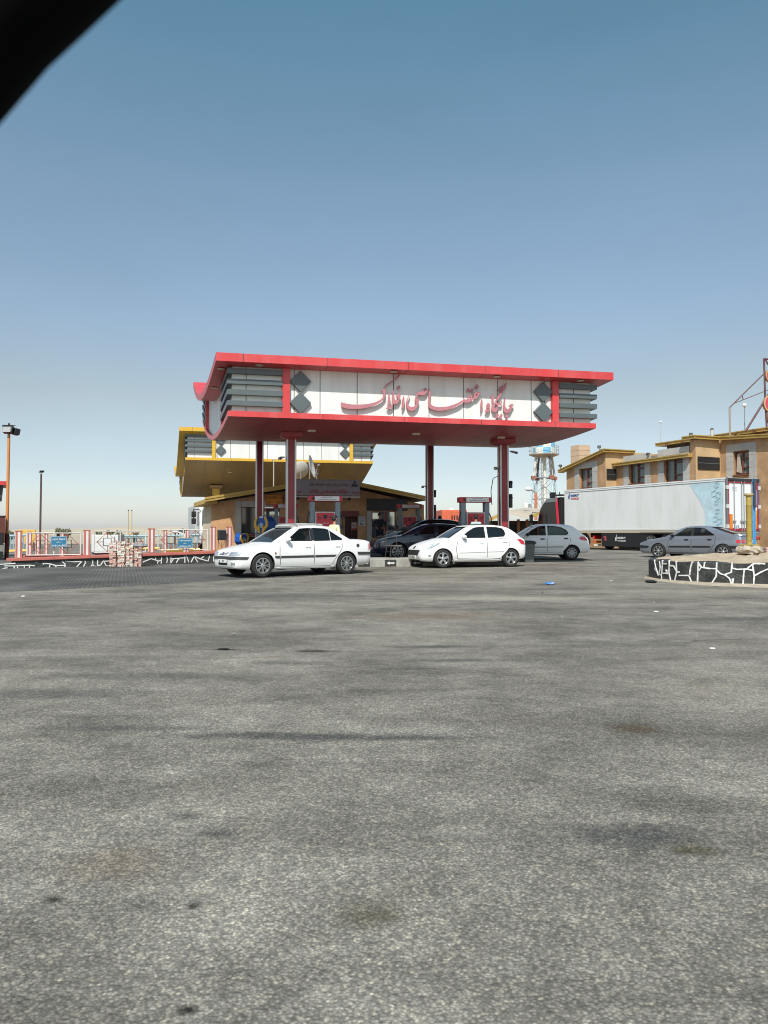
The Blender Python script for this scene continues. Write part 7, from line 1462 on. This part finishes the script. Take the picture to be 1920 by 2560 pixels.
bush('wide dusty shrub directly behind the left blue sign', 157, 1321, 1345, 72, 46, 3); bush('small dusty shrub left of the pavers', 247, 1326, 1345, 80, 16, 4, 400); bush('dusty shrub above the box trailer roof', 276, 1325, 1345, 80, 22, 5, 500); bush('dusty shrub above the left part of the paver stack', 300, 1324, 1345, 82, 20, 8, 500); bush('grey green shrub at the far left behind the orange lamp post', 24, 1325, 1350, 60, 24, 6, 500); bush('faint small shrub right of the pavers', 340, 1328, 1345, 95, 18, 7, 400)
# poles
def lp(name, label, cat, u0, v0, u1, v1, Y, r, m_):
    a, b = P(u0, v0, Y), P(u1, v1, Y); t = thing(name, label, cat, (b.x, b.y, zg(Y))); h = a.z - zg(Y); MB().tube([(0, 0, -.02), (a.x - b.x, 0, h)], [r * 1.1, r * .9], 12).build('pole', m_, t, smooth=True); return t, V((a.x - b.x, 0, h))
t, e = lp('lamp_post', 'tall orange lamp post with floodlight at the left picture edge', 'lamp post', 22.3, 1085, 16, 1400, 32, .062, mat('orange_pole', (.58, .22, .06), .5, var=.06))
MB().box(e + V((0, -.05, .18)), (.40, .30, .30), rot=Euler((R(-12), 0, R(6)))).build('lamp_housing', M_BLACK, t, bevel=.02); MB().box(e + V((0, -.215, .16)), (.32, .012, .22), rot=Euler((R(-12), 0, R(6)))).build('lamp_glass', mat('lamp_glass_grey', (.35, .36, .36), .15), t); MB().box(e + V((.0, -.02, .36)), (.42, .34, .03), rot=Euler((R(8), 0, R(6)))).build('hood', M_BLACK, t); MB().lathe([(.05, 0), (.03, .10)], e + V((0, 0, .36)), 'Z', 8).build('finial', M_BLACK, t); MB().box(e + V((.25, .1, .1)), (.22, .3, .26), rot=Euler((0, .2, R(50)))).build('second_lamp', M_BLACK, t, bevel=.02)
MB().tube([(-.30 * .45 * 0 - .0, 0, .0), (.02, 0, 1.05)], .085, 12).build('brown_sleeve', mat('dark_red_sleeve', (.13, .03, .02), .6), t, smooth=True)
t, e = lp('utility_pole', 'dark brown pole with small lamp head rising behind the fence', 'pole', 103, 1184, 100, 1350, 52, .065, mat('dark_brown_pole', (.085, .055, .05), .7, var=.2)); MB().box(e + V((0, 0, .1)), (.22, .2, .08)).build('cap', M_BLACK, t); MB().lathe([(.10, .10), (.17, .20)], e + V((.06, 0, 0)), 'Z', 10).build('lamp_head', M_BLACK, t)
for u, lab in ((321, 'left one of a pair of thin yellow poles beyond the pavers'), (329.5, 'right one of a pair of thin yellow poles beyond the pavers')):
    t, e = lp('flag_pole', lab, 'pole', u, 1277, u - .5, 1352, 60, .032, mat('dusty_yellow_pole', (.50, .36, .12), .6)); MB().ball(e + V((0, 0, .03)), .05, 8, 6).build('finial', M_BLACK, t)
# red roofed booth and dark block at the left picture edge
p = P(19.5, 1203, 33); t = thing('entrance_canopy', 'corner of a small red roofed canopy with grey end at the left edge', 'canopy', (p.x, p.y, zg(33)), R(28)); z1 = p.z - zg(33)
MB().box((-1.6, 1.2, z1 - .09), (3.2, 2.4, .18)).build('roof', M_RED, t, bevel=.01); MB().box((-1.75, 1.2, z1 - .24), (2.6, 1.7, .12)).build('soffit', mat('dark_red_soffit', (.22, .03, .03), .5), t)
MB().prism([V((-.16, .2, z1 - .18)), V((-.16, 1.9, z1 - .18)), V((-.2, 1.8, z1 - .62)), V((-.2, 1.1, z1 - .84)), V((-.2, .3, z1 - .70))], (-2.0, 0, 0)).build('grey_end_wall', M_GREYP, t); MB().box((-1.8, 1.1, (z1 - .6) / 2), (.3, .3, z1 - .6)).build('column', M_RED, t)
a = P(13.2, 1291, 31); t = thing('rust_red_cabin', 'dark rust red cabin wall cut off by the left picture edge', 'cabin', (a.x, a.y, zg(31)), R(28)); h = a.z - zg(31); MB().box((-1.0, .6, h / 2 + .33), (2.0, 1.2, h - .7)).build('wall', mat('rust_red_wall', (.12, .03, .022), .7, var=.25, scale=2), t, bevel=.01); MB().box((-1.0, .6, .16), (1.9, 1.1, .32)).build('base', M_DARK, t); MB().box((-1.0, .6, h + .005), (2.04, 1.24, .05)).build('roof', M_DARK, t); MB().box((-.12, -.005, .85), (.14, .02, .5)).build('opening', M_DARK, t)
# white truck cab beyond the kiosk corner
p = P(484, 1335, 45.2); t = thing('parked_truck', 'white truck cab with dark windscreen beyond the left corner of the kiosk', 'truck', (p.x + 1.1, 46.4, .15), R(20))
pr = [(-1.2, .45), (-1.28, 1.1), (-1.22, 1.55), (-.95, 2.45), (-.7, 2.65), (.9, 2.7), (.95, .45)]
MB().prism([V((-1.15, a, b)) for a, b in pr], (2.3, 0, 0)).build('cab', mat('truck_white', (.70, .70, .68), .4, coat=.4), t, bevel=.05)
MB().prism([V((-1.02, -1.235, 1.50)), V((1.02, -1.235, 1.50)), V((.98, -.99, 2.42)), V((-.98, -.99, 2.42))], (0, -.03, .0)).build('windscreen', mat('teal_dark_pane', (.03, .06, .065), .08), t)
MB().prism([V((-1.155, -1.0, 1.55)), V((-1.155, .1, 1.5)), V((-1.155, .1, 2.3)), V((-1.155, -.75, 2.3))], (-.02, 0, 0)).build('side_window', M_GLASSD, t)
MB().box((0, -1.27, .62), (2.2, .14, .34)).build('bumper', M_STEEL, t, bevel=.03); MB().box((0, -1.265, 1.12), (1.6, .03, .32)).build('grille', M_BLACK, t)
for x in (-.9, .9): MB().box((x, -1.29, .95), (.3, .06, .2)).build('headlamp', M_HL, t)
MB().tube([(-1.1, -1.05, 2.4), (-1.5, -1.25, 2.45), (-1.52, -1.25, 1.7)], .035, 6).build('mirror_arm', M_BLACK, t)
for z in (2.15, 1.75): MB().box((-1.5, -1.27, z), (.26, .10, .34)).build('mirror', M_BLACK, t, bevel=.03)
for x in (-1.0, 1.0): MB().lathe([(.1, -.14), (.46, -.14), (.48, -.08), (.48, .08), (.46, .14), (.1, .14)], (x, -.3, .48), 'X', 22, caps=False).build('wheel', M_RUB, t)
MB().box((0, 3.2, 1.75), (2.3, 4.2, 2.0)).build('cargo_body', mat('pale_cargo', (.50, .52, .52), .5), t, bevel=.02)
# ================================================================== PLANTER, SIGN, LITTER, CAR FRAME
def stone_mat():
    m = bpy.data.materials.new('black_field_stone'); m.use_nodes = True; nt = m.node_tree; N = nt.nodes.new; L = nt.links.new; b = nt.nodes['Principled BSDF']
    tc = N('ShaderNodeTexCoord'); v = N('ShaderNodeTexVoronoi'); v.inputs['Scale'].default_value = 2.7; L(tc.outputs['Object'], v.inputs['Vector']); n = N('ShaderNodeTexNoise'); n.inputs['Scale'].default_value = 9; n.inputs['Detail'].default_value = 9; n.inputs['Roughness'].default_value = .7; L(tc.outputs['Object'], n.inputs['Vector'])
    r = N('ShaderNodeValToRGB'); r.color_ramp.elements[0].color = (.010, .011, .012, 1); r.color_ramp.elements[1].color = (.052, .054, .054, 1); L(v.outputs['Color'], r.inputs['Fac'])
    r2 = N('ShaderNodeValToRGB'); r2.color_ramp.elements[0].position = .35; r2.color_ramp.elements[0].color = (.5, .5, .5, 1); r2.color_ramp.elements[1].position = .72; r2.color_ramp.elements[1].color = (2.2, 2.1, 1.95, 1); L(n.outputs['Fac'], r2.inputs['Fac'])
    x = N('ShaderNodeMix'); x.data_type = 'RGBA'; x.blend_type = 'MULTIPLY'; x.inputs[0].default_value = 1; L(r.outputs[0], x.inputs[6]); L(r2.outputs[0], x.inputs[7]); L(x.outputs[2], b.inputs['Base Color']); b.inputs['Roughness'].default_value = .6
    bp = N('ShaderNodeBump'); bp.inputs['Strength'].default_value = .8; bp.inputs['Distance'].default_value = .05; L(n.outputs['Fac'], bp.inputs['Height']); L(bp.outputs[0], b.inputs['Normal']); return m
PC = V((9.62, 19.95, 0)); PR = 2.62
PT = thing('stone_planter', 'round black stone planter with white joints and sand filling', 'planter', (PC.x, PC.y, zg(19.9)))
def ring(r, z, j=0.0, n=72): return [V((r * math.cos(2 * math.pi * i / n) * (1 + j * math.sin(i * 1.7)), r * math.sin(2 * math.pi * i / n) * (1 + j * math.sin(i * 2.3)), z + j * 2 * math.sin(i * .9))) for i in range(72)]
MB().rings([ring(PR + .0, -.15), ring(PR + .0, .1), ring(PR - .0, .485), ring(PR - .06, .51, .010), ring(PR - .40, .51, .01), ring(PR - .42, .1)], True, False).build('stone_ring', stone_mat(), PT, smooth=True, angle=40)
mb = MB(); r3 = random.Random(4); n = 60; rr = [0.05, .5, 1.0, 1.5, 1.9, 2.2, 2.42, 2.55]
rows = [[V((r * math.cos(2 * math.pi * i / n), r * math.sin(2 * math.pi * i / n), .50 + .16 * max(0, 1 - (r / 2.5)**2) + .03 * math.sin(i * .7 + r * 4) + r3.uniform(-.02, .02) - (.05 if r > 2.5 else 0))) for i in range(n)] for r in rr]
mb.rings(rows, True, True); mb.build('sand_fill', mat('planter_sand', (.40, .32, .225), .95, var=.22, scale=6, bump=.6, bscale=22, dirt=(.24, .18, .12), dirtamt=.5, dscale=2.5), PT, smooth=True)
def ring2(r, z, j): return [V((r * math.cos(2 * math.pi * i / 72) * (1 + j * math.sin(i * 1.7) + j * math.sin(i * .6 + 1)), r * math.sin(2 * math.pi * i / 72) * (1 + j * math.sin(i * 1.7) + j * math.sin(i * .6 + 1)), z)) for i in range(72)]
MB().rings([ring2(PR + .24, -.03, .016), ring2(PR + .12, .006, .010), ring2(PR - .02, .045, .0)], True, False).build('sandy_footing', mat('footing_sand', (.34, .29, .22), .95, var=.25, scale=5, bump=.4), PT, smooth=True)
# joints traced on the curved face
def cyl(u, v, r):
    d = ray(u, v); a = d.x * d.x + d.y * d.y; b = -2 * (d.x * PC.x + d.y * PC.y); c = PC.x**2 + PC.y**2 - r * r; D = b * b - 4 * a * c
    t = (-b - math.sqrt(max(0, D))) / (2 * a); return CAMP + d * t
JP = [[(600,500),(600,545)],[(1060,475),(1070,515)],[(935,500),(930,530)],[(1240,470),(1245,505)],[(790,495),(784,530)],[(850,495),(856,525)],[(350,600),(385,655)],[(515,620),(480,655)],[(345,490),(360,580),(385,660),(395,690)],[(440,480),(440,560),(430,680),(432,790)],[(515,505),(520,560),(515,650),(545,795)],[(405,520),(415,600),(400,670),(435,680)],[(450,550),(485,550)],[(435,660),(470,660),(500,665),(480,620)],[(525,572),(570,575),(600,630),(605,650)],[(600,540),(605,650),(570,795)],[(605,650),(640,645)],[(630,685),(745,685),(790,795)],[(785,525),(765,600),(755,680)],[(855,520),(850,650),(845,800)],[(860,550),(890,590),(860,630)],[(890,590),(920,595),(930,525)],[(915,595),(980,605),(1060,608)],[(1070,510),(1065,620),(1110,665),(1165,680),(1215,720),(1250,810)],[(1065,690),(1020,760),(980,810)],[(1065,620),(1062,690)],[(1165,672),(1235,650),(1245,560),(1242,500)],[(1250,600),(1300,615),(1420,612),(1500,630)],[(1385,620),(1375,720),(1370,808)],[(1425,600),(1500,540),(1570,500),(1625,460)],[(1480,560),(1500,690),(1492,820)],[(1500,690),(1570,650),(1659,610)],[(1240,740),(1260,720),(1245,800)],[(1700,460),(1690,620),(1720,810)],[(1690,620),(1800,640),(1830,800)]]
mb = MB()
for ch in JP:
    pts = []
    for a, b in zip(ch, ch[1:]):
        for i in range(4): pts.append((a[0] + (b[0] - a[0]) * i / 4, a[1] + (b[1] - a[1]) * i / 4))
    pts.append(ch[-1]); pts = [(x, y + (14 if y > 775 else 0)) for x, y in pts]; Q = [cyl(1560 + x * .217, 1290 + y * .217, PR + .010) for x, y in pts]
    for q in Q: q.z = min(max(q.z, zg(19.9) + .0), zg(19.9) + .50)
    wv = [.026 * r3.uniform(.75, 1.25) for _ in Q]
    L_, R_ = [], []
    for i, q in enumerate(Q):
        nn = V((q.x - PC.x, q.y - PC.y, 0)).normalized(); t = (Q[min(i + 1, len(Q) - 1)] - Q[max(i - 1, 0)]).normalized(); s = nn.cross(t).normalized() * wv[i] * .60
        L_.append([q - s - nn * .03, q - s + nn * .006, q + s + nn * .006, q + s - nn * .03])
    mb.rings(L_, True, True)
mb.build('white_joint', M_WJOINT, PT, world=True)
# yellow perforated bollard on a lump of concrete
q = P(1873, 1363, 19.6); zt_ = q.z; t = thing('perforated_bollard', 'olive yellow perforated steel post on a concrete lump in the planter', 'bollard', (q.x, q.y, zt_)); M_OLV = mat('olive_yellow_paint', (.40, .29, .065), .55, var=.15, scale=6)
hh = P(1873, 1236, 19.6).z - zt_; mb = MB(); n = 26; nr = 30; rad = .070
# lattice tube: a diamond grid of openings in the middle third of the wall
z0_, z1_ = .02, hh
mb.lathe([(rad, 0), (rad, z1_)], (0, 0, 0), 'Z', 32, caps=False); mb.lathe([(rad * .93, z1_), (rad * .93, 0)], (0, 0, 0), 'Z', 32, caps=False); mb.build('tube', M_OLV, t, smooth=True)
mb = MB()
for j in range(34):
    z = .10 + j * .0285
    if z > hh * .80: break
    for i in range(16):
        a = 2 * math.pi * (i + .5 * (j % 2)) / 16; c = V((math.cos(a), math.sin(a), 0)); s = V((-math.sin(a), math.cos(a), 0)); o = c * (rad + .0015) + UP * z; e = .0105 if z > hh * .62 else .008
        mb.prism([o - s * e, o - UP * e * 1.1, o + s * e, o + UP * e * 1.1], c * .0015)
mb.build('perforation', mat('hole_dark', (.17, .12, .035), .8), t)
MB().lathe([(.070, hh - .05), (.115, hh - .02), (.118, hh + .02), (.06, hh + .025)], (0, 0, 0), 'Z', 24).build('flange', mat('dusty_flange', (.46, .36, .18), .7, var=.1), t, smooth=True); MB().box((0, 0, .008), (.34, .34, .03), R(35)).build('base_plate', M_OLV, t)
r4 = random.Random(9); rg = []
for r, z in ((.22, -.02), (.30, -.06), (.33, -.12), (.30, -.17), (.24, -.22)): rg.append([V((r * math.cos(2 * math.pi * i / 18) * r4.uniform(.85, 1.12), r * math.sin(2 * math.pi * i / 18) * r4.uniform(.85, 1.1), z + r4.uniform(-.02, .02))) for i in range(18)])
MB().rings(rg, True, True).build('concrete_lump', mat('sandy_concrete', (.42, .36, .28), .95, var=.2, scale=8, bump=.6, bscale=20), t)
# blue sign seen nearly edge on
q = P(1884, 1360, 20.6); t = thing('road_sign', 'blue framed sign seen almost edge on behind the yellow post', 'sign', (q.x, q.y, q.z - .1), R(58)); g0 = q.z - .1; zt1 = P(1893, 1198, 20.6).z - g0; zb1 = P(1890, 1266, 20.6).z - g0; M_BLF = mat('sky_blue_frame', (.05, .26, .52), .5, var=.1, scale=6)
for x in (-.02, .30): MB().tube([(x, 0, 0), (x + .06, 0, zb1), (x + .10, 0, zt1)], .022, 8).build('leg', M_BLF, t)
MB().box((.20, -.03, (zb1 + zt1) / 2), (.52, .03, zt1 - zb1), rot=Euler((0, R(4), 0))).build('panel', mat('dark_navy_panel', (.015, .03, .06), .45), t, bevel=.006); MB().box((.40, -.048, (zb1 + zt1) / 2 - .12), (.10, .008, (zt1 - zb1) * .55), rot=Euler((0, R(4), 0))).build('sky_blue_patch', mat('sky_blue_patch', (.12, .42, .62), .5), t)
MB().box((.14, -.03, .10), (.12, .03, .22)).build('number_plate', M_BLF, t); mb = MB(); text_mb(mb, '5', (.14, -.047, .11), (1, 0, 0), UP, .12, .003, None, False, .02); mb.build('digit', M_WTXT, t)
# striped kerb stones and pale low wall under the trailer, striped barrier by the right edge
p0 = P(1560, 1370, 52); t = thing('rubble_wall', 'low pale rubble wall behind the trailer wheels', 'wall', (p0.x, p0.y, .15), math.atan2(FE.y, FE.x)); mb = MB(); r5 = random.Random(3)
for i in range(16): mb.box((i * .55, 0, .12), (.52, .5, .26 + r5.uniform(-.05, .05)), r5.uniform(-.06, .06))
mb.build('stones', M_CONC, t, bevel=.03)
p0 = P(1908, 1372, 27); t = thing('barrier_block', 'black and yellow striped barrier block by the right picture edge', 'barrier', (p0.x, p0.y, zg(27)), R(-20)); MB().box((.3, 0, .25), (.8, .3, .5)).build('block', M_BLACK, t, bevel=.02)
for i in range(4): MB().prism([V((-.06 + i * .2, -.156, .05)), V((.02 + i * .2, -.156, .05)), V((.12 + i * .2, -.156, .45)), V((.04 + i * .2, -.156, .45))], (0, .004, 0)).build('yellow_stripe', M_YEL, t)
p0 = P(1918, 1372, 25.5); t = thing('brick_stack', 'short stack of pinkish bricks at the right picture edge', 'bricks', (p0.x + .12, p0.y, zg(25))); mb = MB()
for i in range(9): mb.box((rng.uniform(-.01, .01), 0, .04 + i * .075), (.40, .25, .066), rng.uniform(-.05, .05))
mb.build('bricks', M_PVP, t, bevel=.006)
# litter on the asphalt
def litter(name, label, u, v, sx, sy, sz, m_, seed, rz=0): g = ground(u, v); return crumple(name, label, 'litter', (g.x, g.y, zg(g.y) + .003), sx, sy, sz, m_, seed, rz)
litter('plastic_packet', 'crumpled blue and white packet lying on the asphalt left of the planter', 1376, 1462, .15, .07, .07, mat('blue_plastic', (.03, .20, .50), .35, dirt=(.6, .6, .6), dirtamt=.9, dscale=9), 3, R(12)); litter('paper_scrap', 'white paper scrap on the asphalt at the far left', 58, 1492, .045, .04, .02, M_POSTW, 4); litter('paper_scrap', 'white scrap on the asphalt between packet and planter', 1528, 1452, .04, .03, .012, M_POSTW, 5); litter('rag', 'dark rag lying at the left foot of the stone planter', 1628, 1457, .16, .12, .07, M_DARK, 6); litter('paper_scrap', 'small white scrap on the asphalt in front of the planter', 1640, 1531, .04, .03, .02, M_POSTW, 8)
litter('paper_scrap', 'tiny white scrap on the asphalt in the middle distance', 1780, 1623, .035, .025, .015, M_POSTW, 9); litter('black_scrap', 'small black scrap on the asphalt in the left middle distance', 560, 1625, .07, .025, .02, M_DARK, 10)
for i, (u, v) in enumerate(((585, 1586), (1240, 1596), (1405, 1543), (1635, 1508))): litter('pebble', ('small dark pebble on the asphalt, below the white sedan', 'small dark pebble on the asphalt, middle right', 'small pebble on the asphalt below the blue packet', 'small pebble on the asphalt in front of the planter edge')[i], u, v, .02, .02, .02, M_CONC, 20 + i)
# the dark roof pillar of the vehicle the picture was taken from: a thick padded bar curving past the window
path = [(-300, 640), (-150, 462), (0, 297), (118, 160), (217, 68), (289, 0), (420, -125), (600, -290)]
q0 = P(60, 130, .34); t = thing('car_window_frame', 'black padded window pillar of the viewing vehicle in the upper left corner', 'window frame', (q0.x, q0.y, q0.z)); M_PIL = mat('black_trim_pad', (.0015, .0015, .0016), .95, spec=.1)
pts = [P(u - 118, v - 118, .34) - q0 for i, (u, v) in enumerate(path)]
MB().tube(pts, .0262, 16).build('padded_pillar', M_PIL, t, smooth=True)
pts2 = [p + V((-.030, .0, .030)) for p in pts]; MB().tube(pts2, .030, 16).build('headliner_edge', mat('dark_olive_trim', (.004, .0045, .003), .95, spec=.1), t, smooth=True)
pts3 = [p + V((-.075, -.02, .075)) for p in pts]; MB().tube(pts3, .050, 16).build('roof_lining', M_PIL, t, smooth=True)
